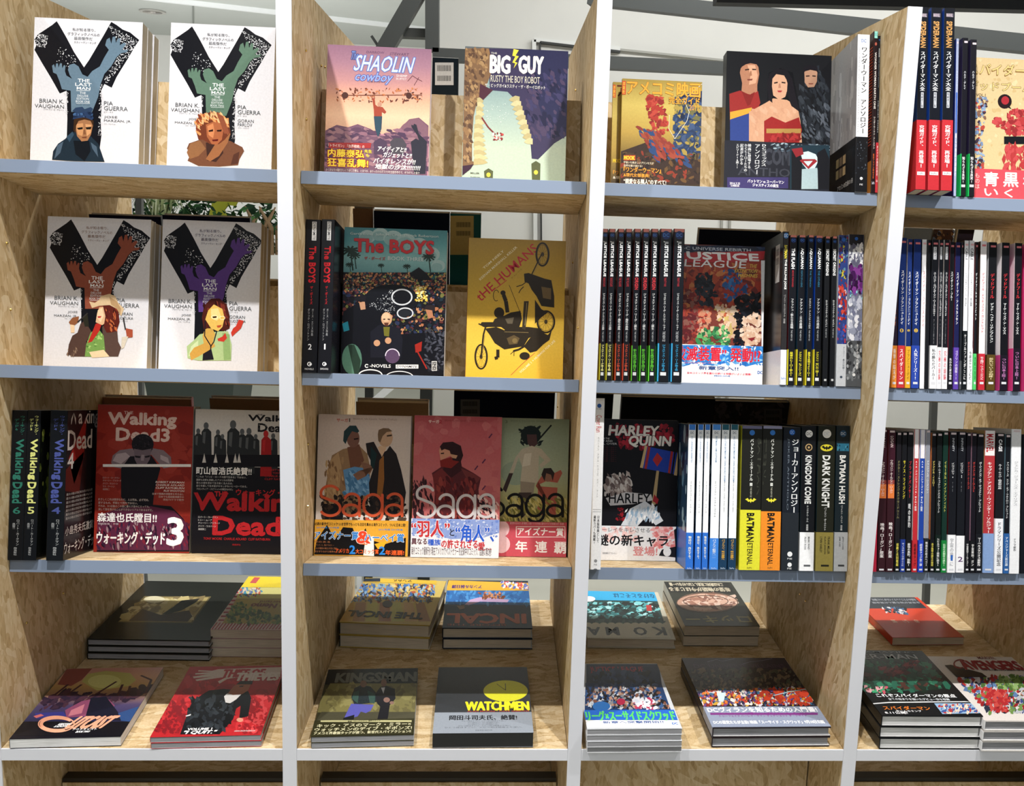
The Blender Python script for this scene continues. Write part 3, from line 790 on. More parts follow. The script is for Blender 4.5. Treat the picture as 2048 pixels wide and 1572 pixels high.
def man_dark(A, X, Y, q):
    A.p('#1d2a36', *q(345, 1056, 352, 1000, 385, 950, 430, 920, 470, 880, 500, 870, 600, 900, 650, 950, 668, 1000, 692, 1070, 500, 1066))
    A.p('#31475a', *q(440, 905, 480, 870, 490, 890, 460, 940)); A.p('#12161c', *q(486, 930, 590, 930, 600, 1000, 560, 1066, 500, 1020))
    A.p('#46586a', *q(380, 960, 420, 935, 400, 1010, 360, 1050)); A.p('#46586a', *q(600, 940, 640, 970, 650, 1040, 610, 980))
    A.p('#9a6c4a', *q(496, 830, 510, 900, 540, 935, 580, 930, 602, 890, 615, 830, 600, 790, 510, 790)); A.p('#c08c60', *q(500, 820, 515, 890, 545, 900, 552, 860, 550, 815)); A.p('#c79468', *q(565, 820, 605, 825, 600, 880, 575, 900))
    A.p('#1a1410', *q(508, 846, 548, 840, 548, 854, 520, 858)); A.p('#1a1410', *q(566, 842, 606, 838, 600, 856, 572, 856)); A.p('#6a3c28', *q(540, 906, 575, 902, 572, 914, 546, 914)); A.p('#7a4f34', *q(552, 860, 562, 858, 570, 888, 552, 890))
    A.p('#3a2618', *q(486, 860, 490, 790, 530, 775, 585, 775, 620, 800, 618, 840, 600, 800, 560, 790, 520, 800, 505, 830, 500, 880)); A.p('#27395a', *q(482, 790, 490, 750, 540, 735, 600, 745, 620, 780, 610, 795, 560, 775, 500, 785)); A.m(['#3f5d86', '#1b2740'], 20, q(490, 740, 610, 775), 9 * 1, 1.5, 3)
    A.p('#2a3c58', *q(478, 735, 500, 712, 545, 706, 560, 722, 600, 708, 616, 720, 604, 742, 550, 738, 520, 750))
def woman_red(A, X, Y, q):
    A.p('#6d4632', *q(345, 1040, 370, 990, 340, 960, 355, 925, 400, 910, 460, 890, 560, 890, 640, 910, 720, 950, 732, 975, 700, 1030, 690, 1070, 560, 1080, 420, 1075))
    A.p('#8a6040', *q(340, 985, 365, 925, 430, 905, 470, 960, 420, 1010, 360, 1030)); A.p('#3c2620', *q(470, 920, 580, 915, 590, 990, 540, 1050, 480, 1040)); A.p('#96623f', *q(560, 890, 600, 830, 640, 860, 620, 920, 560, 1010, 500, 1045, 470, 1030)); A.p('#4f2f24', *q(660, 1000, 700, 980, 690, 1060, 640, 1070))
    A.p('#6b3522', *q(405, 850, 400, 780, 430, 735, 500, 715, 570, 720, 620, 770, 640, 850, 600, 900, 560, 930, 500, 930, 450, 900, 420, 900)); A.m(['#a8562e', '#d8955c', '#7d3a22', '#e5b380'], 60, q(400, 790, 430, 735, 500, 712, 580, 730, 630, 800, 620, 860, 590, 800, 500, 760, 430, 800, 420, 880), 14, 2.6, 5, 60)
    A.p('#a45f3c', *q(470, 800, 520, 780, 575, 790, 590, 840, 580, 900, 545, 935, 510, 930, 478, 880)); A.p('#c98256', *q(480, 810, 520, 790, 530, 840, 520, 890, 490, 870)); A.p('#2a120c', *q(488, 838, 520, 830, 520, 845, 492, 848)); A.p('#2a120c', *q(545, 836, 580, 832, 576, 846, 548, 846)); A.p('#5d1c18', *q(512, 900, 556, 896, 552, 910, 518, 912))
    for i in range(6): A.ln('#8a4b33', 6, *q(545 + i * 8, 720 + i * 4, 600 + i * 6, 860))
def cowgirl(A, X, Y, q):
    A.p('#4f3a33', *q(360, 980, 385, 920, 420, 900, 440, 840, 470, 820, 520, 900, 480, 960, 500, 1060, 380, 1060, 352, 1040)); A.m(['#4f3a33', '#8a7260'], 30, q(352, 1010, 420, 1000, 400, 1070, 345, 1050), 5, 3, 4, 85)
    A.p('#54403a', *q(590, 860, 640, 830, 690, 850, 700, 960, 720, 1000, 700, 1060, 600, 1060)); A.p('#72984f', *q(510, 900, 560, 870, 600, 920, 610, 1020, 600, 1064, 470, 1060, 480, 980)); A.m(['#4f7a35', '#9dc070'], 26, q(490, 910, 600, 910, 600, 1060, 480, 1060), 9, 1.5, 9)
    A.p('#e3c9a4', *q(500, 1030, 600, 1015, 640, 1060, 520, 1068)); A.p('#28281f', *q(455, 800, 490, 780, 500, 860, 470, 860)); A.p('#1e3a26', *q(640, 810, 690, 800, 700, 850, 660, 880))
    A.p('#b02c24', *q(545, 840, 590, 830, 570, 890, 520, 960, 490, 970, 520, 900)); A.p('#d8b08a', *q(545, 830, 555, 770, 570, 730, 620, 725, 640, 770, 620, 830, 590, 850)); A.p('#e9cba6', *q(552, 800, 560, 750, 590, 735, 600, 790, 580, 830)); A.p('#b8443c', *q(558, 790, 585, 788, 578, 802, 560, 802))
    A.p('#5a211a', *q(590, 700, 640, 690, 700, 740, 710, 830, 690, 890, 650, 900, 620, 900, 600, 860, 612, 790, 600, 740)); A.m(['#8a3525', '#3b1512', '#b7623a'], 24, q(610, 720, 690, 740, 690, 880, 620, 880), 8, 3, 2, 75)
    A.p('#d3b892', *q(500, 690, 540, 700, 570, 680, 580, 655, 640, 640, 680, 655, 700, 700, 740, 740, 720, 790, 690, 740, 640, 715, 570, 720, 520, 735)); A.p('#b3926a', *q(640, 660, 690, 690, 720, 740, 715, 785, 690, 740, 650, 710))
    A.p('#8a5638', *q(360, 830, 385, 800, 430, 790, 425, 830, 400, 850, 370, 845)); A.ln('#33302e', 9, *q(420, 830, 490, 770)); A.p('#e2c5a2', *q(370, 845, 400, 850, 400, 900, 375, 900)); A.p('#a24f38', *q(750, 870, 800, 880, 800, 930, 760, 935)); A.ln('#302c2c', 9, *q(750, 880, 735, 800)); A.p('#cfc7b8', *q(725, 930, 770, 925, 740, 1000, 720, 1010))
def doctor(A, X, Y, q):
    A.p('#a9c08a', *q(390, 970, 440, 930, 480, 890, 530, 880, 620, 870, 680, 870, 705, 960, 700, 1066, 470, 1066, 395, 1050)); A.p('#8aa86c', *q(640, 880, 690, 890, 700, 1060, 650, 1064)); A.p('#c6d6a8', *q(420, 970, 470, 930, 470, 1010, 400, 1040)); A.p('#1d1a22', *q(505, 1000, 560, 980, 580, 1060, 500, 1066))
    A.p('#caa04e', *q(500, 900, 520, 850, 570, 850, 590, 890, 560, 980, 510, 960)); A.p('#c79a4a', *q(440, 980, 500, 955, 570, 930, 590, 970, 540, 1000, 470, 1040, 420, 1064, 410, 1020))
    A.p('#4a1d18', *q(496, 780, 510, 700, 560, 650, 620, 650, 670, 690, 690, 760, 690, 850, 650, 870, 560, 840, 510, 860)); A.m(['#742c22', '#321210', '#8f4030'], 26, q(500, 700, 660, 665, 690, 840, 640, 800), 9, 2.8, 6, 70)
    A.p('#e0b85e', *q(520, 790, 540, 730, 580, 690, 640, 720, 655, 780, 640, 840, 610, 870, 560, 850)); A.p('#f0d48c', *q(560, 720, 610, 715, 630, 770, 600, 800, 560, 780)); A.ring('#fff4d0', X(585), Y(775), 22 * 1, 14, 3); A.ring('#fff4d0', X(640), Y(780), 18, 13, 3); A.p('#241410', *q(570, 771, 600, 768, 598, 779, 574, 781)); A.p('#b7502f', *q(600, 832, 636, 826, 626, 844, 606, 846))
    A.ln('#1c1a24', 7, *q(520, 800, 515, 900, 560, 970, 548, 1050)); A.ln('#1c1a24', 7, *q(600, 870, 580, 940, 555, 975)); A.p('#c23a2c', *q(700, 880, 715, 850, 735, 835, 755, 790, 790, 800, 770, 850, 735, 880, 708, 905)); A.p('#c23a2c', *q(605, 920, 640, 905, 660, 880, 672, 915, 650, 940, 610, 935))

WH = dict(cols='#d6d6dc', page=M_PAGE)
gA = 'white softcovers with a large black letter in the left bay'
face(1, 'A1', 213, 930, 600, 130, .090, .0295, 3, art=lambda A: letter_cover(A, 225, 130, 1, 1, '#62798b', 'ONE', 0, ('JOSÉ', 'MARZÁN, JR.', 'ホセ・マルザンJr.'), man_dark), label='white softcover with big black letter and slate blue hand shape, man in dark coat', group=gA, copies_label='%s copy in the pile behind the slate blue handed white softcover', **WH)
face(1, 'A1', 1116, 1808, 600, 165, .098, .029, 2, art=lambda A: letter_cover(A, 1124, 165, .965, .985, '#5b7766', 'TWO', 1, ('GORAN', 'PARLOV', 'ゴラン・パルロフ'), woman_red), label='white softcover with big black letter and green hand shape, person with tangled auburn hair', group=gA, copies_label='%s copy behind the green handed white softcover', **WH)
face(2, 'A2', 300, 985, 650, 184, .10, .0268, 3, art=lambda A: letter_cover(A, 326, 184, .96, .985, '#8a4a38', 'THREE', 1, ('GORAN', 'SUDŽUKA', 'ゴラン・スジュカ'), cowgirl, jcol='#8a6a5c'), label='white softcover with big black letter and rust red hand shape, woman in cowboy hat', group=gA, copies_label='%s copy behind the rust red handed white softcover', **WH)
face(2, 'A2', 1062, 1716, 650, 205, .10, .0268, 3, art=lambda A: letter_cover(A, 1080, 205, .94, .985, '#56397f', 'FOUR', 1, ('GORAN', 'SUDŽUKA', 'ゴラン・スジュカ'), doctor, jcol='#4a4560'), label='white softcover with big black letter and purple hand shape, woman with glasses', group=gA, copies_label='%s copy behind the purple handed white softcover', **WH)

# ------------------------------------------------------------------ left bay, third shelf
def rough(A, col, tx, x0, y0, x1, y1, b=.05, bg='#8a2b25', n=26, **k):
    A.t(col, tx, x0, y0, x1, y1, b, **k); A.m([bg], n, (x0, y0, x1, y1), 2.6, 1.4, len(tx) + int(x0))
def wd3(A):
    A.full('#8e2c22'); A.m(['#7f241d', '#99352a'], 40, (640, 260, 1270, 1180), 60, 1.5, 3)
    rough(A, '#d8b9ae', 'Walking', 715, 285, 1165, 385, .06); rough(A, '#d8b9ae', 'THE', 820, 272, 880, 292, .04, n=3); rough(A, '#d8b9ae', 'Dead3', 768, 385, 1120, 470, .06)
    A.p('#7d6c72', 735, 610, 745, 565, 790, 530, 860, 520, 1000, 515, 1080, 530, 1130, 575, 1135, 640, 1080, 650, 1000, 560, 900, 560, 800, 650, 745, 640)
    A.p('#ab9a9e', 745, 600, 770, 555, 830, 545, 860, 570, 800, 620); A.p('#ab9a9e', 1060, 560, 1110, 580, 1120, 620, 1060, 590)
    A.p('#17141a', 800, 650, 860, 570, 1000, 565, 1060, 650, 1020, 800, 1010, 900, 860, 900, 800, 840)
    A.e('#1b171c', 943, 490, 73, 68); A.m(['#2d262c', '#0f0c10'], 40, (880, 430, 1010, 540), 8, 1, 4)
    A.p('#6b5c64', 885, 520, 940, 530, 1000, 520, 990, 590, 960, 640, 915, 640, 890, 590); A.p('#8d7d84', 935, 560, 955, 560, 950, 600, 930, 600); A.p('#1b171c', 890, 565, 930, 570, 925, 582, 895, 578); A.p('#1b171c', 955, 570, 992, 562, 988, 576, 960, 580)
    A.r('#e9e4e0', 680, 622, 1262, 634); A.r('#e9e4e0', 680, 634, 1262, 640)
    A.p('#16131a', 640, 1050, 760, 920, 870, 880, 1010, 890, 1130, 900, 1210, 980, 1275, 1100, 1275, 1200, 640, 1200)
    A.p('#5a2640', 645, 960, 800, 910, 1000, 900, 1150, 930, 1230, 1010, 1245, 1190, 640, 1190); A.m(['#2a1626', '#7a2438', '#38203c', '#9a8088'], 190, (640, 1010, 1250, 1180), 9, 3, 8, 82)
    for i, tx in enumerate(('ROBERT KIRKMAN', 'CHARLIE ADLARD', 'CLIFF RATHBURN', 'RUS WOOTON')): A.t('#e6d5cf', tx, 1218 - 13.5 * len(tx), 735 + i * 19, 1218, 748 + i * 19, .03, sl=.2)
    for i, tx in enumerate(('ロバート・カークマン', 'チャーリー・アドラード', 'クリフ・ラスバーン', 'ラス・ウートン', '風間賢二')): A.t('#cdb0a8', tx, 680, 706 + i * 19, 680 + 11 * len(tx), 718 + i * 19)
    for i, tx in enumerate(('全米で驚異的視聴率を叩き出し', '日本でも超話題沸騰中の', '同名TVドラマ原作')): A.t('#d8c3bb', tx, 1215 - 15 * len(tx), 812 + i * 19, 1215, 826 + i * 19)
    for i, tx in enumerate(('まさしくこれは啓示なのだ。人は死ぬ、必ず死ぬ。', '愛するもの、平和とて例外ではない。', 'それは、311以後のこの国に暮らす我々にとっても、', '決して目を背けることができないリアルであるはずだ。')): A.t('#e0d0c9', tx, 650, 848 + i * 22, 650 + (335, 260, 340, 360)[i], 864 + i * 22)
    A.t('#f2eeee', '森達也氏瞠目!!', 645, 945, 1035, 1005, .02); A.t('#cfc0c4', '映画監督・作家', 650, 1010, 785, 1022)
    A.t('#f2eeee', 'ウォーキング・デッド', 640, 1068, 1090, 1150, .04); A.t('#f5f2f2', '3', 1105, 975, 1212, 1160, .08)
def wd1(A):
    A.full('#17151a'); A.band('#c9c4bf', 262, 640, 1570)
    rough(A, '#1b181a', 'Walking', 1640, 300, 1985, 352, .06, bg='#c9c4bf'); rough(A, '#1b181a', 'Dead', 1705, 355, 1900, 410, .06, bg='#c9c4bf'); A.t('#1b181a', 'THE', 1700, 290, 1735, 302, .03)
    def body(x, y, s, c='#2a2c2e', c2='#55585a'):
        A.p(c, x - 30 * s, y + 60 * s, x - 38 * s, y + 300 * s, x + 38 * s, y + 300 * s, x + 34 * s, y + 60 * s, x + 12 * s, y + 38 * s, x - 12 * s, y + 38 * s); A.e(c2, x, y + 20 * s, 17 * s, 23 * s, 12)
        A.p(c2, x - 20 * s, y + 62 * s, x - 2 * s, y + 60 * s, x - 8 * s, y + 140 * s, x - 24 * s, y + 130 * s)
    for x, y, s in ((1310, 388, .8), (1362, 348, 1), (1440, 395, .8), (1470, 425, .7), (1540, 335, 1.25), (1600, 390, .9), (1645, 385, 1), (1690, 425, .7), (1805, 420, .8), (1880, 440, .8), (1950, 400, .9)): body(x, y, s)
    body(1757, 402, 1, '#a01e20', '#b8282a'); A.r('#17151a', 1275, 560, 2100, 640)
    for x in (1350, 1425, 1500, 1555, 1580): A.p('#c9c4bf', x, 550, x + 12, 612, x - 14, 612)
    A.t('#eeeae8', '町山智浩氏絶賛!!', 1298, 642, 1662, 692, .02)
    for i, tx in enumerate(('「これは『ゾンビ・ロードの国で生ある』ではない、', '国家も法律も消滅したアメリカの荒野を', '新らの魂を求めて生き抜く主人公は、', '自らを殺して生き延びせるしかないヒーローである。', 'フロンティア・スピリットの再生なのだ」')): A.t('#d0ccca', tx, 1298, 700 + i * 20, 1298 + (330, 245, 240, 335, 240)[i], 714 + i * 20)
    for i, tx in enumerate(('ROBERT KIRKMAN', 'TONY MOORE', 'CHARLIE ADLARD', 'CLIFF RATHBURN')): A.t('#a4262a', tx, 1930 - 13 * len(tx), 655 + i * 20, 1930, 668 + i * 20, .03)
    A.t('#b6282c', 'ウォーキング・デッド', 1560, 788, 1990, 832, .03); A.t('#b6282c', 'THE', 1418, 802, 1500, 835, .05)
    rough(A, '#b6262b', 'Walking', 1272, 815, 1985, 965, .07, bg='#17151a', n=60); rough(A, '#b6262b', 'Dead', 1408, 970, 1850, 1092, .07, bg='#17151a', n=46)
    for i, tx in enumerate(('ロバート・カークマン', 'トニー・ムーア', 'チャーリー・アドラード', 'クリフ・ラスバーン', '風間賢二')): A.t('#dad6d4', tx, 1310, 965 + i * 20, 1310 + 13 * len(tx), 978 + i * 20)
    A.t('#b6282c', 'TONY MOORE  CHARLIE ADLARD  CLIFF RATHBURN', 1345, 1108, 1785, 1124, .02); A.t('#b6282c', '飛鳥新社', 1535, 1148, 1590, 1160)
face(3, 'A3', 632, 1265, 720, 262, .105, .026, 2, art=wd3, cols=('#8e2c22', '#231a1c', '#231a1c'), label='brick red softcover with white title and bent muscular figure, left bay third shelf', group='horror comic volumes on the left third shelf', copies_label='%s copy behind the brick red softcover', hgt=.292)
face(3, 'A3', 1278, 1885, 720, 264, .108, .026, 2, art=wd1, cols=('#17151a', '#17151a', '#17151a'), label='black and white softcover with crowd of figures and red title, beside white post', group='horror comic volumes on the left third shelf', copies_label='%s copy behind the crowd cover')
def wdspine(n, c, c2):
    return [('V', 300, 432, 'ウォーキング・' , c, .34, .01, .7), ('V', 320, 400, 'デッド' + n, c, .34, .012, .32), ('T', 455, 725, 'Walking', c, .62, .06), ('T', 740, 880, 'Dead', c, .6, .06), ('H', 905, 950, n, c, .5, .06), ('V', 985, 1160, 'ロバート・カークマン', '#b5b8ba', .22, 0, .62), ('V', 1010, 1050, '風間賢二', '#b5b8ba', .2, 0, .35), ('V', 1170, 1225, '飛鳥新社', '#b5b8ba', .22, 0)]
def wd4side(A):
    A.full('#1d191c'); a, b, c, d = A.rect
    A.raw([(a + .01, .19), (c * .55, .27), (c * .5, .19), (a + .04, .14)], lin('#8c2420')); A.raw([(a, .17), (c * .5, .2), (c * .4, .12), (a, .13)], lin('#55201c')); A.step()
    A.put('#cfc6c2', 'Walking', .004, .245, .15, .283, .05); A.put('#cfc6c2', 'Dead', .004, .205, .12, .243, .05); A.put('#cfc6c2', '4', .006, .17, .035, .2, .05)
    for i in range(7): A.put('#b3aeac', '最大の敵は世紀末の愚かな人間', .006, .12 - i * .0075, .13, .125 - i * .0075)
    A.put('#dcd6d4', '小島秀夫氏激賞!!', .006, .045, .15, .062, .01); A.put('#e8e4e2', 'ウォーキング・デッド', .004, .01, .16, .034, .03)
for i, (xl, xr, n, c, side) in enumerate(((36, 136, '6', '#2f7263', None), (155, 255, '5', '#d8dc86', 'g'), (318, 432, '4', '#4a5596', 'w'))):
    def gs(A):
        A.full('#10120f')
        rnd = random.Random(3)
        for j in range(60):
            u, v, q = rnd.uniform(0, .15), rnd.uniform(.1, .27), rnd.uniform(.003, .011); A.raw([(u + q * cos(t), v + q * 1.4 * sin(t)) for t in (0, 1, 2, 3, 4, 5)], lin(rnd.choice(['#39451d', '#8d9440', '#1c2412', '#566128'])), j * .000001)
    spine(3, 'A3', xl, xr, 760, 266, -.012, wdspine(n, c, c), ('near black spine with green lettering, outermost of three on the left third shelf', 'near black spine with pale yellow lettering, middle of three on the left third shelf', 'near black spine with violet lettering beside brick red cover')[i], 'horror comic volumes on the left third shelf', cols=('#14161a', '#111418', '#15171a'), side=(wd4side, 'R', 'A3') if side == 'w' else ((gs, 'R', 'A3') if side == 'g' else None), w=.165)

# ------------------------------------------------------------------ second bay, top shelf
def shaolin(A):
    A.full('#b78492'); A.g(['#8f6a80', '#a07788', '#b98889', '#dba489', '#eac0a0', '#d9a98f'], 288, 830)
    A.p('#6e5064', 220, 810, 290, 775, 360, 790, 420, 770, 500, 800, 560, 840, 640, 850, 700, 780, 740, 740, 800, 730, 860, 780, 850, 1100, 200, 1100)
    A.p('#7c5a68', 640, 850, 700, 775, 745, 742, 800, 735, 858, 790, 855, 900, 700, 900); A.m(['#5a4056', '#8a6474', '#4b3750', '#94707a'], 120, (215, 800, 855, 1050), 20, 2.5, 5, 10)
    A.p('#4a3a50', 520, 880, 560, 855, 600, 880, 610, 960, 520, 960)
    A.p('#2a2a36', 750, 880, 780, 860, 800, 870, 790, 840, 755, 790, 752, 775, 766, 778, 770, 768, 785, 775, 800, 830, 850, 880, 840, 1080, 770, 1080); A.p('#47434c', 620, 880, 650, 855, 700, 860, 725, 900, 700, 960, 630, 950)
    A.t('#6a4b66', 'DARROW', 475, 318, 585, 333, .02, sl=.2); A.t('#6a4b66', 'STEWART', 620, 328, 738, 345, .02, sl=.2)
    A.t('#7089c4', 'The', 380, 318, 425, 370, .02, sl=.2, out='#4b4a7a', ow=1.2); A.t('#c3cde6', 'SHAOLIN', 405, 348, 765, 447, .03, sl=.25, out='#5a74b8', ow=1.2); A.t('#8fa4d6', 'cowboy', 405, 450, 635, 522, .03, sl=.3, out='#55569a', ow=1)
    A.t('#e8d8d8', 'SHEMP', 660, 465, 728, 479, .01); A.t('#e8d8d8', 'BUFFET', 660, 484, 724, 497, .01); A.t('#5a3f50', '少林カウボーイ', 485, 503, 592, 516, .01); A.ln('#5a2a34', 3, 730, 505, 760, 470, 790, 490, 820, 505); A.ln('#5a2a34', 3, 770, 530, 800, 480)
    A.ln('#6b3d2e', 5, 330, 592, 820, 590); A.m(['#6b3a2c', '#a8603c', '#53302a', '#c07a50'], 110, (290, 548, 825, 632), 6, 2.2, 9); A.e('#4a2c26', 342, 592, 20, 20); A.e('#4a2c26', 738, 594, 18, 20)
    A.p('#9b4432', 510, 605, 524, 602, 530, 650, 545, 662, 575, 665, 598, 695, 588, 706, 570, 695, 570, 722, 522, 722, 520, 680); A.e('#b98a74', 556, 648, 13, 15); A.p('#2e4858', 520, 722, 572, 722, 568, 800, 552, 840, 545, 850, 528, 800); A.p('#b98a74', 510, 610, 516, 596, 525, 610)
    A.p('#9c3030', 240, 885, 505, 888, 500, 920, 240, 920); A.t('#efe4dc', '『トライガン』『血界戦線』の', 238, 896, 462, 916, .01)
    A.t('#f0d53c', '内藤泰弘', 236, 928, 460, 976, .05, out='#8c2a2a'); A.t('#f0d53c', '先生', 462, 930, 508, 950, .03); A.t('#f0d53c', 'も', 472, 955, 492, 975, .02); A.t('#f0d53c', '狂喜乱舞!', 233, 985, 485, 1036, .05, out='#8c2a2a')
    for i, (tx, x0, x1) in enumerate((('アイディアと!!', 545, 722), ('ガジェットと!!', 580, 755), ('バイオレンスが!!', 520, 778), ('地獄の沙汰!!!!!!!!', 530, 808))): A.t('#f4f0ee', tx, x0, 910 + i * 37, x1, 943 + i * 37, .03, sl=.2)
    A.t('#e6dedc', 'よくおもちゃ箱をひっくり返した様な、と言うが、ありったけのガラクタを全部手作りで、ギラギラした目で', 222, 1055, 804, 1072)
def bigguy(A):
    A.full('#a9bcb0'); A.g(['#5d6468', '#7f989a', '#a2b6ae', '#b9c8b4', '#b0c4b2'], 300, 1130)
    A.p('#3b3552', 1230, 300, 1728, 310, 1722, 840, 1640, 890, 1540, 990, 1500, 985, 1490, 860, 1450, 700, 1420, 640, 1350, 570, 1240, 560)
    A.p('#2b2c4c', 1400, 300, 1728, 310, 1720, 840, 1610, 860, 1540, 640); A.m(['#3d3a5e', '#23233e', '#4b3f5a'], 70, (1460, 420, 1715, 860), 22, 2, 3, 60)
    A.p('#7b5e44', 1086, 300, 1235, 300, 1260, 420, 1210, 560, 1165, 610, 1140, 720, 1130, 860, 1130, 1000, 1160, 1010, 1090, 1060, 1070, 1040); A.m(['#8f6e4c', '#5a4334', '#a3835c'], 90, (1086, 300, 1240, 300, 1200, 560, 1135, 700, 1120, 1000, 1080, 1000), 18, 1.6, 5, 70)
    A.p('#4b2a36', 1180, 520, 1260, 560, 1180, 640, 1190, 720, 1170, 640)
    def tooth(x, y, s, c, fl=1): A.p(c, x, y - 20, x + fl * 30 * s, y - 26, x + fl * 62 * s, y - 12, x + fl * 74 * s, y + 2, x + fl * 50 * s, y + 12, x, y + 16)
    for i in range(15): tooth(1140 + (i % 2) * 4 + max(0, 7 - i) * 3, 630 + i * 27, .55 + i * .045, ('#b5a87a', '#c9bd8e')[i % 2])
    for i in range(10): tooth(1425 + i * 9, 620 + i * 29, .9 - i * .02, ('#b5a87a', '#cabf92')[i % 2], -1)
    A.p('#3b2436', 1070, 1030, 1140, 1020, 1120, 1050, 1070, 1090)
    A.m(['#e8efe8', '#c9d8d0'], 60, (1200, 640, 1370, 800), 3, 1, 2); A.ln('#7c2e2e', 9, 1190, 730, 1230, 790, 1275, 835); A.m(['#b84a44', '#7c2e2e', '#e0d0c8'], 18, (1258, 825, 1318, 870), 10, 1.4, 6)
    for x in (1232, 1526):
        A.p('#53593a', x - 28, 1062 - (46 if x > 1400 else 0), x, 1045 - (46 if x > 1400 else 0), x + 28, 1062 - (46 if x > 1400 else 0), x + 26, 1118, x - 24, 1118); A.e('#d9c84a', x, 1085 - (15 if x > 1400 else 0), 13, 14)
    A.t('#f3efe6', 'BIG', 1243, 345, 1365, 455, .06, out='#8a3030', ow=.8); A.t('#f3efe6', 'GUY', 1420, 350, 1572, 458, .06, out='#8a3030', ow=.8); A.p('#f0d94a', 1388, 305, 1420, 312, 1400, 345, 1420, 350, 1395, 385, 1412, 390, 1388, 425, 1398, 395, 1380, 388, 1398, 352, 1380, 346)
    A.t('#d9d6cc', 'THE', 1248, 325, 1285, 336, .02); A.t('#d0cabb', 'RUSTY THE BOY ROBOT', 1245, 472, 1550, 515, .01); A.t('#f2efe8', 'ザ・ビッグガイ&ラスティ・ザ・ボーイロボット', 1210, 525, 1585, 548, .015); A.t('#4b4238', 'MILLER', 1120, 1070, 1175, 1080, .02); A.t('#4b4238', 'DARROW', 1120, 1097, 1180, 1107, .02)
face(1, 'B1', 222, 868, 700, 290, .095, .022, 2, art=shaolin, cols='#b78492', label='pink sunset softcover with blue brush title and running man, second bay top shelf', group=None, copies_label='%s copy behind the pink sunset softcover')
face(1, 'B1', 1076, 1718, 700, 302, .10, .018, 2, art=bigguy, cols='#4b4450', label='softcover with giant toothed jaws and white robot figure, right end of second bay top shelf', copies_label='%s copy behind the toothed jaws cover', page=M_PAGEW)

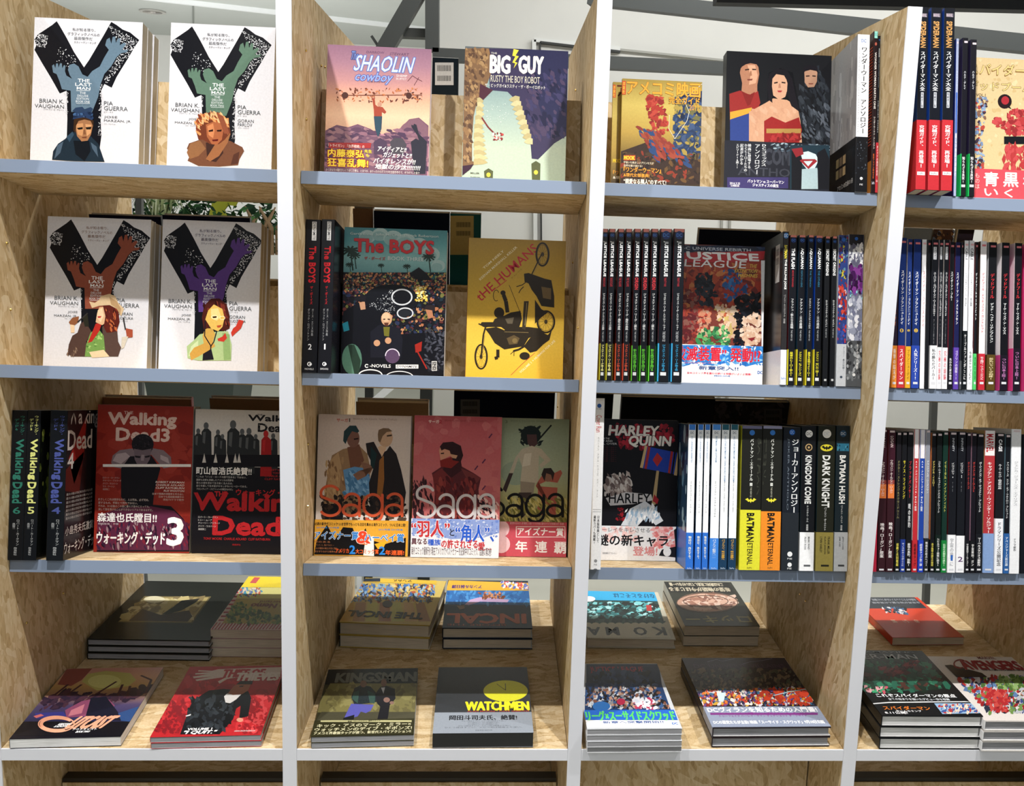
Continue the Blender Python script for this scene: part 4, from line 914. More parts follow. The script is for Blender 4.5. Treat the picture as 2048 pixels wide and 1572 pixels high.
# ------------------------------------------------------------------ second bay, middle shelf
def boys(A):
    A.full('#14151b'); A.g(['#3f8087', '#5fa0a4', '#8cbdbb', '#6c9ea0'], 240, 520, 650)
    for x, y, r in ((480, 290, 52), (560, 275, 50), (640, 300, 60), (720, 320, 62), (800, 345, 60), (870, 400, 60), (920, 470, 44)): A.e('#a9c6c4', x, y, r, r * .8); A.e('#8fb4b3', x - 8, y + 10, r * .8, r * .6)
    for x, y, s in ((375, 370, 1.3), (400, 400, .9), (860, 410, 1), (565, 465, .5), (725, 470, .6), (370, 460, .6)):
        A.ln('#22382f', 7 * s, x, y, x + 12 * s, y + 100 * s)
        for a in range(0, 360, 36): A.ln('#22382f', 9 * s, x, y, x + 42 * s * cos(radians(a)), y + 26 * s * sin(radians(a)) + 8 * s)
    A.r('#1a1a20', 330, 512, 970, 1150)
    A.m(['#7b3b33', '#b4744f', '#2d5b60', '#c48a5e', '#4a2f34', '#8b8f52', '#d2a274', '#35344f', '#202028', '#9c5b44'], 520, (335, 515, 965, 640), 11, 1.2, 3)
    A.m(['#5c2f2c', '#a96c4c', '#1e2c36', '#26202a', '#b98460', '#3a2330', '#14151b', '#2b3350', '#6b6a3a'], 300, (335, 620, 965, 900), 17, 1.2, 8)
    A.e('#14161c', 630, 680, 170, 95); A.p('#14161c', 740, 520, 800, 480, 850, 520, 880, 560, 800, 560)
    A.ring('#c9ccd0', 695, 665, 66, 52, 9, 28); A.ring('#c9ccd0', 715, 765, 52, 36, 8, 28); A.e('#121318', 695, 665, 55, 42); A.e('#23262c', 712, 765, 40, 24); A.m(['#d4d6da', '#9a9da2', '#6a6d74'], 150, (470, 725, 640, 610, 660, 720, 640, 780), 3.5, 1, 4)
    A.m(['#f2d36a', '#f6ecb0', '#c9a53c'], 50, (780, 600, 850, 690), 10, 1, 4)
    A.p('#14151b', 330, 760, 420, 700, 560, 760, 600, 900, 960, 880, 968, 1150, 330, 1150)
    A.p('#1c1d26', 500, 880, 550, 840, 600, 830, 680, 860, 700, 930, 690, 1040, 500, 1040); A.e('#c79a78', 600, 800, 34, 42); A.e('#dcb490', 596, 790, 26, 28); A.p('#3a2a22', 578, 800, 592, 798, 592, 806, 580, 807); A.p('#3a2a22', 606, 798, 622, 800, 620, 808, 607, 806); A.p('#5a3428', 584, 824, 614, 824, 606, 846, 590, 844); A.p('#6d6a2a', 580, 850, 620, 850, 615, 910, 585, 905)
    for x, y in ((540, 950), (610, 935)): A.e('#c49472', x, y, 20, 20)
    A.p('#b98b6c', 430, 700, 465, 690, 470, 740, 440, 745); A.p('#1c1a20', 420, 690, 440, 650, 475, 660, 470, 695); A.e('#4f7564', 385, 1050, 62, 95); A.p('#26382e', 360, 960, 400, 960, 440, 1060, 430, 1140, 400, 1140); A.e('#55425e', 636, 1030, 46, 46); A.ring('#d9cfe0', 636, 1030, 46, 46, 6, 18, 180, 360)
    A.p('#b07858', 840, 740, 880, 730, 890, 790, 860, 800); A.p('#2a2224', 830, 740, 850, 715, 900, 715, 900, 750); A.p('#26788a', 325, 830, 360, 815, 370, 870, 335, 880); A.p('#9b2a22', 775, 960, 820, 940, 815, 1000, 780, 1010); A.m(['#3a3c46', '#20222a', '#4a4c58'], 60, (840, 860, 965, 1130), 12, 2.5, 7); A.ring('#e8e8ea', 500, 1150, 76, 38, 7, 18, 180, 360); A.ring('#e8e8ea', 680, 1165, 90, 42, 5, 18, 180, 360); A.ln('#9b2a22', 8, 790, 1000, 850, 1110)
    A.t('#cfe0de', 'Garth Ennis  John McCrea  Darick Robertson', 375, 272, 922, 292, .01); A.t('#d03036', 'The BOYS', 400, 310, 893, 392, .06, out='#471418', ow=1); A.t('#c02a30', 'ザ・ボーイズ', 462, 415, 592, 436, .03); A.t('#d9e4e4', 'BOOK THREE', 608, 416, 832, 440, .02)
    A.t('#f2f2f2', '-NOVELS', 496, 1082, 626, 1102, .03); A.ring('#f2f2f2', 477, 1092, 12, 12, 5, 20, 30, 330); A.r('#e8e8ea', 657, 1084, 797, 1108); A.t('#1a1a20', 'DYNAMITE', 664, 1089, 790, 1103, .03, sl=.2); A.r('#d8d8da', 880, 1062, 912, 1122); A.r('#15161b', 884, 1066, 908, 1118); A.t('#e4e4e4', 'GA', 887, 1068, 905, 1082); A.t('#e4e4e4', 'RI', 887, 1085, 905, 1098); A.t('#e4e4e4', 'OK', 887, 1101, 905, 1115)
def humans(A):
    A.full('#cba63c'); A.g(['#a98937', '#bb9a3c', '#d1ac42', '#e0bb4a', '#d5ae3c'], 305, 1170)
    A.tr('#b8303c', 'tHE HUMANS', 1185, 695, 1545, 372, 58, .02); A.tr('#efe6c4', 'TOM NEELY', 1205, 492, 1330, 382, 14, .02); A.tr('#efe6c4', 'KEENAN MARSHALL KELLER', 1182, 562, 1412, 358, 15, .01); A.tr('#4a3a1c', 'ザ・ヒューマンズ', 1378, 552, 1440, 494, 10, .02); A.tr('#efe6c4', 'VOLUME 1 + HUMANS FOR LIFE', 1432, 1138, 1648, 940, 14, .01)
    D = '#2e2820'
    for x, y, rx, ry in ((1186, 1035, 42, 80), (1567, 400, 44, 76), (1588, 818, 58, 72)):
        A.ring(D, x, y, rx, ry, 11, 30); A.ring('#4b3f2a', x, y, rx * .78, ry * .8, 2.5, 24); A.e(D, x, y, 10, 14, 12)
        for a in range(0, 180, 30): A.ln('#4b3f2a', 1.5, x - rx * .8 * cos(radians(a)), y - ry * .8 * sin(radians(a)), x + rx * .8 * cos(radians(a)), y + ry * .8 * sin(radians(a)))
    A.ln(D, 10, 1186, 1035, 1200, 900, 1215, 845); A.ln('#8a7040', 3, 1194, 1035, 1208, 900); A.ln(D, 8, 1170, 830, 1215, 850, 1285, 825)
    A.p(D, 1210, 860, 1280, 850, 1330, 870, 1400, 850, 1480, 850, 1560, 860, 1560, 880, 1480, 920, 1450, 970, 1330, 990, 1270, 950, 1240, 900)
    A.p('#5c4d34', 1345, 920, 1390, 900, 1425, 920, 1410, 955, 1360, 960); A.e('#7a6844', 1395, 935, 16, 16); A.ln('#7a6844', 4, 1330, 880, 1480, 885)
    A.p(D, 1270, 800, 1330, 780, 1370, 760, 1430, 750, 1440, 800, 1420, 860, 1350, 880, 1310, 850, 1200, 850, 1180, 835, 1190, 820, 1260, 820); A.e(D, 1298, 762, 32, 34); A.p('#5d5546', 1335, 800, 1390, 790, 1380, 830, 1350, 830); A.ln(D, 24, 1350, 760, 1340, 690, 1325, 650); A.e(D, 1322, 638, 16, 15); A.ring(D, 1280, 655, 20, 36, 4, 20, 60, 330)
    A.ln(D, 20, 1290, 990, 1290, 1040, 1270, 1045); A.ln(D, 3, 1360, 590, 1420, 740, 1435, 770); A.p('#3d362a', 1452, 690, 1482, 690, 1470, 800, 1460, 870, 1440, 860); A.ln('#b8a468', 2, 1470, 700, 1458, 840)
    A.p(D, 1452, 520, 1480, 515, 1580, 550, 1622, 560, 1640, 660, 1640, 730, 1560, 720, 1530, 660, 1500, 620, 1480, 580, 1456, 570); A.p('#6b5a3c', 1560, 600, 1620, 610, 1620, 680, 1570, 670); A.ln(D, 7, 1500, 525, 1560, 400); A.ln('#8a7a50', 2, 1510, 525, 1568, 405); A.ln(D, 5, 1480, 560, 1440, 590, 1405, 600); A.ln(D, 5, 1450, 600, 1430, 620, 1420, 640); A.p(D, 1520, 680, 1560, 740, 1600, 760, 1560, 790, 1520, 830)
    A.p(D, 1520, 880, 1560, 880, 1600, 900, 1625, 870, 1610, 930, 1570, 960, 1530, 1000, 1490, 1010, 1450, 970, 1480, 930); A.e(D, 1456, 1030, 32, 24); A.ln(D, 12, 1470, 960, 1420, 990, 1385, 1000); A.ln(D, 4, 1388, 1000, 1368, 1020); A.ln(D, 4, 1390, 1002, 1390, 1030); A.ln('#b8303c', 2.5, 1370, 1150, 1440, 1080, 1520, 1010); A.ln('#b8303c', 4, 1280, 610, 1345, 560)
face(2, 'B2', 325, 965, 720, 240, .075, .027, 2, art=boys, cols=('#15161b', '#15161b', '#15161b'), label='softcover with red title over crowd and teal clouds, second bay middle shelf', group='crowd story volumes', copies_label='%s copy behind the teal clouds cover')
face(2, 'B2', 1100, 1703, 720, 306, .11, .012, 2, art=humans, cols=('#cba63c', '#b8303c', '#cba63c'), label='mustard yellow softcover with tumbling motorcycles', copies_label='%s copy behind the mustard yellow cover')
for i, (xl, xr, n) in enumerate(((66, 158, '2'), (182, 266, '1'))):
    its = [('R', 195, 312, '#e8e8ea', .42, .72), ('T', 198, 309, 'DYNAMITE', '#15161b', .18, .02, .57), ('T', 348, 575, 'The BOYS', '#b9242c', .44, .05), ('V', 595, 710, 'ザ・ボーイズ', '#b9242c', .2, .03), ('V', 735, 905, 'ガース・エニス作画', '#a9aaae', .15, 0, .62), ('V', 735, 935, 'ダリック・ロバートソン', '#a9aaae', .15, 0, .36), ('H', 955, 990, n, '#f0f0f2', .24 if n == '2' else .11, .02), ('O', 1080, .3, '#f0f0f2'), ('O', 1080, .19, '#15161b'), ('R', 1076, 1086, '#f0f0f2', .5, .66), ('H', 1105, 1116, 'NOVELS' if n == '2' else 'GRAFFICA NOVELS', '#e0e0e2', .6, .01)]
    spine(2, 'B2', xl, xr, 700, 182, -.008, its, 'black spine with red title and number %s, %s' % (n, ('at left wall of second bay', 'beside the teal clouds cover')[i]), 'crowd story volumes', cols=('#17181d', '#17181d', '#1c1c24'), w=.165)

# ------------------------------------------------------------------ second bay, third shelf
def saga_logo(A, col, x0, y0, sx, sy):
    X = lambda *a: [x0 + (v - 178) * sx if i % 2 == 0 else y0 + (v - 712) * sy for i, v in enumerate(a)]
    def st(pts, w=17):
        A.ln(col, w, *X(*pts))
        for i in range(0, len(pts), 2): q = X(pts[i], pts[i + 1]); A.e(col, q[0], q[1], w / 2, w / 2 * 1.02, 10); A.n -= .0000035
    def arc(cx, cy, rx, ry, a0, a1, n=22): return [f(t) for t in [radians(a0 + (a1 - a0) * i / n) for i in range(n + 1)] for f in (lambda t: cx + rx * cos(t), lambda t: cy + ry * sin(t))]
    st(arc(248, 765, 56, 46, -30, -210) + arc(250, 858, 62, 46, -60, 150))
    for bx in (385, 650):
        st(arc(bx, 808, 46, 40, -160, 0, 14) + [bx + 46, 905]); st(arc(bx - 6, 870, 50, 34, 0, 360, 26))
    st(arc(515, 838, 58, 66, 0, 360, 30)); st([573, 775, 573, 885] + arc(518, 890, 55, 50, 0, 140, 14))
def saga1(A):
    A.full('#cbbdb4'); A.g(['#c4b4ac', '#cabcb2', '#d6ccc6'], 280, 930)
    A.t('#b04a38', 'サーガ', 290, 300, 360, 322, .03); A.t('#66564e', '1', 366, 300, 374, 322, .01); A.t('#8a7a70', 'BRIAN K. VAUGHAN  FIONA STAPLES', 392, 300, 664, 311)
    A.p('#8c6f52', 205, 900, 215, 750, 240, 620, 260, 530, 330, 490, 430, 470, 480, 520, 500, 620, 480, 900); A.p('#a98a66', 250, 560, 300, 510, 320, 600, 300, 800, 240, 900, 215, 860); A.m(['#7a5d42', '#9c7c5a', '#b5976e'], 40, (215, 560, 330, 900), 14, 3, 4, 80)
    A.p('#6b4636', 355, 480, 430, 460, 460, 560, 420, 620, 380, 640); A.e('#735044', 392, 425, 40, 56); A.p('#24383c', 330, 440, 335, 380, 370, 345, 410, 345, 430, 380, 420, 390, 385, 380, 360, 420, 345, 460); A.p('#2b1c18', 395, 425, 425, 420, 425, 430, 398, 434)
    A.p('#5a88b4', 330, 620, 400, 600, 470, 610, 500, 680, 490, 770, 420, 790, 350, 760); A.m(['#7aa6cc', '#41719c'], 30, (340, 630, 490, 770), 14, 2.4, 6, 60); A.p('#7d5a48', 390, 650, 430, 625, 500, 640, 520, 600, 480, 580, 440, 570, 470, 660, 420, 685)
    A.p('#241f20', 470, 455, 520, 445, 560, 520, 600, 500, 620, 470, 660, 520, 690, 620, 720, 760, 700, 900, 500, 900, 490, 700, 520, 600, 480, 520); A.p('#8a5a2c', 555, 560, 582, 530, 585, 680, 570, 800, 540, 770); A.p('#1a2e30', 500, 470, 540, 520, 520, 620, 500, 590)
    A.e('#b9977a', 592, 420, 46, 58); A.p('#6d5640', 545, 400, 550, 372, 580, 360, 612, 362, 636, 380, 600, 385, 575, 410, 560, 450, 548, 440); A.p('#3b2c24', 600, 405, 632, 400, 632, 410, 602, 414); A.p('#caa88a', 560, 470, 600, 480, 570, 540, 545, 480)
    A.r('#17161b', 200, 830, 330, 932); A.m(['#231d1c', '#3d2f28', '#584638', '#181618'], 90, (200, 780, 720, 930), 20, 1.6, 9)
    saga_logo(A, '#cf5a3a', 178, 712, 1, 1)
def saga1b(A):
    A.full('#e3a73a'); A.p('#141316', 150, 1145, 165, 1060, 230, 960, 280, 1050, 330, 975, 390, 980, 420, 1060, 470, 980, 510, 1150); A.p('#141316', 500, 1160, 520, 1060, 590, 1080, 720, 1040, 715, 1160); A.p('#f2f0ee', 455, 1150, 470, 1040, 520, 1030, 522, 1155); A.p('#f6b22c', 525, 1080, 560, 1070, 600, 1060, 580, 1105, 545, 1110)
    A.p('#e8702c', 400, 1030, 430, 1010, 440, 1060, 470, 1080, 500, 1030, 480, 1085, 430, 1080)
    A.t('#17161a', '必読の新世代コミック! いま世界でもっとも注目を集める海外コミック、ついに日本上陸!', 155, 948, 718, 968, .02)
    A.t('#3b86c6', '2013年度 2014年度', 165, 972, 305, 983, .02); A.t('#3b86c6', '2013年度 2014年度', 550, 985, 700, 996, .02)
    A.t('#2e7fd0', 'アイズナー賞', 150, 1000, 425, 1052, .05, out='#f6f4f0', ow=.9); A.t('#e2492c', '&', 415, 1000, 500, 1075, .05, out='#f6f4f0'); A.t('#2e7fd0', 'ハーベイ賞', 462, 1015, 708, 1066, .05, out='#f6f4f0', ow=.9)
    for i in range(4): A.t('#b77a54', ('翼のある', '『アラーナ』と、角人"マルコ──', '二人の種族の戦士が恋に落ち、', '娘を守りながら戦争から逃げ')[i], 150, 1060 + i * 20, 250 + i * 25, 1072 + i * 20)
    A.t('#e8602c', 'アメリカ', 283, 1108, 365, 1135, .03); A.t('#2e86e0', '2', 370, 1088, 405, 1140, .06); A.t('#e8602c', '大コミック賞', 408, 1112, 550, 1140, .03); A.t('#2e86e0', '2', 555, 1095, 590, 1145, .06); A.t('#e8602c', '年連覇!', 592, 1118, 708, 1148, .03)
def saga2(A):
    A.full('#b55a5e'); A.g(['#ab4f55', '#b65c60', '#c06d6c', '#bb6563'], 288, 960)
    A.m(['#b76266', '#bb6769', '#b35c60'], 40, (770, 300, 1310, 900), 50, 1.4, 6)
    A.t('#f0d8d0', 'サーガ', 860, 310, 925, 330, .03); A.t('#a02838', '2', 926, 310, 942, 331, .05); A.t('#8c3b40', 'BRIAN K. VAUGHAN  FIONA STAPLES', 960, 310, 1220, 321)
    A.p('#552428', 880, 640, 940, 600, 1060, 595, 1140, 640, 1185, 670, 1170, 740, 1180, 900, 1180, 960, 890, 960, 900, 720); A.p('#6e2b2c', 885, 650, 940, 610, 1000, 660, 980, 800, 900, 780); A.p('#3a1a1e', 960, 560, 1060, 560, 1070, 620, 1000, 670, 950, 620); A.p('#6b3030', 1060, 610, 1130, 640, 1185, 670, 1160, 700, 1100, 680); A.m(['#47181c', '#7a2f2e', '#5e2022', '#8a3a34'], 60, (900, 680, 1170, 940), 20, 2.2, 5, 80)
    A.p('#7c2420', 930, 560, 935, 600, 1000, 610, 1060, 560, 1060, 520, 1000, 540); A.p('#c48a70', 925, 500, 935, 470, 990, 465, 1000, 530, 960, 550, 935, 560, 930, 530); A.p('#2c1719', 930, 475, 950, 450, 1010, 445, 1060, 470, 1075, 530, 1060, 570, 1010, 560, 990, 500, 960, 490, 940, 500); A.p('#c0906f', 990, 520, 1040, 530, 1030, 550, 1005, 545); A.p('#1e1014', 935, 515, 956, 512, 956, 520, 937, 522)
    A.m(['#2c1a20', '#3c2228'], 36, (760, 680, 880, 920), 12, 3.4, 3, 80); A.m(['#2c1a20', '#d9b0a8'], 30, (1170, 780, 1290, 930), 12, 3.2, 4, 60)
    for x, y in ((1246, 410), (1205, 567), (1205, 732), (1158, 608)): A.ln('#5a2c48', 8, x - 12, y + 12, x + 8, y - 14)
    saga_logo(A, '#cfc8ca', 775, 715, .945, 1.03)
def saga2b(A):
    A.full('#e9ecf4'); A.p('#8fa4dc', 760, 910, 1300, 930, 1300, 1010, 1200, 1040, 1000, 1050, 850, 1010, 760, 1020); A.m(['#6f8ad2', '#d3dcf2', '#8fa4dc'], 130, (760, 920, 1290, 1040), 11, 1.3, 3)
    A.t('#c4343c', '“羽人”', 752, 935, 990, 1035, .05, out='#f2f2f6'); A.t('#22222a', 'と', 992, 985, 1020, 1028, .02); A.t('#2e5fd0', '“角人”、', 1028, 960, 1265, 1066, .05, out='#f2f2f6')
    A.t('#5b2a38', '異なる', 755, 1045, 850, 1082, .04); A.t('#2e5fd0', '種族', 855, 1050, 935, 1088, .04); A.t('#c4343c', 'の許されざる', 940, 1052, 1165, 1105, .03); A.t('#c4343c', '愛…', 1168, 1070, 1250, 1118, .04); A.t('#4a3a44', '海外コミック最新刊! 現在アメリカでベストセラーを記録中のコミック、話題の第2巻!', 752, 1098, 1250, 1150, .01)
def saga3(A):
    A.full('#9aa488'); A.g(['#848f76', '#93a088', '#a3ae94', '#a8a878', '#8c8450'], 300, 945, 1500)
    A.t('#5f6a55', '3', 1336, 312, 1350, 330, .02); A.t('#6a755f', 'BRIAN K. VAUGHAN  FIONA STAPLES', 1370, 312, 1640, 323)
    A.e('#8f9e8a', 1400, 640, 90, 75); A.e('#16201f', 1494, 405, 62, 60); A.m(['#16201f'], 36, (1430, 345, 1560, 470), 12, 2.4, 4); A.ln('#1a1d1c', 10, 1545, 430, 1622, 342); A.p('#4b3434', 1470, 400, 1530, 400, 1535, 460, 1500, 490, 1475, 455)
    A.p('#b3a996', 1440, 490, 1500, 470, 1560, 490, 1620, 560, 1560, 610, 1545, 590, 1580, 560, 1545, 530, 1540, 690, 1520, 705, 1430, 690, 1440, 600, 1420, 540, 1385, 640, 1360, 640, 1400, 540); A.p('#c8c0ae', 1455, 520, 1500, 515, 1490, 590, 1440, 600); A.p('#3b2d2c', 1360, 640, 1385, 640, 1340, 760, 1320, 740); A.p('#8d8272', 1430, 690, 1520, 700, 1510, 770, 1430, 760); A.p('#3f3330', 1420, 760, 1500, 760, 1460, 900, 1420, 940, 1390, 900)
    A.p('#a5584a', 1525, 720, 1590, 690, 1660, 700, 1690, 640, 1680, 620, 1640, 640, 1620, 620, 1600, 625, 1560, 660, 1540, 690, 1535, 900, 1650, 900, 1660, 730); A.e('#8a6250', 1600, 660, 26, 34); A.p('#2e2422', 1560, 650, 1575, 610, 1620, 608, 1642, 640, 1630, 690, 1620, 650, 1590, 640, 1580, 690)
    A.m(['#b5a75e', '#8c8440', '#6d6a34', '#c9bd78'], 120, (1320, 800, 1735, 940), 12, 3.5, 6, 60)
    saga_logo(A, '#161512', 1200, 715, .95, 1)
def saga3b(A):
    A.full('#c75260'); A.e('#eec4ca', 1310, 985, 52, 52); A.e('#eec4ca', 1310, 1080, 56, 56)
    A.t('#eac6ca', '異世界のはみだし者 無敵に人間ドラマが共感に最大のキャラが新章のぼり 第3巻!', 1365, 945, 1700, 960); A.r('#f6e9ea', 1402, 970, 1708, 974); A.r('#f6e9ea', 1402, 1034, 1708, 1038); A.r('#f6e9ea', 1402, 970, 1406, 1038); A.r('#f6e9ea', 1704, 975, 1708, 1046)
    A.t('#f6f0f0', 'アイズナー賞', 1412, 978, 1696, 1028, .04); A.t('#f6f0f0', '年', 1400, 1060, 1472, 1128, .04); A.t('#f6f0f0', '連', 1520, 1062, 1595, 1132, .04); A.t('#f6f0f0', '覇', 1640, 1066, 1715, 1138, .04)
gS = 'space romance volumes on the second bay third shelf'
face(3, 'B3', 165, 742, 700, 280, .10, .021, 2, art=saga1, band=(saga1b, 932, '#e3a73a'), cols='#cbbdb4', label='pale beige softcover with orange title and yellow paper band', group=gS, copies_label='%s copy behind the beige softcover', page=M_PAGEW)
face(3, 'B3', 762, 1306, 700, 287, .094, .024, 1, art=saga2, band=(saga2b, 925, '#e9ecf4'), cols='#b55a5e', label='rose pink softcover with silver grey title and white and blue paper band', group=gS, copies_label='%s copy behind the rose pink softcover', page=M_PAGEW)
face(3, 'B3', 1190, 1724, 700, 300, .122, .02, 2, art=saga3, band=(saga3b, 942, '#c75260'), cols='#9aa488', label='sage green softcover with black title and red paper band', group=gS, copies_label='%s copy behind the sage green softcover', page=M_PAGEW)

# ------------------------------------------------------------------ third bay, top shelf
def mook(A):
    A.full('#b39a4e'); A.g(['#9a8440', '#c9b360', '#b89a4c', '#6d5a30', '#3c3328'], 530, 1225)
    A.p('#2b3a5a', 560, 640, 742, 600, 740, 1220, 640, 1220, 560, 980); A.m(['#2f4468', '#1e2a44', '#41557a', '#6d6a44', '#a8924a'], 90, (560, 620, 738, 1060), 22, 1.8, 4)
    A.p('#3a2c26', 205, 1000, 400, 930, 560, 1040, 740, 1060, 740, 1220, 205, 1220); A.m(['#4b3a2a', '#2c2320', '#6a4f30', '#8a3a2a'], 80, (210, 1010, 730, 1210), 18, 2, 7)
    A.m(['#a8392e', '#b9483a', '#8c2c28'], 60, (360, 640, 470, 620, 520, 860, 440, 900, 400, 800), 22, 1.5, 3); A.m(['#8c3a30', '#a04a38', '#2f4a78'], 70, (300, 830, 440, 1060, 640, 1040, 660, 1120, 560, 960, 480, 900), 20, 2.4, 9, 50); A.ln('#e6e2d2', 3, 740, 555, 620, 660, 655, 740, 640, 800, 560, 918); A.ln('#e6e2d2', 3, 560, 918, 520, 850, 525, 760)
    A.t('#e9a23c', 'アメコミ映画', 245, 540, 728, 635, .06, out='#5a2a1c', ow=.9); A.t('#e9a23c', '完全ガイド', 520, 642, 724, 690, .04, out='#4a2a1c', ow=.7); A.t('#e9a23c', '2017', 655, 695, 722, 732, .04)
    A.r('#c4472c', 210, 535, 236, 625); A.vt('#f0c84a', '洋泉社', 214, 540, 232, 620, .02)
    A.r('#b84a30', 222, 1025, 300, 1060); A.t('#f3d23c', 'MOOK', 224, 1030, 296, 1056, .06); A.t('#d9cdb4', '宇宙いち美ましいプリンセスが', 222, 1068, 420, 1084, .02); A.t('#d9cdb4', '世界を駆け抜ける!', 222, 1088, 345, 1103, .02)
    A.t('#e9a23c', '『ワンダーウーマン』', 222, 1106, 468, 1142, .05); A.t('#e9a23c', '&現代女傑事典!', 222, 1146, 392, 1170, .04); A.t('#f0ece0', '“親愛なる隣人”のすべて!', 222, 1185, 502, 1218, .05)
face(1, 'C1', 207, 736, 800, 530, .085, .010, 1, art=mook, cols=('#b39a4e', '#c9b360', '#b39a4e'), label='gold and blue softcover guide with big orange headline, third bay top shelf', page=M_PAGEW)
def mook2(A):
    A.full('#b9a458'); A.g(['#9a8440', '#c9b360', '#b89a4c', '#4c4030'], 550, 1218); A.r('#c4472c', 148, 560, 170, 645); A.vt('#f0c84a', '洋泉社', 151, 565, 168, 640, .02); A.t('#5a2a1c', 'アメコミ映画', 180, 562, 600, 650, .06)
    A.t('#f3d23c', 'MOOK', 152, 1050, 215, 1075, .06); A.t('#e9a23c', '『ワンダーウーマン』', 152, 1130, 398, 1160, .05); A.t('#f0ece0', '&現代女傑事典!', 152, 1165, 340, 1185, .04)
face(1, 'C1', 146, 640, 800, 552, .115, .010, 1, art=mook2, cols=('#b9a458', '#c9b360', '#b39a4e'), label='second gold softcover guide mostly hidden behind the gold and blue one', page=M_PAGEW)
def dc_anth(A):
    A.full('#15161a'); A.p('#15161a', 915, 350, 1592, 350, 1592, 942, 915, 942)
    # plain fields of colour where the photograph's cover shows portraits
    A.p('#a9765c', 990, 480, 1000, 430, 1025, 405, 1085, 400, 1112, 440, 1118, 490, 1105, 560, 1105, 610, 1060, 625, 1000, 610, 1005, 550); A.p('#cf9d80', 1040, 430, 1090, 430, 1108, 500, 1095, 550, 1050, 560, 1060, 500); A.p('#17141a', 990, 460, 995, 415, 1020, 390, 1080, 385, 1110, 405, 1117, 450, 1100, 425, 1060, 418, 1030, 425, 1005, 440)
    A.p('#2a1c1a', 1022, 458, 1052, 454, 1052, 462, 1025, 466); A.p('#2a1c1a', 1070, 454, 1098, 456, 1096, 464, 1072, 463); A.p('#7a4438', 1038, 522, 1075, 520, 1070, 532, 1042, 533); A.p('#9a6a50', 1058, 470, 1066, 470, 1070, 500, 1052, 502)
    A.p('#8f2a28', 920, 620, 990, 598, 1060, 628, 1110, 602, 1125, 680, 1080, 780, 925, 820); A.p('#7a2220', 1000, 600, 1052, 628, 1090, 606, 1060, 690, 1040, 700); A.p('#c99a38', 925, 740, 1070, 710, 1060, 745, 925, 790); A.p('#2c3f80', 925, 790, 1080, 740, 1055, 942, 925, 942)
    A.p('#0c0d11', 1170, 660, 1180, 480, 1260, 450, 1340, 480, 1370, 640, 1390, 760, 1290, 780); A.p('#c79a7e', 1195, 520, 1230, 490, 1290, 500, 1310, 570, 1290, 640, 1250, 660, 1210, 630); A.p('#c49678', 1050, 740, 1160, 680, 1210, 650, 1300, 660, 1370, 700, 1390, 800, 1400, 942, 1050, 942); A.m(['#cda084', '#bf8f72', '#c89a7c'], 30, (1060, 720, 1350, 930), 22, 2.2, 6, 70); A.p('#17141a', 1180, 660, 1170, 560, 1185, 490, 1230, 455, 1300, 462, 1335, 520, 1360, 640, 1385, 740, 1330, 700, 1300, 620, 1305, 540, 1280, 495, 1230, 490, 1205, 520, 1200, 600, 1205, 680); A.p('#2a1c1a', 1215, 545, 1240, 540, 1240, 549, 1217, 553); A.p('#2a1c1a', 1265, 540, 1292, 544, 1290, 552, 1266, 549); A.p('#a03438', 1236, 598, 1270, 598, 1262, 610, 1244, 610); A.p('#a97860', 1248, 552, 1256, 552, 1262, 580, 1244, 582)
    A.p('#8f2424', 1150, 800, 1200, 770, 1290, 810, 1380, 775, 1400, 860, 1380, 942, 1150, 942); A.p('#a88448', 1165, 850, 1395, 850, 1392, 880, 1165, 880); A.m(['#a53030', '#7a1e20'], 24, (1185, 885, 1385, 940), 16, 2, 2)
    A.m(['#24282f', '#1a1d22', '#2f343b'], 90, (1410, 460, 1510, 450, 1590, 640, 1592, 940, 1420, 940, 1380, 700), 22, 2.4, 5, 70); A.m(['#565c66', '#454b54'], 30, (1400, 700, 1585, 920), 12, 3, 8, 60); A.p('#a67f68', 1415, 470, 1440, 455, 1480, 455, 1502, 475, 1498, 540, 1480, 575, 1440, 578, 1418, 545); A.p('#17141a', 1405, 490, 1412, 445, 1455, 428, 1500, 442, 1510, 490, 1495, 470, 1455, 462, 1420, 472); A.p('#2a1c1a', 1425, 500, 1450, 498, 1450, 506, 1427, 508); A.p('#2a1c1a', 1468, 498, 1492, 500, 1490, 508, 1468, 506); A.p('#7a4438', 1442, 550, 1476, 550, 1470, 558, 1446, 558)
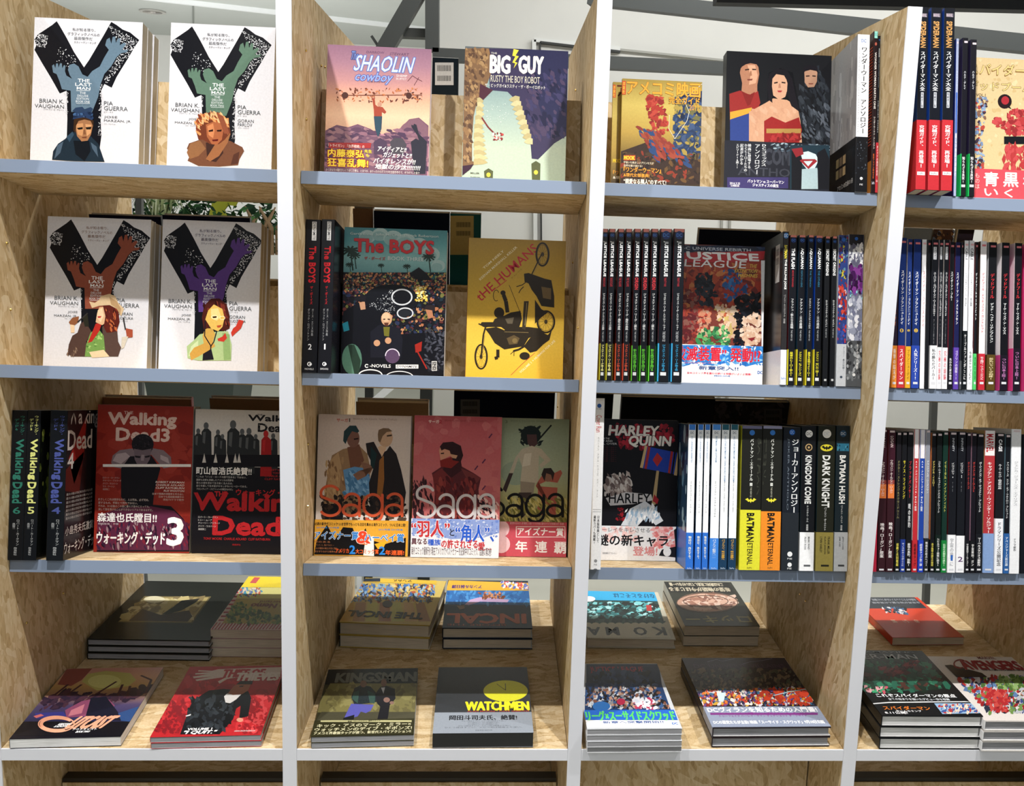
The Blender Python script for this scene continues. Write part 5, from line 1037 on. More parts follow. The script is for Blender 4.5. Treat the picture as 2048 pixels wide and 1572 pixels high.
def dc_band(A):
    A.full('#20222b'); A.t('#3b3e48', 'COM', 1150, 985, 1320, 1090, .06); A.t('#3b3e48', 'ANTHOLOGY', 975, 1115, 1580, 1170, .02); A.m(['#6b7a88', '#9db0bc', '#42505e'], 90, (1200, 945, 1590, 1000), 6, 2.4, 3, 170)
    A.p('#1f3440', 1320, 960, 1580, 960, 1580, 1250, 1320, 1250); A.p('#cfdfe4', 1390, 1010, 1440, 1000, 1490, 1020, 1510, 1060, 1480, 1120, 1440, 1130, 1400, 1080); A.p('#a8c0c8', 1380, 1120, 1500, 1110, 1520, 1250, 1370, 1250); A.p('#17181e', 1330, 1000, 1380, 980, 1400, 1050, 1395, 1250, 1330, 1250); A.p('#17181e', 1500, 1010, 1550, 980, 1580, 1050, 1580, 1250, 1505, 1250); A.p('#8c2830', 1330, 985, 1400, 975, 1410, 1020, 1360, 1040)
    A.p('#9a2c34', 1385, 1062, 1400, 1052, 1485, 1052, 1500, 1066, 1442, 1118); A.p('#cfdfe4', 1410, 1066, 1470, 1064, 1440, 1100)
    for tx, x, y0, y1, sz in (('DCコミックス', 1148, 950, 1100, 36), ('アンソロジー', 1103, 950, 1155, 36), ('映画に登場する', 1052, 950, 1115, 22), ('DCヒーローたちの', 1028, 950, 1135, 22), ('起源がわかる', 1001, 950, 1090, 22), ('エピソード16選!!', 973, 950, 1115, 20)): A.vt('#d7dade', tx, x - sz / 2, y0, x + sz / 2, y1, .02)
    A.r('#3b3566', 905, 1172, 1308, 1246); A.t('#e8e8f0', 'バットマン vs スーパーマン', 1040, 1190, 1280, 1212, .03); A.t('#e8e8f0', 'ジャスティスの誕生', 1073, 1215, 1245, 1236, .03); A.t('#e8e8f0', '2016.3.25', 922, 1205, 990, 1220, .03); A.t('#e8e8f0', '公開記念', 928, 1222, 985, 1234, .03)
F, W_, H_ = face(1, 'C1', 895, 1588, 800, 352, .078, .034, 1, art=dc_anth, band=(dc_band, 942, '#20222b'), cols='#15161a', label='thick black softcover with portrait colours and black band, centre of third bay top shelf', page=M_PAGEW)
def wwside(A):
    A.full('#9a9a9e'); rnd = random.Random(4); a, b, c, d = A.rect
    for j in range(40):
        u, v, q = rnd.uniform(.02, c), rnd.uniform(.1, d), rnd.uniform(.006, .02); A.raw([(u + q * .5 * cos(t), v + q * 1.6 * sin(t)) for t in (0, 1, 2, 3, 4, 5)], lin(rnd.choice(['#8f8f94', '#a8a8ac', '#b6b6ba', '#87878c'])), j * .000001)
    A.n += .0001; A.raw([(a, b), (c, b), (c, d * .3), (a, d * .27)], lin('#17181c')); A.step(); A.put('#b9b9bd', 'アマゾンの究極の1冊', .06, .02, c - .01, .03, .02)
    for i in range(3):
        for j in range(2): A.raw([(.05 + i * .02, .045 + j * .022), (.066 + i * .02, .045 + j * .022), (.066 + i * .02, .062 + j * .022), (.05 + i * .02, .062 + j * .022)], lin(('#8a7a5a', '#6a5a4a', '#a08a6a')[i]))
    A.step()
spine(1, 'C1', 1762, 1843, 600, 228, -.004, [('H', 258, 280, 'DC', '#2d62a8', .4, .03), ('V', 308, 885, 'ワンダーウーマン アンソロジー', '#1a1b1f', .5, .03, .56), ('T', 310, 880, 'WONDER WOMAN ANTHOLOGY', '#9a9aa0', .09, 0, .16)], 'thick white spine with black japanese title and black lower band, third bay top shelf', None, cols=('#9a9a9e', '#eceef2', '#eceef2'), side=(wwside, 'L', 'C1'), w=.16, band=(905, '#15161a', [('M', 905, 1150, ['#3c4450', '#20242c', '#59616c'], 40, .0012), ('O', 1180, .24, '#e8e8ea'), ('H', 1215, 1226, 'PIE', '#e8e8ea', .26, .01)]))
def dotside(A):
    A.full('#3a2320'); rnd = random.Random(2); a, b, c, d = A.rect
    for j in range(34): A.raw([(c - .02, d * .3 + j * .0055), (c - .003, d * .3 + j * .0055), (c - .003, d * .3 + j * .0055 + .002), (c - .02, d * .3 + j * .0055 + .002)], lin('#b5523c'))
    A.step(); A.raw([(a, b), (c, b), (c, d * .2), (a, d * .2)], lin('#c9803a')); A.step()
spine(1, 'C1', 1866, 1895, 700, 206, -.004, [('R', 205, 252, '#8fd0c4'), ('H', 218, 236, 'DC', '#3a8a9a', .6, .02), ('O', 290, .5, '#a8584a', 1.5), ('T', 345, 720, 'WONDER WOMAN EARTH ONE', '#e8e4e0', .42, .03), ('V', 770, 985, 'ワンダーウーマン:アースワン', '#e0dcd8', .4, .02), ('V', 1015, 1180, '新訳アマゾン島の王女', '#d86a3a', .36, .02), ('H', 1200, 1218, 'ShoPro', '#dfe4f0', .8, .02)], 'thin dark spine with pale turquoise head and white lettering, third bay top shelf', None, cols=('#3a2320', '#22181c', '#22181c'), side=(dotside, 'L', 'C1'), w=.16)
spine(1, 'C1', 1930, 1953, 700, 238, -.004, [('O', 265, .6, '#1f4a8a'), ('T', 320, 380, 'WONDER', '#d8d8d8', .36, .02), ('T', 385, 580, 'THE GREATEST BATTLES', '#777a80', .26, .01), ('V', 665, 880, 'ワンダーウーマン ベストバウト', '#dcdcdc', .36, .02)], 'thinnest black spine with red lower band, against the right wall of third bay top shelf', None, cols='#131418', band=(944, '#b9303a', [('V', 965, 1165, 'ダイアナの勝利の歴史', '#f4e8e8', .5, .03), ('H', 1190, 1206, 'ShoPro', '#f0d0d4', .7, .02)]), w=.16)

# ------------------------------------------------------------------ third bay, middle shelf
def jl(A):
    A.full('#7b3c34'); A.r('#1d2438', 640, 300, 1225, 340); A.m(['#2c3a5a', '#17203a'], 30, (640, 300, 1225, 342), 14, 4, 3, 5)
    A.p('#a23a2c', 640, 425, 1200, 400, 1200, 700, 640, 700); A.m(['#8c3a30', '#b5583c', '#c47a4a', '#6d2e2c', '#a84a34'], 130, (645, 430, 1195, 760), 34, 1.7, 4)
    # plain fields of colour instead of the portraits
    A.m(['#22262e', '#2f343d', '#1a1d24'], 44, (760, 490, 860, 480, 900, 640, 860, 700, 760, 680), 22, 1.8, 5); A.m(['#2f5a94', '#3f72ad', '#9a3a34', '#26497c'], 46, (950, 460, 1060, 470, 1110, 640, 960, 660), 22, 1.7, 6)
    A.m(['#7c2f30', '#a04038', '#8a5a50', '#5e262a'], 70, (680, 600, 770, 620, 800, 720, 780, 950, 675, 950), 24, 1.5, 8); A.m(['#b9483a', '#d08a6c', '#c9a088'], 40, (780, 720, 860, 720, 850, 900, 780, 900), 18, 1.5, 3); A.m(['#d9b49a', '#e3c9b0', '#d0a684', '#c9b06a'], 70, (890, 700, 1030, 690, 1040, 900, 960, 940, 920, 850), 22, 1.6, 4)
    A.m(['#3f8a54', '#6ab06c', '#2f6a44', '#d8c09a'], 50, (800, 850, 980, 840, 990, 960, 760, 960), 20, 1.6, 9); A.m(['#17181e', '#23252e', '#101116'], 70, (1030, 640, 1190, 600, 1195, 780, 1110, 780, 1070, 960, 1010, 960, 1040, 800), 22, 2, 7); A.m(['#e3c2a8', '#edd3be', '#d9b196'], 60, (1060, 780, 1190, 750, 1195, 930, 1110, 960, 1070, 900), 22, 1.6, 2); A.p('#8c2a30', 1105, 915, 1160, 905, 1135, 935)
    A.t('#c9d0dc', 'DC UNIVERSE REBIRTH', 664, 315, 1128, 335, .03); A.p('#b8333a', 640, 350, 1222, 338, 1210, 392, 1090, 410, 640, 415); A.t('#f4f2f2', 'JUSTICE', 650, 348, 1180, 410, .06, sl=-.15); A.t('#f4f2f2', 'LEAGUE', 690, 398, 1098, 446, .01, sl=.1)
    A.t('#e6c25a', 'THE', 1120, 425, 1168, 448, .03, sl=.2); A.t('#e6c25a', 'EXTINCTION', 1022, 458, 1170, 480, .03, sl=.2); A.t('#e6c25a', 'MACHINES', 1045, 488, 1172, 512, .03, sl=.2)
    A.p('#f2f3f6', 1195, 400, 1230, 400, 1230, 1205, 1200, 1205)
def jlb(A):
    A.full('#eef1f6'); A.p('#2f7fd0', 600, 958, 1225, 962, 1225, 1070, 1180, 1080, 1100, 1100, 1000, 1070, 880, 1095, 760, 1080, 680, 1100, 600, 1080); A.m(['#8fc4ea', '#eef4fa', '#2a6cc0', '#5aa0e0'], 110, (660, 965, 1220, 1090), 14, 2, 5)
    A.t('#d8283c', '“破滅装置” 発動!?', 590, 975, 1190, 1065, .06, out='#f0e4f0', ow=.7); A.t('#e0405a', 'エクスティンクション・マシーン', 690, 1070, 900, 1082, .02); A.t('#2a4c8c', '新章突入!!', 785, 1098, 1045, 1125, .04); A.t('#d8506a', '全米コミック界を震わせ続ける物語がいよいよ開幕!', 705, 1140, 1130, 1154, .02); A.t('#3f72c0', '定価:本体2,000円+税', 885, 1158, 990, 1168, .02); A.t('#2d6cc0', 'DC', 1172, 1130, 1205, 1150, .05)
face(2, 'C2', 676, 1212, 800, 300, .09, .012, 2, art=jl, band=(jlb, 960, '#eef1f6'), cols='#7b3c34', label='softcover with red title bar and white and blue band, third bay middle shelf', page=M_PAGEW, copies_label='%s copy behind the red title bar cover')
gJ = 'black spines with a coral head strip, third bay middle shelf'
jp = {'A': ('アトランティスの進撃', '#a8323c'), 'B': ('魔性の旅路', '#a8323c'), 'O': ('誕生', '#c03840'), 'T': ('トリニティ・ウォー', '#a8323c')}
rows = [(140, 177, 'A', 'y', 'leftmost'), (184, 226, 'A', 'y', 'second from left'), (243, 285, 'B', 'o', 'third from left'), (293, 336, 'B', 'o', 'fourth from left'), (350, 394, 'O', 'g', 'fifth'), (406, 451, 'O', 'g', 'sixth'), (464, 509, 'O', 'g', 'seventh'), (523, 599, 'T', 'b', 'second to last'), (612, 684, 'T', 'b', 'last')]
cc = {'y': ('#d6cf3a', 'yellow'), 'o': ('#d2553a', 'orange red'), 'g': ('#63c93a', 'green'), 'b': ('#3a9ac8', 'blue')}
def redside(c1, c2):
    def f(A):
        A.full(c1); rnd = random.Random(5); a, b, c, d = A.rect
        for j in range(50):
            u, v, q = rnd.uniform(0, c), rnd.uniform(0, d), rnd.uniform(.003, .014); A.raw([(u + q * cos(t), v + q * 1.5 * sin(t)) for t in (0, 1, 2, 3, 4, 5)], lin(rnd.choice(c2)), j * .000001)
        A.step()
    return f
for xl, xr, kd, bc_, pos in rows:
    sub, rc = jp[kd]; bcol, bn = cc[bc_]; f = .52
    its = [('R', 185, 212, '#d98478'), ('C', 232, .74, '#1b2f66', '#4a86d8'), ('T', 272, 505, 'JUSTICE LEAGUE', '#f0f2f4', f * (.75 if kd == 'T' else 1), .05)]
    if kd == 'O': its += [('T', 512, 592, 'ORIGIN', rc, .5, .04)]
    else: its += [('T', 512, 572, 'THRONE OF ATLANTIS' if kd == 'A' else ('THE VILLAINS' if kd == 'B' else 'TRINITY WAR'), rc, .4 if kd != 'T' else .2, .02)]
    its += [('V', 615, 860, 'ジャスティス・リーグ:' + sub, '#d8dadc', .42 if kd != 'T' else .24, .02), ('T', 868, 935, 'THE NEW 52!', '#b9bcc0', .24, 0)]
    spine(2, 'C2', xl, xr, 600, 190, -.003, its, 'black spine, coral head strip, %s band edge, %s in row of nine' % (bn, pos), gJ, cols=('#7a2326', '#14161c', '#14161c'), side=(redside(('#6d2024' if kd != 'T' else '#4a5a6a'), ('#a8322c', '#3a1418', '#c45040', '#23121a') if kd != 'T' else ('#8a9aa4', '#303c4a', '#a8525a')), 'L', 'C2'),
          band=(948 if kd != 'O' else 962, (bcol, '#15171c', bcol), [('V', 955 if kd != 'O' else 985, 1130, 'ジャスティス・リーグ第%s巻' % {'A': '3', 'B': '2', 'O': '1', 'T': '4'}[kd] if kd != 'O' else '新たな時代が幕を開ける', bcol if kd != 'A' else '#f0ec9a', .5 if kd != 'T' else .3, .03), ('R', 1138, 1160, '#d0d2d4', .25, .75), ('R', 0, 3000, bcol, .0, .1)]))
def kjside(A):
    A.full('#1d1b1d'); a, b, c, d = A.rect; A.raw([(a, b), (c, b), (c, d * .2), (a, d * .24)], lin('#c2c3ca')); A.step()
    A.raw([(c - .05, d * .68), (c - .02, d * .68), (c - .02, d * .93), (c - .05, d * .93)], lin('#dcdcdc')); A.step()
    for k_ in range(2):
        for i in range(12): A.raw([(c - .046, d * (.8 + k_ * .06) + i * .0011), (c - .026, d * (.8 + k_ * .06) + i * .0011), (c - .026, d * (.8 + k_ * .06) + i * .0011 + .0005), (c - .046, d * (.8 + k_ * .06) + i * .0011 + .0005)], lin('#222'))
    A.step()
    for i in range(6): A.put('#55586a', '最高傑作にして最狂の物語', .02, .05 - i * .0065, c - .01, .054 - i * .0065)
spine(2, 'C2', 1335, 1373, 600, 208, -.003, [('O', 235, .95, '#4a86c8'), ('H', 224, 246, 'DC', '#e8eef4', .6, .03), ('T', 298, 385, 'BATMAN', '#d8c840', .46, .06), ('T', 392, 590, 'THE KILLING JOKE', '#e8e8e6', .42, .05), ('V', 625, 815, 'バットマン:キリングジョーク 完全版', '#c8c8c6', .36, .01)], 'dark charcoal spine with yellow and white title and white foot, beside the white page edge', None, cols=('#1d1b1d', '#2b2a2c', '#2b2a2c'), side=(kjside, 'L', 'C2'), band=(990, '#e4e6ee', [('H', 1170, 1186, 'ShoPro', '#5a86c8', .8, .02)]))
rows = [(1380, 1428, 232, 'THE FLASH', 'MOVE FORWARD', 'フラッシュ:新たなる挑戦', '#a8323c', '最速のヒーロー参上!', 'in front of the coloured spines', '#5a1c22'), (1440, 1486, 232, 'AQUAMAN', 'DEATH OF A KING', 'アクアマン:王の最期', '#3a7a9a', 'アクアマン、セブンシーズへ', 'first of three with blue subtitle', '#1c3a4e'), (1502, 1540, 232, 'AQUAMAN', 'THE TRENCH', 'アクアマン:アトランティスの王', '#3a7a9a', '最強を証明せよヒーロー', 'second of three with blue subtitle', '#1c3a5e'), (1552, 1600, 236, 'AQUAMAN', 'THE OTHERS', 'アクアマン:王の遺産', '#3a7a9a', 'アクアマン、誓いの二部!!', 'third of three with blue subtitle', '#1f50c0')]
for xl, xr, yt, tx, sb, jt, c, bt, lb, sc_c in rows:
    spine(2, 'C2', xl, xr, 600, yt, -.003, [('R', yt, yt + 14, '#d98478'), ('C', 266, .72, '#1b2f66', '#4a86d8'), ('T', 318, 455, tx, '#f0f2f4', .44, .05), ('T', 465, 575, sb, c, .24, .02), ('V', 650, 850, jt, '#d8dadc', .4, .02), ('T', 858, 930, 'THE NEW 52!', '#b9bcc0', .22, 0)], 'black spine with yellow printed band, ' + lb, 'black spines with yellow bands, third bay middle shelf', cols=(sc_c, '#14161c', '#14161c'), band=(988, ('#d8cc34', '#15171c', '#d8cc34'), [('V', 1003, 1165, bt, '#e6dc3c', .46, .03), ('R', 1175, 1195, '#d0d2d4', .25, .75), ('R', 0, 3000, '#d8cc34', 0, .09)]))
for xl, xr, lb in ((1614, 1648, 'left'), (1661, 1694, 'right')):
    spine(2, 'C2', xl, xr, 600, 240, -.003, [('R', 240, 254, '#d98478'), ('C', 274, .7, '#1b2f66', '#4a86d8'), ('T', 325, 500, 'SECRET ORIGINS', '#f0f2f4', .5, .05), ('V', 660, 840, 'DCキャラクターズ:オリジン', '#d8dadc', .44, .02), ('T', 848, 910, 'THE NEW 52!', '#b9bcc0', .24, 0), ('R', 1183, 1196, '#d0d2d4', .3, .75)], 'narrow plain black spine with small coral head strip, %s one of a pair' % lb, 'pair of plain black spines', cols='#1a1c20')
spine(2, 'C2', 1703, 1768, 600, 232, -.003, [('M', 240, 560, ['#2a3f80', '#5a8a9a', '#c0b23a', '#8c2a2a', '#1d2444'], 70, .003), ('M', 560, 790, ['#b03028', '#d8d0d8', '#8c2620', '#c8483a'], 70, .003), ('M', 760, 950, ['#26347c', '#3a4ea0', '#b93a30'], 40, .003), ('O', 262, .4, '#2d62b8'), ('V', 322, 392, 'アース・ツー', '#e8e8e8', .24, .01)], 'multicoloured red and blue spine with silver band, second from the right wall', None, cols=('#c9ccd2', '#30407c', '#30407c'), band=(952, '#c2c6cc', [('V', 970, 1130, 'アースツー:最大の死闘!', '#45505e', .22, .01, .72), ('O', 1170, .26, '#45505e')]))
spine(2, 'C2', 1778, 1882, 600, 228, -.003, [('R', 228, 300, '#20222c'), ('M', 300, 430, ['#d0d4da', '#a8acb8', '#5a5a70', '#e6e6ea'], 60, .004), ('M', 430, 610, ['#5a2368', '#3f1a50', '#7a3a8a', '#2c1238'], 70, .005), ('M', 600, 650, ['#8ad0d8', '#3a6a9a'], 14, .002), ('M', 640, 920, ['#b4b8c8', '#8a90a4', '#6a6e88', '#d8dae2'], 90, .005), ('O', 256, .22, '#2d62b8'), ('V', 318, 380, 'ザ・ニュー', '#e8e8e8', .12, .01, .7)], 'wide spine in white, purple and silver, against the right wall of third bay', None, cols=('#dcdee4', '#6a6e80', '#6a6e80'), band=(930, '#4b4e52', [('M', 930, 1180, ['#6a6e72', '#2c2e32', '#9a9ea2'], 60, .004), ('V', 950, 1120, 'モノクロの悪夢', '#e0e0e0', .14, .02, .7), ('O', 1155, .2, '#d8d8d8')]))

# ------------------------------------------------------------------ third bay, third shelf
spine(3, 'C3', 80, 150, 700, 120, -.03, [('O', 170, .4, '#2a5aa8'), ('H', 185, 196, 'DC COMICS', '#8a96b0', .5), ('T', 232, 345, 'Cover Run', '#c0343c', .5, .0), ('V', 375, 780, 'カバーラン アダム・ヒューズ カバー アート', '#6b6e72', .16, 0), ('R', 855, 857, '#55585c'), ('R', 870, 872, '#55585c'), ('V', 895, 1075, '日本版特典として', '#22242a', .24, .02, .66), ('V', 895, 1085, '最新カバーも掲載!', '#22242a', .24, .02, .33), ('O', 1195, .3, '#8a8c90'), ('H', 1215, 1226, 'PIE', '#8a8c90', .3), ('O', 1252, .36, '#777a80', .5), ('H', 1263, 1272, 'PIE', '#8a8c90', .3)], 'tall white hardback spine with handwritten red title, far left of third bay third shelf', None, cols='#e8eaee', hard=True, w=.115)
def hq(A):
    A.full('#16161b'); A.m(['#8c2030', '#a82838', '#701a28'], 60, (200, 300, 600, 290, 615, 400, 560, 455, 260, 440), 26, 1.4, 4)
    A.t('#e4ded8', 'HARLEY', 192, 302, 520, 368, .07, sl=.1, out='#16161b'); A.t('#e4ded8', 'QUINN', 322, 370, 600, 445, .08, sl=.1, out='#16161b')
    A.t('#c8c8c8', 'HOT IN THE', 120, 380, 195, 392); A.t('#c8c8c8', 'CITY AND', 120, 396, 215, 409); A.t('#c8c8c8', 'ALL OVER', 120, 414, 245, 427)
    for i in range(8): A.t('#6a2830', 'アマンダ・コナー', 130, 440 + i * 13, 240, 449 + i * 13)
    A.p('#2440a4', 425, 435, 640, 480, 620, 622, 410, 582); A.p('#c4a87c', 428, 432, 445, 436, 415, 582, 396, 578); A.p('#c4a87c', 645, 478, 662, 482, 640, 632, 620, 628); A.p('#a03030', 448, 440, 466, 444, 440, 588, 425, 584); A.p('#a03030', 600, 470, 616, 474, 596, 618, 580, 614); A.p('#b03034', 510, 480, 545, 520, 510, 572, 480, 528); A.p('#16161b', 622, 474, 634, 478, 612, 622, 602, 618)
    A.p('#b39a70', 505, 598, 522, 600, 500, 820, 470, 840); A.p('#a02832', 490, 755, 520, 790, 510, 820, 480, 800)
    # plain pale shapes in place of the figure
    A.m(['#b4a6a0', '#8a7c78', '#d0c8c4', '#6a5a58'], 60, (180, 620, 330, 610, 340, 760, 160, 760), 20, 2.2, 3, 70); A.p('#c9c6c8', 170, 780, 300, 740, 470, 755, 480, 795, 350, 820, 200, 830); A.t('#16161b', 'HARLEY', 190, 748, 465, 815, .04)
    A.p('#d4d8de', 270, 960, 330, 850, 430, 800, 500, 850, 550, 930, 500, 960, 440, 900, 380, 965); A.m(['#9ab4cc', '#f0f2f4', '#b8c4d0'], 30, (300, 860, 520, 820, 530, 930, 300, 950), 14, 2.6, 5, 100); A.m(['#8c1f28', '#5a151c'], 24, (240, 840, 290, 840, 290, 930, 240, 930), 9, 1.5, 4)
def hqb(A):
    A.full('#e9e9ec'); A.m(['#e8a4a4', '#eec4c2', '#dc7c7c'], 60, (480, 965, 620, 960, 640, 1100, 480, 1100), 20, 1.6, 3); A.m(['#eec4c2', '#f0d8d6'], 24, (160, 965, 380, 1060), 22, 1.6, 4)
    A.p('#1a1b22', 620, 990, 660, 965, 700, 975, 700, 1180, 520, 1160, 540, 1120, 630, 1100); A.e('#e9e9ec', 575, 1135, 26, 30); A.t('#4a4a50', 'ハーレイをキレさせる', 110, 975, 462, 1004, .01); A.t('#141419', '謎の新キャラ', 112, 1022, 580, 1096, .07); A.t('#d88a8c', '登場!', 350, 1100, 510, 1160, .02); A.t('#55555c', '発売即重版のアプローチョン', 148, 1138, 245, 1150)
face(3, 'C3', 112, 640, 740, 262, .09, .018, 1, art=hq, band=(hqb, 965, ('#e9e9ec', '#e9e9ec', '#b03a3a')), cols='#16161b', label='black softcover with cream title on red patches and large blue mallet', page=M_PAGEW)
gW = 'white and blue spines, third bay third shelf'
for xl, xr, h, b_, tx, jt, bt, lb in ((711, 760, '#3c7ad0', '#2f6cc8', 'DC UNIVERSE REBIRTH', 'DCユニバース:リバース', '物語は、再生する。', 'first from left, with mottled side'), (772, 812, '#3c7ad0', '#2f6cc8', 'DC UNIVERSE REBIRTH', 'DCユニバース:リバース', '物語は、再生する。', 'second from left'), (819, 856, '#3c7ad0', '#2f6cc8', 'DC UNIVERSE REBIRTH', 'DCユニバース:リバース', '物語は、再生する。', 'third from left'), (868, 926, '#4a8ad8', '#3f82d8', 'BATMAN: I AM GOTHAM', 'バットマン:アイアム・ゴッサム', 'バットマン新章へ──', 'fourth from left, widest of them'), (931, 983, '#27596a', '#1c3a56', 'ALL-STAR BATMAN MY OWN WORST ENEMY', 'オールスター:バットマン ワースト・エネミー', 'バットマン、死の旅路へ', 'fifth from left with teal head'), (990, 1042, '#27596a', '#1c3a56', 'ALL-STAR BATMAN MY OWN WORST ENEMY', 'オールスター:バットマン ワースト・エネミー', 'バットマン、死の旅路へ', 'sixth from left with teal head')):
    its = [('R', 280, 330, h), ('H', 340, 356, 'DC', '#3a4a6a', .44, .03), ('T', 372, 372 + 9 * len(tx), tx, '#5a86b0', .2, .01), ('R', 668, 686, '#444', .48, .52), ('V', 690, 690 + 8.4 * len(jt) + (90 if len(jt) < 16 else 0), jt, '#33363c', .22, .01)]
    spine(3, 'C3', xl, xr, 600, 293, -.012, its, 'white spine with blue head and foot, ' + lb, gW, cols=('#24405a', '#eceff3', '#24405a'), side=(redside('#2a4560', ('#6a92b0', '#16283a', '#a8c4d4', '#1c3a66')), 'L', 'C3'), band=(1008 if h == '#3c7ad0' else 1045, b_, [('V', 1030 if h == '#3c7ad0' else 1052, 1190 if h != '#4a8ad8' else 1180, bt, '#eef0e0' if h == '#3c7ad0' else ('#e8b23c' if h == '#27596a' else '#e8f0f8'), .42, .03), ('H', 1238, 1248, 'ShoPro', '#c8d8e8', .6, .01)]))
for xl, xr, bc2, n, pos in ((1062, 1198, '#d8d437', '上', 'yellow'), (1200, 1331, '#e58a2c', '下', 'orange')):
    spine(3, 'C3', xl, xr, 700, 303, -.012, [('R', 300, 322, '#6a6a8a' if n == '上' else '#8a8aa8'), ('O', 348, .26, '#3a78c8'), ('V', 388, 668, 'バットマン:エターナル', '#e4e6e0', .17, .02), ('R', 680, 700, '#e4e6e0', .44, .56), ('V', 682, 698, n, '#111', .1, .02), ('T', 380, 760, 'BATMAN' if n == '上' else 'ETERNAL', '#3a3c34', .2, .03, .88 if n == '上' else .1), ('T', 708, 775, 'THE NEW 52!', '#b8b8a8', .08), ('B', 795, .54, '#e0d83c')], 'thick black spine with %s lower band and winged emblem' % pos, 'pair of thick black spines with winged emblem', cols=(bc2 if n == '上' else '#1a1a18', '#20211e', '#20211e'), band=(858 if n == '上' else 868, bc2, [('T', 878, 1068, 'BATMAN', '#191a1c', .34, .08), ('T', 1076, 1222, 'ETERNAL', '#191a1c', .26, .02), ('H', 1234, 1246, 'ShoPro', '#5a5030', .24, .01)]))
spine(3, 'C3', 1339, 1450, 700, 312, -.012, [('O', 345, .34, '#2a62b8'), ('H', 334, 356, 'DC', '#9ab8e8', .2, .02), ('V', 388, 880, 'ジョーカーアンソロジー', '#eceef0', .44, .05, .7), ('T', 385, 860, 'JOKER ANTHOLO', '#6a7480', .13, 0, .3)], 'thick black spine with large white japanese title, beside the orange banded one', None, cols='#1b2028', band=(876, '#23282e', [('O', 1150, .3, '#e0e2e4'), ('H', 1175, 1185, 'PIE', '#e0e2e4', .28, .01), ('O', 1220, .26, '#e0e2e4'), ('H', 1240, 1250, 'PIE', '#e0e2e4', .26, .01)]))
for xl, xr, base, bc2, tx, jt, au, lg, tc, pos in ((1459, 1554, '#17191d', '#e9ebee', 'KINGDOM COME', 'キングダム・カム 愛蔵版', ('MARK WAID', 'ALEX ROSS'), '#f0f0f0', '#55585c', 'white foot band'), (1567, 1681, '#23251d', '#8c8042', 'DARK KNIGHT', 'バットマン:ダークナイト', ('FRANK MILLER', 'KLAUS JANSON', 'LYNN VARLEY'), '#e8e8e4', '#22221a', 'olive gold foot band'), (1722, 1810, '#1b262d', '#a2a6aa', 'BATMAN HUSH', 'バットマン:ハッシュ 完全版', ('JEPH LOEB', 'JIM LEE'), '#2a4a6a', '#33363a', 'silver foot band')):
    its = [('C', 355, .5, lg, '#17191d' if tx[0] == 'K' else '#c8d0d8'), ('T', 498, 818 if tx[0] != 'D' else 842, tx, '#e8eaea', .42, .06), ('V', 840 if tx[0] == 'D' else 828, 995, jt, '#d4d6d8', .15, .02)]
    if tx[0] == 'K': its += [('O', 445, .5, '#b89a6c'), ('O', 445, .36, '#17191d'), ('O', 445, .16, '#b89a6c')]
    elif tx[0] == 'D': its += [('O', 448, .72, '#d8cc3a', .55), ('B', 448, .62, '#17181a')]
    else: its += [('R', 420, 470, '#2c6a86', .05, .95), ('M', 425, 465, ['#142a38', '#4a94ac'], 12, .002)]
    its2 = [('T', 1035, 1035 + 9.5 * len(a), a, tc, .13, .02, (.72, .5, .28)[i] if len(au) == 3 else (.62, .38)[i]) for i, a in enumerate(au)] + [('R', 1220, 1232, tc, .3, .76)]
    spine(3, 'C3', xl, xr, 700, 303, -.012, its, 'thick dark spine with tall white title and ' + pos, 'three thick dark spines at the right of the third bay third shelf', cols=('#1a2a30', base, base), band=(1006, bc2, its2))

# ------------------------------------------------------------------ fourth bay
gD = 'three tall navy and black spines with red bands, fourth bay top shelf'
for i, (xl, xr) in enumerate(((482, 552), (570, 648), (663, 741))):
    spine(1, 'D1', xl, xr, 600, 50 + i * 4, -.045, [('R', 95, 122, '#6a6472', .2, .85), ('H', 98, 119, 'MARVEL', '#c8b8c0', .56, .03), ('T', 152, 340, 'SPIDER-MAN', '#c8965a', .5, .06), ('V', 365, 650, 'スパイダーマン大全', '#eef0f2', .5, .04), ('R', 660, 770, '#c8ccd4', .38, .64), ('V', 664, 766, '増補改訂版', '#1a1c24', .22, .02)], 'tall black spine with gold lettering and red band, %s of the navy sided trio' % ('left', 'middle', 'right')[i], gD, cols=('#1c3f8c', '#14171f', '#1c3f8c'), w=.2, hard=False,
          band=(858, '#b42c34', [('V', 895, 1058, '究極ガイド、', '#f4eef0', .5, .05), ('V', 1075, 1200, '再登場!', '#f4eef0', .5, .05), ('R', 1228, 1252, '#e8e8ea', .12, .9), ('H', 1232, 1248, 'ShoPro', '#33343c', .6, .02)]))
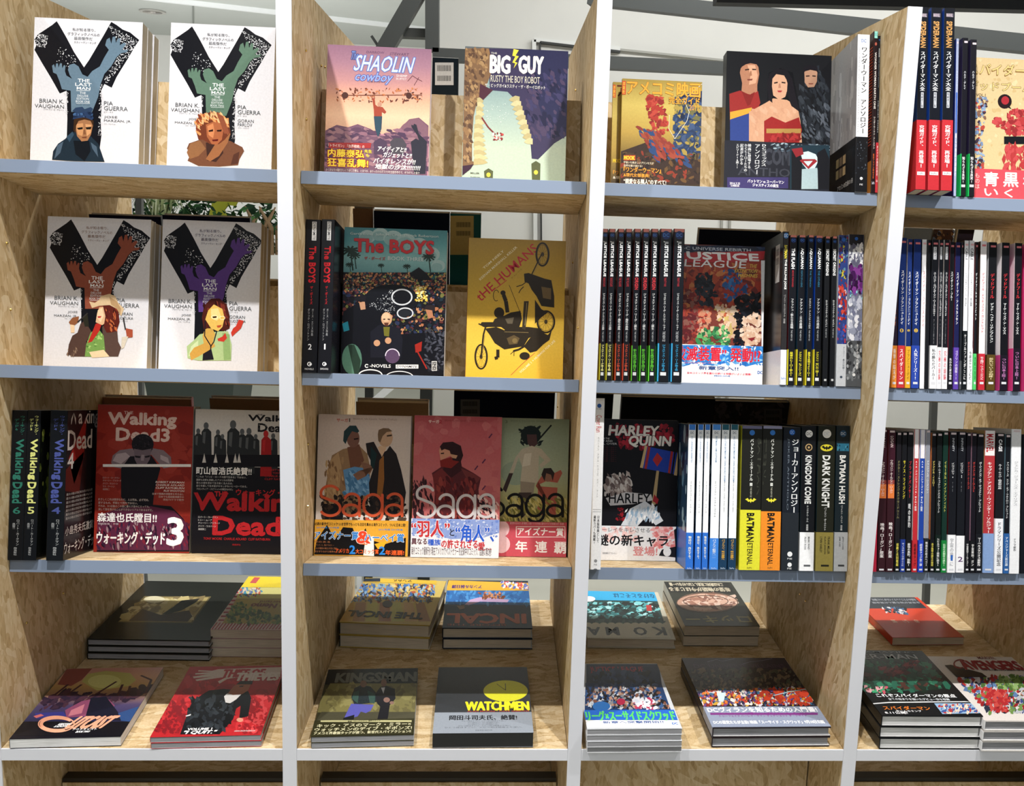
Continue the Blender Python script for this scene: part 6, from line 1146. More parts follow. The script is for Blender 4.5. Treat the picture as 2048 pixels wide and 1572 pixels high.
for xl, xr, yt, c, s_, jt, bc2, bt, lb in ((752, 772, 275, '#9aa4c0', '#2a3a80', 'マイティ・ソー', None, '', 'thin pale blue spine, first after the tall navy trio'), (797, 838, 270, '#17171f', '#2a2440', 'ハルク:グレイ', '#1fae58', '知られざる真実!', 'thin black spine with green edged foot, first of two'), (855, 900, 282, '#17171f', '#2a2440', 'ハルク:グレイ', '#1fae58', '知られざる真実!', 'thin black spine with green edged foot, second of two')):
    spine(1, 'D1', xl, xr, 700, yt, -.004, [('R', yt + 22, yt + 36, '#d8c8d0', .3, .9), ('V', 505, 640, jt, '#d8dae0', .36, .02)] + ([] if bc2 else [('R', 660, 950, '#3f62b0'), ('V', 955, 1260, '新しい物語の幕開け', '#e8e8f0', .5, .02)]), lb, 'thin spines on the fourth bay top shelf', cols=(s_, c, c), band=None if not bc2 else (1100, (bc2, '#17181c', bc2), [('V', 1120, 1310, bt, '#e8e8ea', .46, .03), ('R', 1320, 1338, '#d8d8da', .2, .85), ('R', 0, 3000, bc2, 0, .12)]))
def dp(A):
    A.full('#cdb589'); A.m(['#c2a878', '#d6c298'], 60, (890, 420, 1500, 1210), 26, 1, 3)
    A.t('#8c6a3a', 'スパイダーマン', 842, 470, 1420, 548, .06); A.t('#d8bc7c', 'スパイダーマン', 846, 462, 1424, 540, .04, out='#3a2a1c', ow=.9); A.t('#d8bc7c', 'デッドプール', 846, 588, 1300, 650, .04, out='#3a2a1c', ow=.9); A.t('#4a3824', 'VOL.1', 900, 668, 968, 690, .03)
    A.e('#23191c', 1105, 725, 50, 52); A.e('#a02c34', 1108, 718, 28, 30); A.p('#23191c', 1120, 765, 1140, 760, 1155, 782)
    # plain red shapes where the photograph's cover shows a figure
    A.m(['#a8383a', '#b9484a', '#8c2c30'], 90, (1160, 780, 1300, 780, 1300, 970, 1160, 970, 1080, 930, 1010, 850, 1030, 820, 1090, 880), 24, 1.5, 5); A.p('#17181d', 1100, 975, 1300, 975, 1300, 1030, 1100, 1030); A.m(['#a8383a', '#b9484a'], 40, (1110, 1040, 1260, 1040, 1260, 1215, 1090, 1215), 24, 2, 7, 85); A.m(['#6f86a8', '#8aa0bc', '#a8443c', '#3a3040', '#7a5a4a'], 80, (885, 700, 985, 700, 960, 880, 940, 960, 960, 1210, 885, 1210), 18, 1.4, 6)
def dpb(A):
    A.full('#c84a56')
    A.t('#f2e8e6', '青', 955, 1232, 1058, 1330, .05); A.t('#f2e8e6', '黒', 1095, 1235, 1200, 1335, .05); A.t('#f2e8e6', '赤', 1235, 1238, 1340, 1338, .05); A.t('#f2e8e6', 'い', 958, 1350, 1055, 1400, .05); A.t('#f2e8e6', 'く', 1100, 1350, 1160, 1410, .05)
    A.vt('#e8bcbc', 'ものは', 888, 1235, 926, 1350, .01)
face(1, 'D1', 882, 1420, 800, 422, .04, .02, 1, art=dp, band=(dpb, 1215, '#c84a56'), cols='#cdb589', label='tan softcover with outlined lettering and pink red band, right edge of top shelf')

W2 = '#e9eaee'
rowsA = [ # xl,xr,ytop,color,side,[title,col,y0,y1],band(y,color,(text,col)),desc
 (306, 343, 262, '#2a2030', '#c06a3a', ('ワンモアデイ', '#d8743a', 700, 900), (1040, '#e08a34', ('衝撃の結末が', '#f4e8d8')), 'spine with orange foot'),
 (347, 400, 270, '#182c66', '#1a1c2a', ('スパイダーマン:ブランニューデイ', '#eef0f4', 500, 890), (1040, '#b93438', ('スパイダーマン', '#f6ecec')), 'navy spine with red foot'),
 (403, 441, 280, '#182c66', '#c8ccd4', ('スパイダーマン:ブランニューデイ', '#eef0f4', 510, 895), (1046, '#d8a22c', ('ブランニューデイ', '#6a4a10')), 'navy spine with amber foot'),
 (448, 503, 280, '#182c66', '#1a1c2a', ('スパイダーマン:ブランニューデイ', '#eef0f4', 510, 895), (1040, '#2a44a0', ('人気シリーズ!!', '#eef0f8')), 'navy spine with royal blue foot'),
 (508, 543, 282, W2, '#16181c', ('スパイディ:ファーストデイ', '#c87a7a', 505, 910), None, 'white spine with rose lettering'),
 (548, 572, 285, '#17191d', '#17191d', ('', '#fff', 0, 1), None, 'very thin black spine'),
 (578, 628, 282, '#17191f', '#17191f', ('スーペリア・スパイダーマン:ワーストエネミー', '#dcdee2', 515, 830), (1040, W2, ('私の勝ちだパーカー', '#2a2c32')), 'black spine with white foot'),
 (631, 662, 285, '#17191f', '#e8d8dc', ('スーペリア・スパイダーマン:トラブルマインド', '#dcdee2', 515, 830), (1052, W2, ('究極の頭脳', '#c83a4a')), 'thin black spine with white foot and red lettering'),
 (667, 704, 285, '#17191f', '#e8e8ec', ('スーペリア・スパイダーマン:トラブルマインド', '#dcdee2', 515, 830), (1055, W2, ('究極の頭脳', '#c83a4a')), 'second black spine with white foot and red lettering'),
 (708, 742, 300, '#15171c', '#8a2038', ('スパイダーマン:ブルー', '#dcdee2', 510, 720), (1108, '#16161c', ('失われた愛の物語', '#e8e8ea')), 'black spine with thin white title'),
 (747, 785, 302, '#1c1f4a', '#5a2030', ('スパイダーマン:アメリカンサン', '#eef0f4', 515, 890), (1054, '#5a3fa0', ('ゴブリンの襲撃!!', '#e0d4f4')), 'navy spine with violet foot'),
 (788, 806, 302, '#23262c', '#23262c', ('', '#fff', 0, 1), (1148, '#4a4d52', ('', '#fff')), 'slim charcoal spine with grey foot'),
 (811, 843, 290, W2, '#1a1d22', ('ケーブル&デッドプール:青の洗礼', '#8a8c92', 520, 760), (935, '#14181c', ('ケーブルファンがここに', '#e8e8ea')), 'white spine with black foot'),
 (847, 884, 290, W2, '#e0e2e6', ('ケーブル&デッドプール:銀の衝撃', '#8a8c92', 520, 760), (1060, W2, ('今度はケケブビビ', '#2a2c32')), 'all white spine with black foot lettering'),
 (887, 911, 300, '#16181d', '#5a2024', ('デッドプールVSカンビット', '#eceef0', 520, 860), (1098, '#4fc46a', ('世紀の対決', '#1a5a2c')), 'black spine with light green foot'),
 (926, 972, 295, '#e6e2e4', '#4a3a34', ('デッドプール:ドラキュラズ・ガントレット', '#c04a58', 520, 950), (1098, '#b92a38', ('花よ開け、ウェディングベル', '#f6e4e6')), 'white spine with red lettering and red foot'),
 (984, 1045, 302, '#15161a', '#d8dade', ('デッド・ヘッド・リデンプション', '#eceef0', 735, 1020), (1105, '#54421c', ('前払いでいくぜ相棒!', '#e0cfa0')), 'black spine with brown foot'),
 (1078, 1136, 305, '#131419', '#e8e0e4', ('マーク・ウィズ・ア・マウス', '#eceef0', 735, 960), (1108, '#1a1420', ('ついに日本上陸!', '#b87ab0')), 'black spine with pink side strip'),
 (1172, 1226, 308, '#131419', '#e0d8dc', ('マーク・ウィズ・ア・マウス', '#eceef0', 735, 960), (1060, '#1a1420', ('ついに日本上陸!', '#b87ab0')), 'second black spine with pink side strip'),
 (1262, 1320, 310, '#131419', '#e04a90', ('マーク・ウィズ・ア・マウス', '#eceef0', 735, 960), (1060, '#d84a90', ('ついに日本上陸!', '#f0d0e0')), 'black spine with pink foot at the picture edge'),
]
def sidepl(c, lo=None):
    def f(A):
        A.full(c)
        if lo:
            a, b, cc_, d = A.rect; A.raw([(a, b), (cc_, b), (cc_, d * .22), (a, d * .22)], lin(lo)); A.step()
    return f
ordn = ['first', 'second', 'third', 'fourth', 'fifth', 'sixth', 'seventh', 'eighth', 'ninth', 'tenth', 'eleventh', 'twelfth', 'thirteenth', 'fourteenth', 'fifteenth', 'sixteenth', 'seventeenth', 'eighteenth', 'nineteenth', 'twentieth', 'twenty-first', 'twenty-second', 'twenty-third', 'twenty-fourth', 'twenty-fifth', 'twenty-sixth']
for i, (xl, xr, yt, c, sc_c, (tt, tc, y0, y1), bd, desc) in enumerate(rowsA):
    its = [] if c == '#e0e0e0' else [('R', yt + 22, yt + 36, '#d87a80' if c != W2 else '#e8b8bc', .25, .85)]
    if tt:
        if tt[:3] in ('マーク', 'デッド') and c[1] == '1': its += [('V', 525, 705, 'デッドプール', '#c8343c', .5, .06)] if y0 > 700 else []
        if 'スーペリア' in tt: its += [('R', 335, 425, '#d8dae0', .25, .7), ('V', 338, 422, 'スパイダー', '#17191f', .3, .02), ('V', 850, 1030, 'アメコミ最大の', '#8a8c92', .16)]
        its += [('V', y0, y1, tt, tc, .42 if xr - xl > 36 else .5, .03)]
        if 'ブランニュー' in tt: its += [('O', 932, .5, '#c8a84a'), ('H', 922, 942, {347: '1', 403: '3', 448: '2'}[xl], '#2a2c4a', .16, .03)]
        if 'ケーブル' in tt: its += [('T', 345, 430, 'CABLE', '#3a3c42', .5, .03)]
    sd = 'pink' in desc
    spine(2, 'D2', xl, xr, 700, yt, -.006 + (.003 if i % 3 == 1 else 0), its, desc + ', %s from left, fourth bay middle shelf' % ordn[i], 'row of narrow spines on the fourth bay middle shelf', cols=(sc_c, c, sc_c if not sd else '#d84a90'), side=(sidepl(sc_c, '#d84a90' if 'pink side' in desc else None), 'L', 'D2'), lean=20,
          band=None if not bd else (bd[0], bd[1] if not sd else ('#d84a90', bd[1], '#d84a90'), ([('V', bd[0] + 22, 1285, bd[2][0], bd[2][1], .5, .03)] if bd[2][0] else []) + [('R', 1300, 1316, '#d0d2d8', .22, .8)]))
rowsB = [
 (176, 203, 350, '#c42c48', '#c42c48', ('', '#fff', 0, 1), None, 'crimson spine beside the white post'),
 (207, 264, 350, '#3a1a26', '#6a2430', ('ウルヴァリン:オールドマン・ローガン', '#e0d0d0', 585, 830), (850, '#331820', ('映画「ローガン」原案', '#f0eaea')), 'maroon spine with orange middle, left one'),
 (268, 322, 355, '#3a1a26', '#6a2430', ('ウルヴァリン:オールドマン・ローガン', '#e0d0d0', 570, 810), (845, '#331820', ('映画「ローガン」原案', '#f0eaea')), 'maroon spine with orange middle, right one'),
 (330, 364, 372, '#1d1b20', '#1d1b20', ('ドクター・ストレンジ&ドクタードゥーム', '#8a8458', 575, 990), (1140, '#17191a', ('宿敵と共同戦線', '#e0d45a')), 'dark spine with olive lettering'),
 (370, 404, 372, '#17181c', '#28282c', ('サノス・ライジング', '#e0d23c', 572, 850), (1138, '#233a8a', ('サノスのルーツがここに', '#e0e4f4')), 'black spine with yellow lettering and blue foot'),
 (408, 449, 370, '#16171b', '#16171b', ('ブラックパンサー', '#c03038', 578, 845), (1140, '#18181c', ('最強の黒豹、始動!', '#f0f0f0')), 'black spine with red lettering'),
 (453, 490, 352, '#b92c34', '#e0dce0', ('A+X:アベンジャーズ+X-MEN=最強', '#f4e4e6', 575, 935), (1145, '#b92c34', ('超豪華タッグ', '#3a1418')), 'red spine with white head'),
 (496, 534, 355, '#21429c', '#e0e4ec', ('A+X:アベンジャーズ+X-MEN=最驚', '#e4e8f4', 575, 938), (1145, '#2440b4', ('超豪華タッグ第二弾', '#e8ecf8')), 'royal blue spine with white head'),
 (538, 570, 355, '#8a8e9a', '#d8d0c8', ('アベンジャーズ:シーズンワン', '#e8eaf0', 575, 810), (1130, '#23262a', ('映画化の原点へゴー', '#e8e8e8')), 'silver grey spine'),
 (580, 613, 378, '#15161a', '#c87a4a', ('デアデビル:イエロー', '#d8c86a', 578, 760), (1140, '#15171a', ('赤き衝撃の誕生の秘密', '#e0d45a')), 'black spine with pale gold lettering'),
 (618, 656, 378, '#14191a', '#14191a', ('シビル・ウォー/キャプテン・アメリカ:プレリュード', '#dcdee0', 578, 950), (1105, '#12201c', ('シビルウォー前夜に迫る!', '#e8eaea')), 'black green spine with white lettering'),
 (662, 699, 370, '#153029', '#153029', ('イモータル・アイアンフィスト', '#c8c860', 578, 945), (1145, '#1a7a38', ('伝説の武闘家の誕生!', '#c8f0c8')), 'dark green spine with bright green foot'),
 (706, 762, 370, '#16181e', '#5a1c20', ('インフィニティ I', '#dcdee2', 590, 700), (1106, W2, ('宇宙の果てに', '#9a9ca2')), 'black spine with white foot and small blue mark'),
 (768, 826, 370, '#16181e', '#16181e', ('インフィニティ II', '#dcdee2', 590, 700), (1112, W2, ('', '#fff')), 'black spine with white foot and large numeral'),
 (829, 861, 378, '#16141c', '#16141c', ('ガーディアンズ:チームアップ', '#c8443c', 585, 780), (1145, '#16161c', ('宇宙最凶チームアップ!', '#e8e8e8')), 'black spine with red lettering, first of two'),
 (866, 902, 378, '#16141c', '#b88aa0', ('ガーディアンズ:チームアップ2', '#c8443c', 585, 800), (1148, '#15161a', ('宇宙最凶、ガン', '#e8e8e8')), 'black spine with red lettering, second of two'),
 (907, 953, 385, '#131419', '#131419', ('ガーディアンズ・オブ・ギャラクシー:プレリュード', '#dcdee2', 585, 945), (1100, '#16181e', ('マーベルスタジオス最新作', '#f0f0f2')), 'black spine with long white title'),
 (957, 1034, 362, '#a8343a', '#c8a870', ('キャプテン・アメリカ:ウィンター・ソルジャー', '#f4e8e8', 585, 1095), (1096, '#7e9ac8', ('', '#fff')), 'wide red spine with light blue foot'),
 (1042, 1100, 380, '#16171c', '#16171c', ('ルーク・ケイジ:暗黒街の盾', '#dcdee2', 600, 780), (990, '#e6e8ee', ('ドラマシリーズ公開記念', '#2a2c34')), 'black spine with broad white band'),
 (1106, 1145, 388, '#14161c', '#6a8a9a', ('アベンジャーズ エイジ・オブ・ウルトロン:プレリュード', '#dcdee2', 585, 990), (1096, '#2a5a98', ('アベンジャーズ前日譚', '#e0ecf8')), 'black spine with mid blue foot'),
 (1150, 1220, 352, '#e6e8ec', '#e6e8ec', ('ジェシカ・ジョーンズ:エイリアス', '#a8aab0', 580, 900), None, 'wide plain white spine'),
 (1228, 1290, 390, '#12151c', '#12151c', ('エイジ・オブ・ウルトロン', '#dcdee2', 585, 900), None, 'black spine at the picture edge'),
]
for i, (xl, xr, yt, c, sc_c, (tt, tc, y0, y1), bd, desc) in enumerate(rowsB):
    its = []
    if i: its += [('R', yt + 6, yt + 20, '#d8c8cc', .2, .85)]
    if 'orange middle' in desc: its += [('R', 715, 845, '#d8763c'), ('R', 715, 745, '#8a3a34'), ('T', 400, 480, 'LOGAN', '#e0c8cc', .4, .03)]
    if 'white head' in desc and i < 9: its += [('R', yt, 560, '#e4e2e6')]
    if 'wide red' in desc: its += [('R', yt, 540, '#e4e2e2'), ('T', 385, 515, 'MARVEL', '#b4303a', .62, .07)]
    if 'インフィ' in tt: its += [('T', 415, 510, 'INFINITY', '#c8ccd4', .26, .01), ('V', 725, 800, 'THE', '#8a8c92', .12)]
    if 'ルーク' in tt: its += [('T', 425, 510, 'CAGE', '#e4e4e8', .4, .04)]
    if tt: its += [('V', y0, y1, tt, tc, .44 if xr - xl > 36 else .5, .025)]
    bits = []
    if bd and bd[2][0]: bits += [('V', bd[0] + (24 if 'ローガン' not in bd[2][0] else 170), 1330 if 'ローガン' not in bd[2][0] else 1270, bd[2][0], bd[2][1], .5, .035)]
    if bd and 'large numeral' in desc: bits += [('H', 1262, 1298, '2', '#5a3a68', .6, .05)]
    if bd and 'small blue' in desc: bits += [('R', 1250, 1290, '#2f62b4', .38, .66)]
    if bd: bits += [('R', 1348, 1360, '#d0d2d8', .22, .8)]
    if not bd and i == 20: its += [('V', 1130, 1225, 'ドラマ原作', '#2a2c32', .26, .03)]
    if i == 5: its += [('V', 880, 1055, '暁の黒豹', '#e0e0e2', .44, .02)]
    spine(3, 'D3', xl, xr, 700, yt, -.010 + (.003 if i % 4 == 1 else 0), its, desc + ', %s from left, fourth bay third shelf' % ordn[i], 'row of narrow spines on the fourth bay third shelf', cols=(sc_c, c, sc_c), lean=22, band=None if not bd else (bd[0], bd[1], bits))

# ------------------------------------------------------------------ piles on the base board
def outcast(A):
    A.full('#1a1a26'); A.g(['#c08a80', '#c99a7c', '#b9945c', '#8c6a5a', '#4a4064', '#33345c', '#1c1c2c', '#14141c'], 670, 1140, 600)
    A.p('#b9b46a', 540, 770, 580, 720, 700, 700, 860, 715, 900, 760, 850, 800, 640, 830); A.e('#d0d086', 690, 770, 110, 45); A.p('#8c4a44', 440, 690, 620, 672, 540, 760, 470, 800, 380, 790)
    A.m(['#3c2a3c', '#4b2f3e', '#2e2236'], 60, (270, 900, 420, 830, 740, 860, 1000, 800, 1040, 860, 760, 900, 420, 930, 250, 960), 26, 2.4, 4, 160)
    for x0, y0, x1, y1 in ((560, 900, 770, 770), (440, 860, 540, 790), (770, 880, 810, 790), (840, 870, 860, 800), (960, 850, 1000, 760), (1000, 760, 930, 730), (360, 860, 450, 790)): A.ln('#4a2c34', 17, x0, y0, x1, y1)
    for x, y in ((940, 810), (760, 880), (690, 880), (880, 850)): A.e('#3a2836', x, y, 26, 22)
    A.p('#8c4a6a', 430, 960, 540, 900, 640, 880, 720, 890, 760, 930, 700, 960, 560, 1000, 440, 1010); A.p('#c87a8a', 470, 960, 560, 920, 540, 980, 450, 1000); A.p('#1a1c2c', 600, 880, 700, 870, 770, 960, 820, 1030, 560, 1020); A.p('#3a3a84', 230, 980, 420, 970, 440, 1000, 240, 1015); A.p('#2e4a7c', 780, 980, 900, 940, 950, 930, 900, 1040, 800, 1030); A.p('#c86a6a', 220, 1000, 270, 985, 290, 995, 240, 1012)
    A.r('#14141b', 100, 1035, 900, 1130); A.ring('#e6a284', 378, 1052, 116, 54, 22, 30, 60, 330); A.ring('#e6a284', 372, 1052, 122, 56, 8, 30); A.t('#e6a284', 'UTCAST', 478, 1000, 735, 1080, .06, sl=.35); A.ln('#e6a284', 5, 620, 1005, 758, 1008)
    A.t('#e8e8ea', 'KIRKMAN', 388, 1046, 466, 1058, .05, sl=.3); A.t('#e8e8ea', '& AZACETA', 362, 1060, 442, 1072, .05, sl=.3); A.t('#e8e8ea', 'アウトキャスト', 482, 1080, 638, 1092, .05); A.t('#e8e8ea', 'BOOK TWO', 505, 1096, 592, 1108, .05, sl=.2)
def thief(A):
    A.full('#b2262c'); A.m(['#c23036', '#9a2026', '#a8242a'], 70, (1010, 700, 1850, 1120), 40, 1.6, 3); A.m(['#8c1e26', '#7c1c24'], 60, (1030, 900, 1240, 900, 1200, 1110, 1010, 1110), 20, 1.8, 4); A.m(['#d2464a', '#8c1e26'], 60, (1640, 860, 1800, 860, 1740, 1110, 1560, 1110), 20, 1.8, 5)
    A.p('#d8c8be', 1400, 700, 1440, 690, 1860, 675, 1850, 740, 1560, 745, 1500, 755, 1450, 785, 1440, 770, 1500, 740, 1440, 748, 1300, 768, 1290, 758, 1400, 738, 1280, 750, 1275, 738, 1380, 722, 1290, 726, 1290, 716, 1400, 708, 1310, 705, 1310, 696)
    A.t('#b2262c', 'THIEF OF', 1475, 690, 1745, 742, .06); A.t('#e4d8d0', 'THIEVES', 1562, 712, 1842, 765, .07, out='#7c1c24', ow=.6)
    A.p('#171a1f', 1190, 1120, 1235, 990, 1270, 900, 1380, 830, 1480, 820, 1640, 835, 1660, 880, 1640, 1000, 1580, 1015, 1590, 930, 1560, 950, 1540, 1020, 1450, 1120); A.m(['#252a30', '#0f1216', '#2e343a'], 50, (1260, 880, 1560, 860, 1500, 1100, 1220, 1100), 26, 1.8, 6)
    A.p('#e2e0de', 1480, 870, 1500, 850, 1600, 850, 1560, 890, 1520, 915, 1490, 910); A.p('#a8684c', 1505, 850, 1545, 800, 1600, 775, 1660, 785, 1640, 830, 1600, 855, 1540, 860); A.p('#2a1e1c', 1560, 790, 1590, 768, 1670, 768, 1665, 790, 1600, 790); A.p('#3a2220', 1580, 800, 1610, 796, 1606, 806, 1582, 808); A.e('#d09078', 1585, 1025, 22, 14); A.p('#e4e0de', 1225, 998, 1262, 986, 1258, 996, 1230, 1003)
    A.t('#f2eeee', 'VOLUME 1', 1240, 1078, 1400, 1092, .06); A.t('#f2eeee', '"I QUIT."', 1212, 1095, 1425, 1120, .07, sl=.2); A.t('#e0d4d4', 'KIRKMAN SPENCER MARTINBROUGH', 1550, 1093, 1685, 1102, .01)
def darkbook(A):
    A.full('#20221f'); A.p('#6a6040', 775, 378, 870, 290, 955, 205, 1395, 208, 1270, 385); A.p('#b0a06a', 788, 372, 880, 290, 962, 212, 1380, 214, 1262, 378)
    A.m(['#c9bb84', '#d8cda0', '#a08c58', '#8a7a54'], 60, (820, 350, 900, 270, 990, 215, 1340, 220, 1260, 360), 34, 2, 5, 170); A.p('#4a3a34', 850, 370, 940, 290, 1060, 330, 1250, 300, 1270, 340, 1240, 375); A.e('#e0dab8', 1020, 228, 70, 22); A.p('#2e2a24', 1070, 325, 1140, 280, 1200, 235, 1320, 222, 1290, 250, 1200, 300, 1110, 325)
def db_band(A):
    A.full('#e0d0b2'); A.t('#5a4a3a', '7カ国で賞賛された傑作', 1075, 100, 1425, 135, .03, rot=180); A.t('#7a6a58', 'これは人生とは何かという問いへの返答', 960, 148, 1480, 162, 0, rot=180)
def nemo(A):
    A.full('#e0cfd0')
    for i in range(26): A.p('#a8304a', 1395 + i * 21, 425, 1405 + i * 21, 425, 1440 + i * 21, 380, 1430 + i * 21, 380)
    for i in range(9): A.p('#a8304a', 1440 + i * 17, 370 - i * 26, 1480 + i * 17, 370 - i * 26, 1486 + i * 17, 360 - i * 26, 1446 + i * 17, 360 - i * 26)
    A.p('#b8a860', 1470, 385, 1560, 225, 1900, 228, 1880, 390); A.m(['#4a6a3a', '#6a8a4a', '#3a5430', '#8a9a54'], 90, (1480, 385, 1545, 260, 1620, 240, 1660, 300, 1860, 330, 1860, 388), 16, 1.7, 4); A.p('#d8d488', 1560, 222, 1590, 150, 1900, 150, 1900, 226); A.m(['#4a9ac0', '#c86a4a', '#5a7ab0', '#e0d4c0'], 40, (1590, 155, 1740, 155, 1720, 200, 1580, 210), 12, 1.6, 3); A.p('#e6cf3c', 1590, 148, 1625, 75, 1900, 75, 1900, 150); A.p('#c85a5a', 1650, 120, 1680, 82, 1720, 84, 1690, 122)
    A.t('#7a3a30', 'Little Nemo', 1655, 256, 1985, 286, .05, rot=180); A.t('#7a3a30', 'in Slumberland', 1715, 238, 2010, 254, .03, rot=180)
flat('A4', (60, 1213), (60, 1150), (797, 1133), (490, 685), 0, 1, art=outcast, label='softcover with concert crowd in purple and orange lying flat, front left corner', cols=('#1a1a26', '#14141b', '#14141b'), page=M_PAGEW)
flat('A4', (988, 1215), (990, 1138), (1722, 1122), (1275, 672), 0, 2, art=thief, label='red softcover with suited figure and hand shape, lying flat at front of left bay', copies_label='red softcover, %s of the flat pile beside the white post', cols='#b2262c', page=M_PAGEG)
flat('A4', (570, 622), (570, 487), (1385, 500), (932, 104), 0, 3, art=darkbook, label='black hardback with framed sepia picture and cream band, top of the rear pile', copies_label='black hardback, %s of the rear pile in the left bay', cols='#20221f', hard=True, page=M_PAGEG, band=None)
F, W_, L_ = flat('A4', (1392, 605), (1390, 425), (2090, 434), (1600, 75), 0, 3, art=nemo, label='pink striped softcover with green and yellow picture, top of thick rear pile', copies_label='pink striped softcover, %s of the thick rear pile', cols='#c9a8a8', page=M_PAGE)
def incal(A):
    A.full('#c8b060')
    for i, c in enumerate(('#c8a45c', '#b08450', '#c8c060', '#b07c54', '#c0bc60', '#c8a468', '#a88058')): A.p(c, 305 + i * 82, 350, 380 + i * 82, 350, 400 + i * 72, 232, 335 + i * 74, 232)
    A.m(['#3a6aa8', '#c8a24a', '#2a3040', '#8ab0d0', '#d8c080', '#5a4a3a', '#a8583c', '#6a8ac0'], 300, (352, 225, 395, 120, 905, 125, 880, 230), 13, 2, 6); A.e('#4a3a2c', 605, 243, 32, 22)
    A.t('#3a3220', 'THE INCAL', 352, 290, 828, 328, .06, rot=180); A.p('#d8b03a', 395, 105, 405, 78, 912, 82, 908, 120); A.t('#5a4a20', 'アンカル', 640, 85, 760, 106, .03, rot=180); A.r('#1f2a3a', 405, 84, 560, 104)
def incal2(A):
    A.full('#1c2a3c'); A.p('#2a6ab0', 955, 245, 975, 158, 1495, 160, 1500, 250); A.m(['#3a84c8', '#1f5a9c', '#4a94d4'], 60, (965, 240, 980, 160, 1490, 162, 1495, 245), 14, 2, 4); A.p('#c8a8d0', 1085, 245, 1120, 215, 1180, 200, 1360, 215, 1350, 232, 1180, 228, 1110, 250); A.m(['#a8603c', '#c88a60', '#7a4028'], 24, (1170, 170, 1330, 172, 1330, 210, 1180, 205), 12, 1.7, 4); A.p('#8a6a50', 1035, 255, 1080, 250, 1085, 270, 1055, 278)
    A.t('#c86a44', 'INCAL', 975, 302, 1462, 362, .07, rot=180); A.t('#a86450', 'BEFORE THE', 975, 366, 1340, 378, .02, rot=180); A.p('#dca832', 970, 158, 985, 96, 1485, 112, 1498, 160); A.t('#4a2a6a', 'アンカル前日譚', 1005, 125, 1190, 146, .05, rot=180); A.m(['#c8484a', '#e8e0e8', '#5a6ab0'], 30, (1310, 100, 1485, 115, 1490, 155, 1320, 140), 12, 1.7, 4); A.p('#c86a3c', 1500, 160, 1497, 160, 1505, 390, 1512, 390)
flat('B4', (285, 510), (285, 352), (868, 375), (398, 78), 0, 2, art=incal, label='hardback with mustard stripes and busy blue picture, top of rear left pile in second bay', copies_label='mustard hardback, %s of rear pile in second bay', cols=('#b8a050', '#1a1a20', '#b8a050'), hard=True, page=M_PAGE)
flat('B4', (945, 522), (945, 390), (1505, 393), (975, 94), 0, 2, art=incal2, label='dark blue hardback with rust lettering upside down, top of rear right pile in second bay', copies_label='dark blue hardback, %s of rear right pile in second bay', cols=('#1c2a3c', '#1a1a26', '#1c2a3c'), hard=True, page=M_PAGE)
def kingsman(A):
    A.full('#3c3a28'); A.r('#17191c', 200, 640, 830, 742); A.p('#7a7448', 150, 915, 250, 735, 830, 735, 790, 915); A.m(['#8a8454', '#6a6440'], 50, (200, 900, 270, 745, 810, 745, 780, 905), 26, 2, 3)
    A.p('#4a4838', 160, 970, 195, 912, 785, 912, 780, 970); A.t('#6a6c64', 'KINGSMAN', 288, 668, 782, 726, .08)
    A.p('#1f2a30', 380, 820, 400, 765, 440, 745, 500, 755, 540, 800, 545, 850, 400, 870); A.p('#34504a', 385, 830, 395, 790, 430, 780, 420, 860); A.p('#34504a', 480, 780, 530, 800, 525, 860, 495, 855); A.e('#7a5a48', 456, 738, 20, 22); A.p('#5a5ab0', 380, 862, 520, 868, 500, 905, 470, 920, 440, 910, 420, 940, 330, 965, 350, 920); A.p('#1c1e22', 330, 950, 400, 930, 395, 968, 330, 968)
    A.p('#1b1b22', 530, 800, 560, 758, 600, 750, 650, 770, 655, 830, 620, 870, 605, 965, 540, 965, 560, 880, 540, 860); A.e('#7a5a4a', 582, 732, 18, 24); A.p('#c8c8d0', 565, 762, 590, 760, 580, 800); A.e('#8a6a60', 600, 838, 20, 16); A.e('#8a6a60', 632, 856, 14, 10)
def kingb(A):
    A.full('#2f2e1c'); A.r('#b0ac80', 190, 966, 755, 978); A.t('#2f2e1c', '映画「キングスマン」原作コミック', 360, 967, 560, 976, .02); A.t('#c8c4a0', 'キック・アスのマーク・ミラー×', 170, 985, 750, 1006, .06); A.t('#c8c4a0', 'ウォッチメンのデイブ・ギボンズ!', 155, 1008, 755, 1030, .06); A.t('#c8c4a0', 'アメコミ界最強タッグが放つ、新世代スパイアクション!!', 150, 1033, 750, 1050, .04)
def watch(A):
    A.full('#33363a'); A.e('#d9d72f', 1338, 782, 138, 66, 40); A.ln('#26282a', 4, 1338, 778, 1336, 735); A.ln('#26282a', 4, 1338, 778, 1283, 738); A.t('#ece32c', 'WATCHMEN', 1090, 848, 1482, 902, .12); A.t('#a83a34', 'ALAN MOORE / DAVE GIBBONS', 1100, 903, 1485, 912, .03)
    A.p('#8f97a2', 893, 916, 1508, 912, 1512, 1046, 884, 1048); A.t('#23262c', '岡田斗司夫氏、絶賛!', 990, 932, 1408, 962, .04)
    for i, (a, b) in enumerate(((1065, 1340), (1105, 1300), (1105, 1295), (1045, 1370), (960, 1440))): A.t('#4a4f58', 'ひとつ目はすごい。ふたつ目は映画より深い。', a, 964 + i * 10, b, 972 + i * 10, .01)
    A.t('#4a4f58', '定価:本体3,400円+税', 1150, 1022, 1255, 1030, .01)
flat('B4', (130, 1138), (130, 1068), (768, 1053), (272, 648), 0, 2, art=kingsman, band=(kingb, 962, '#2f2e1c'), label='olive softcover with two standing men, flat at the front of second bay', copies_label='olive softcover, %s of the pile at the front of second bay', cols='#3c3a28', page=M_PAGEG)
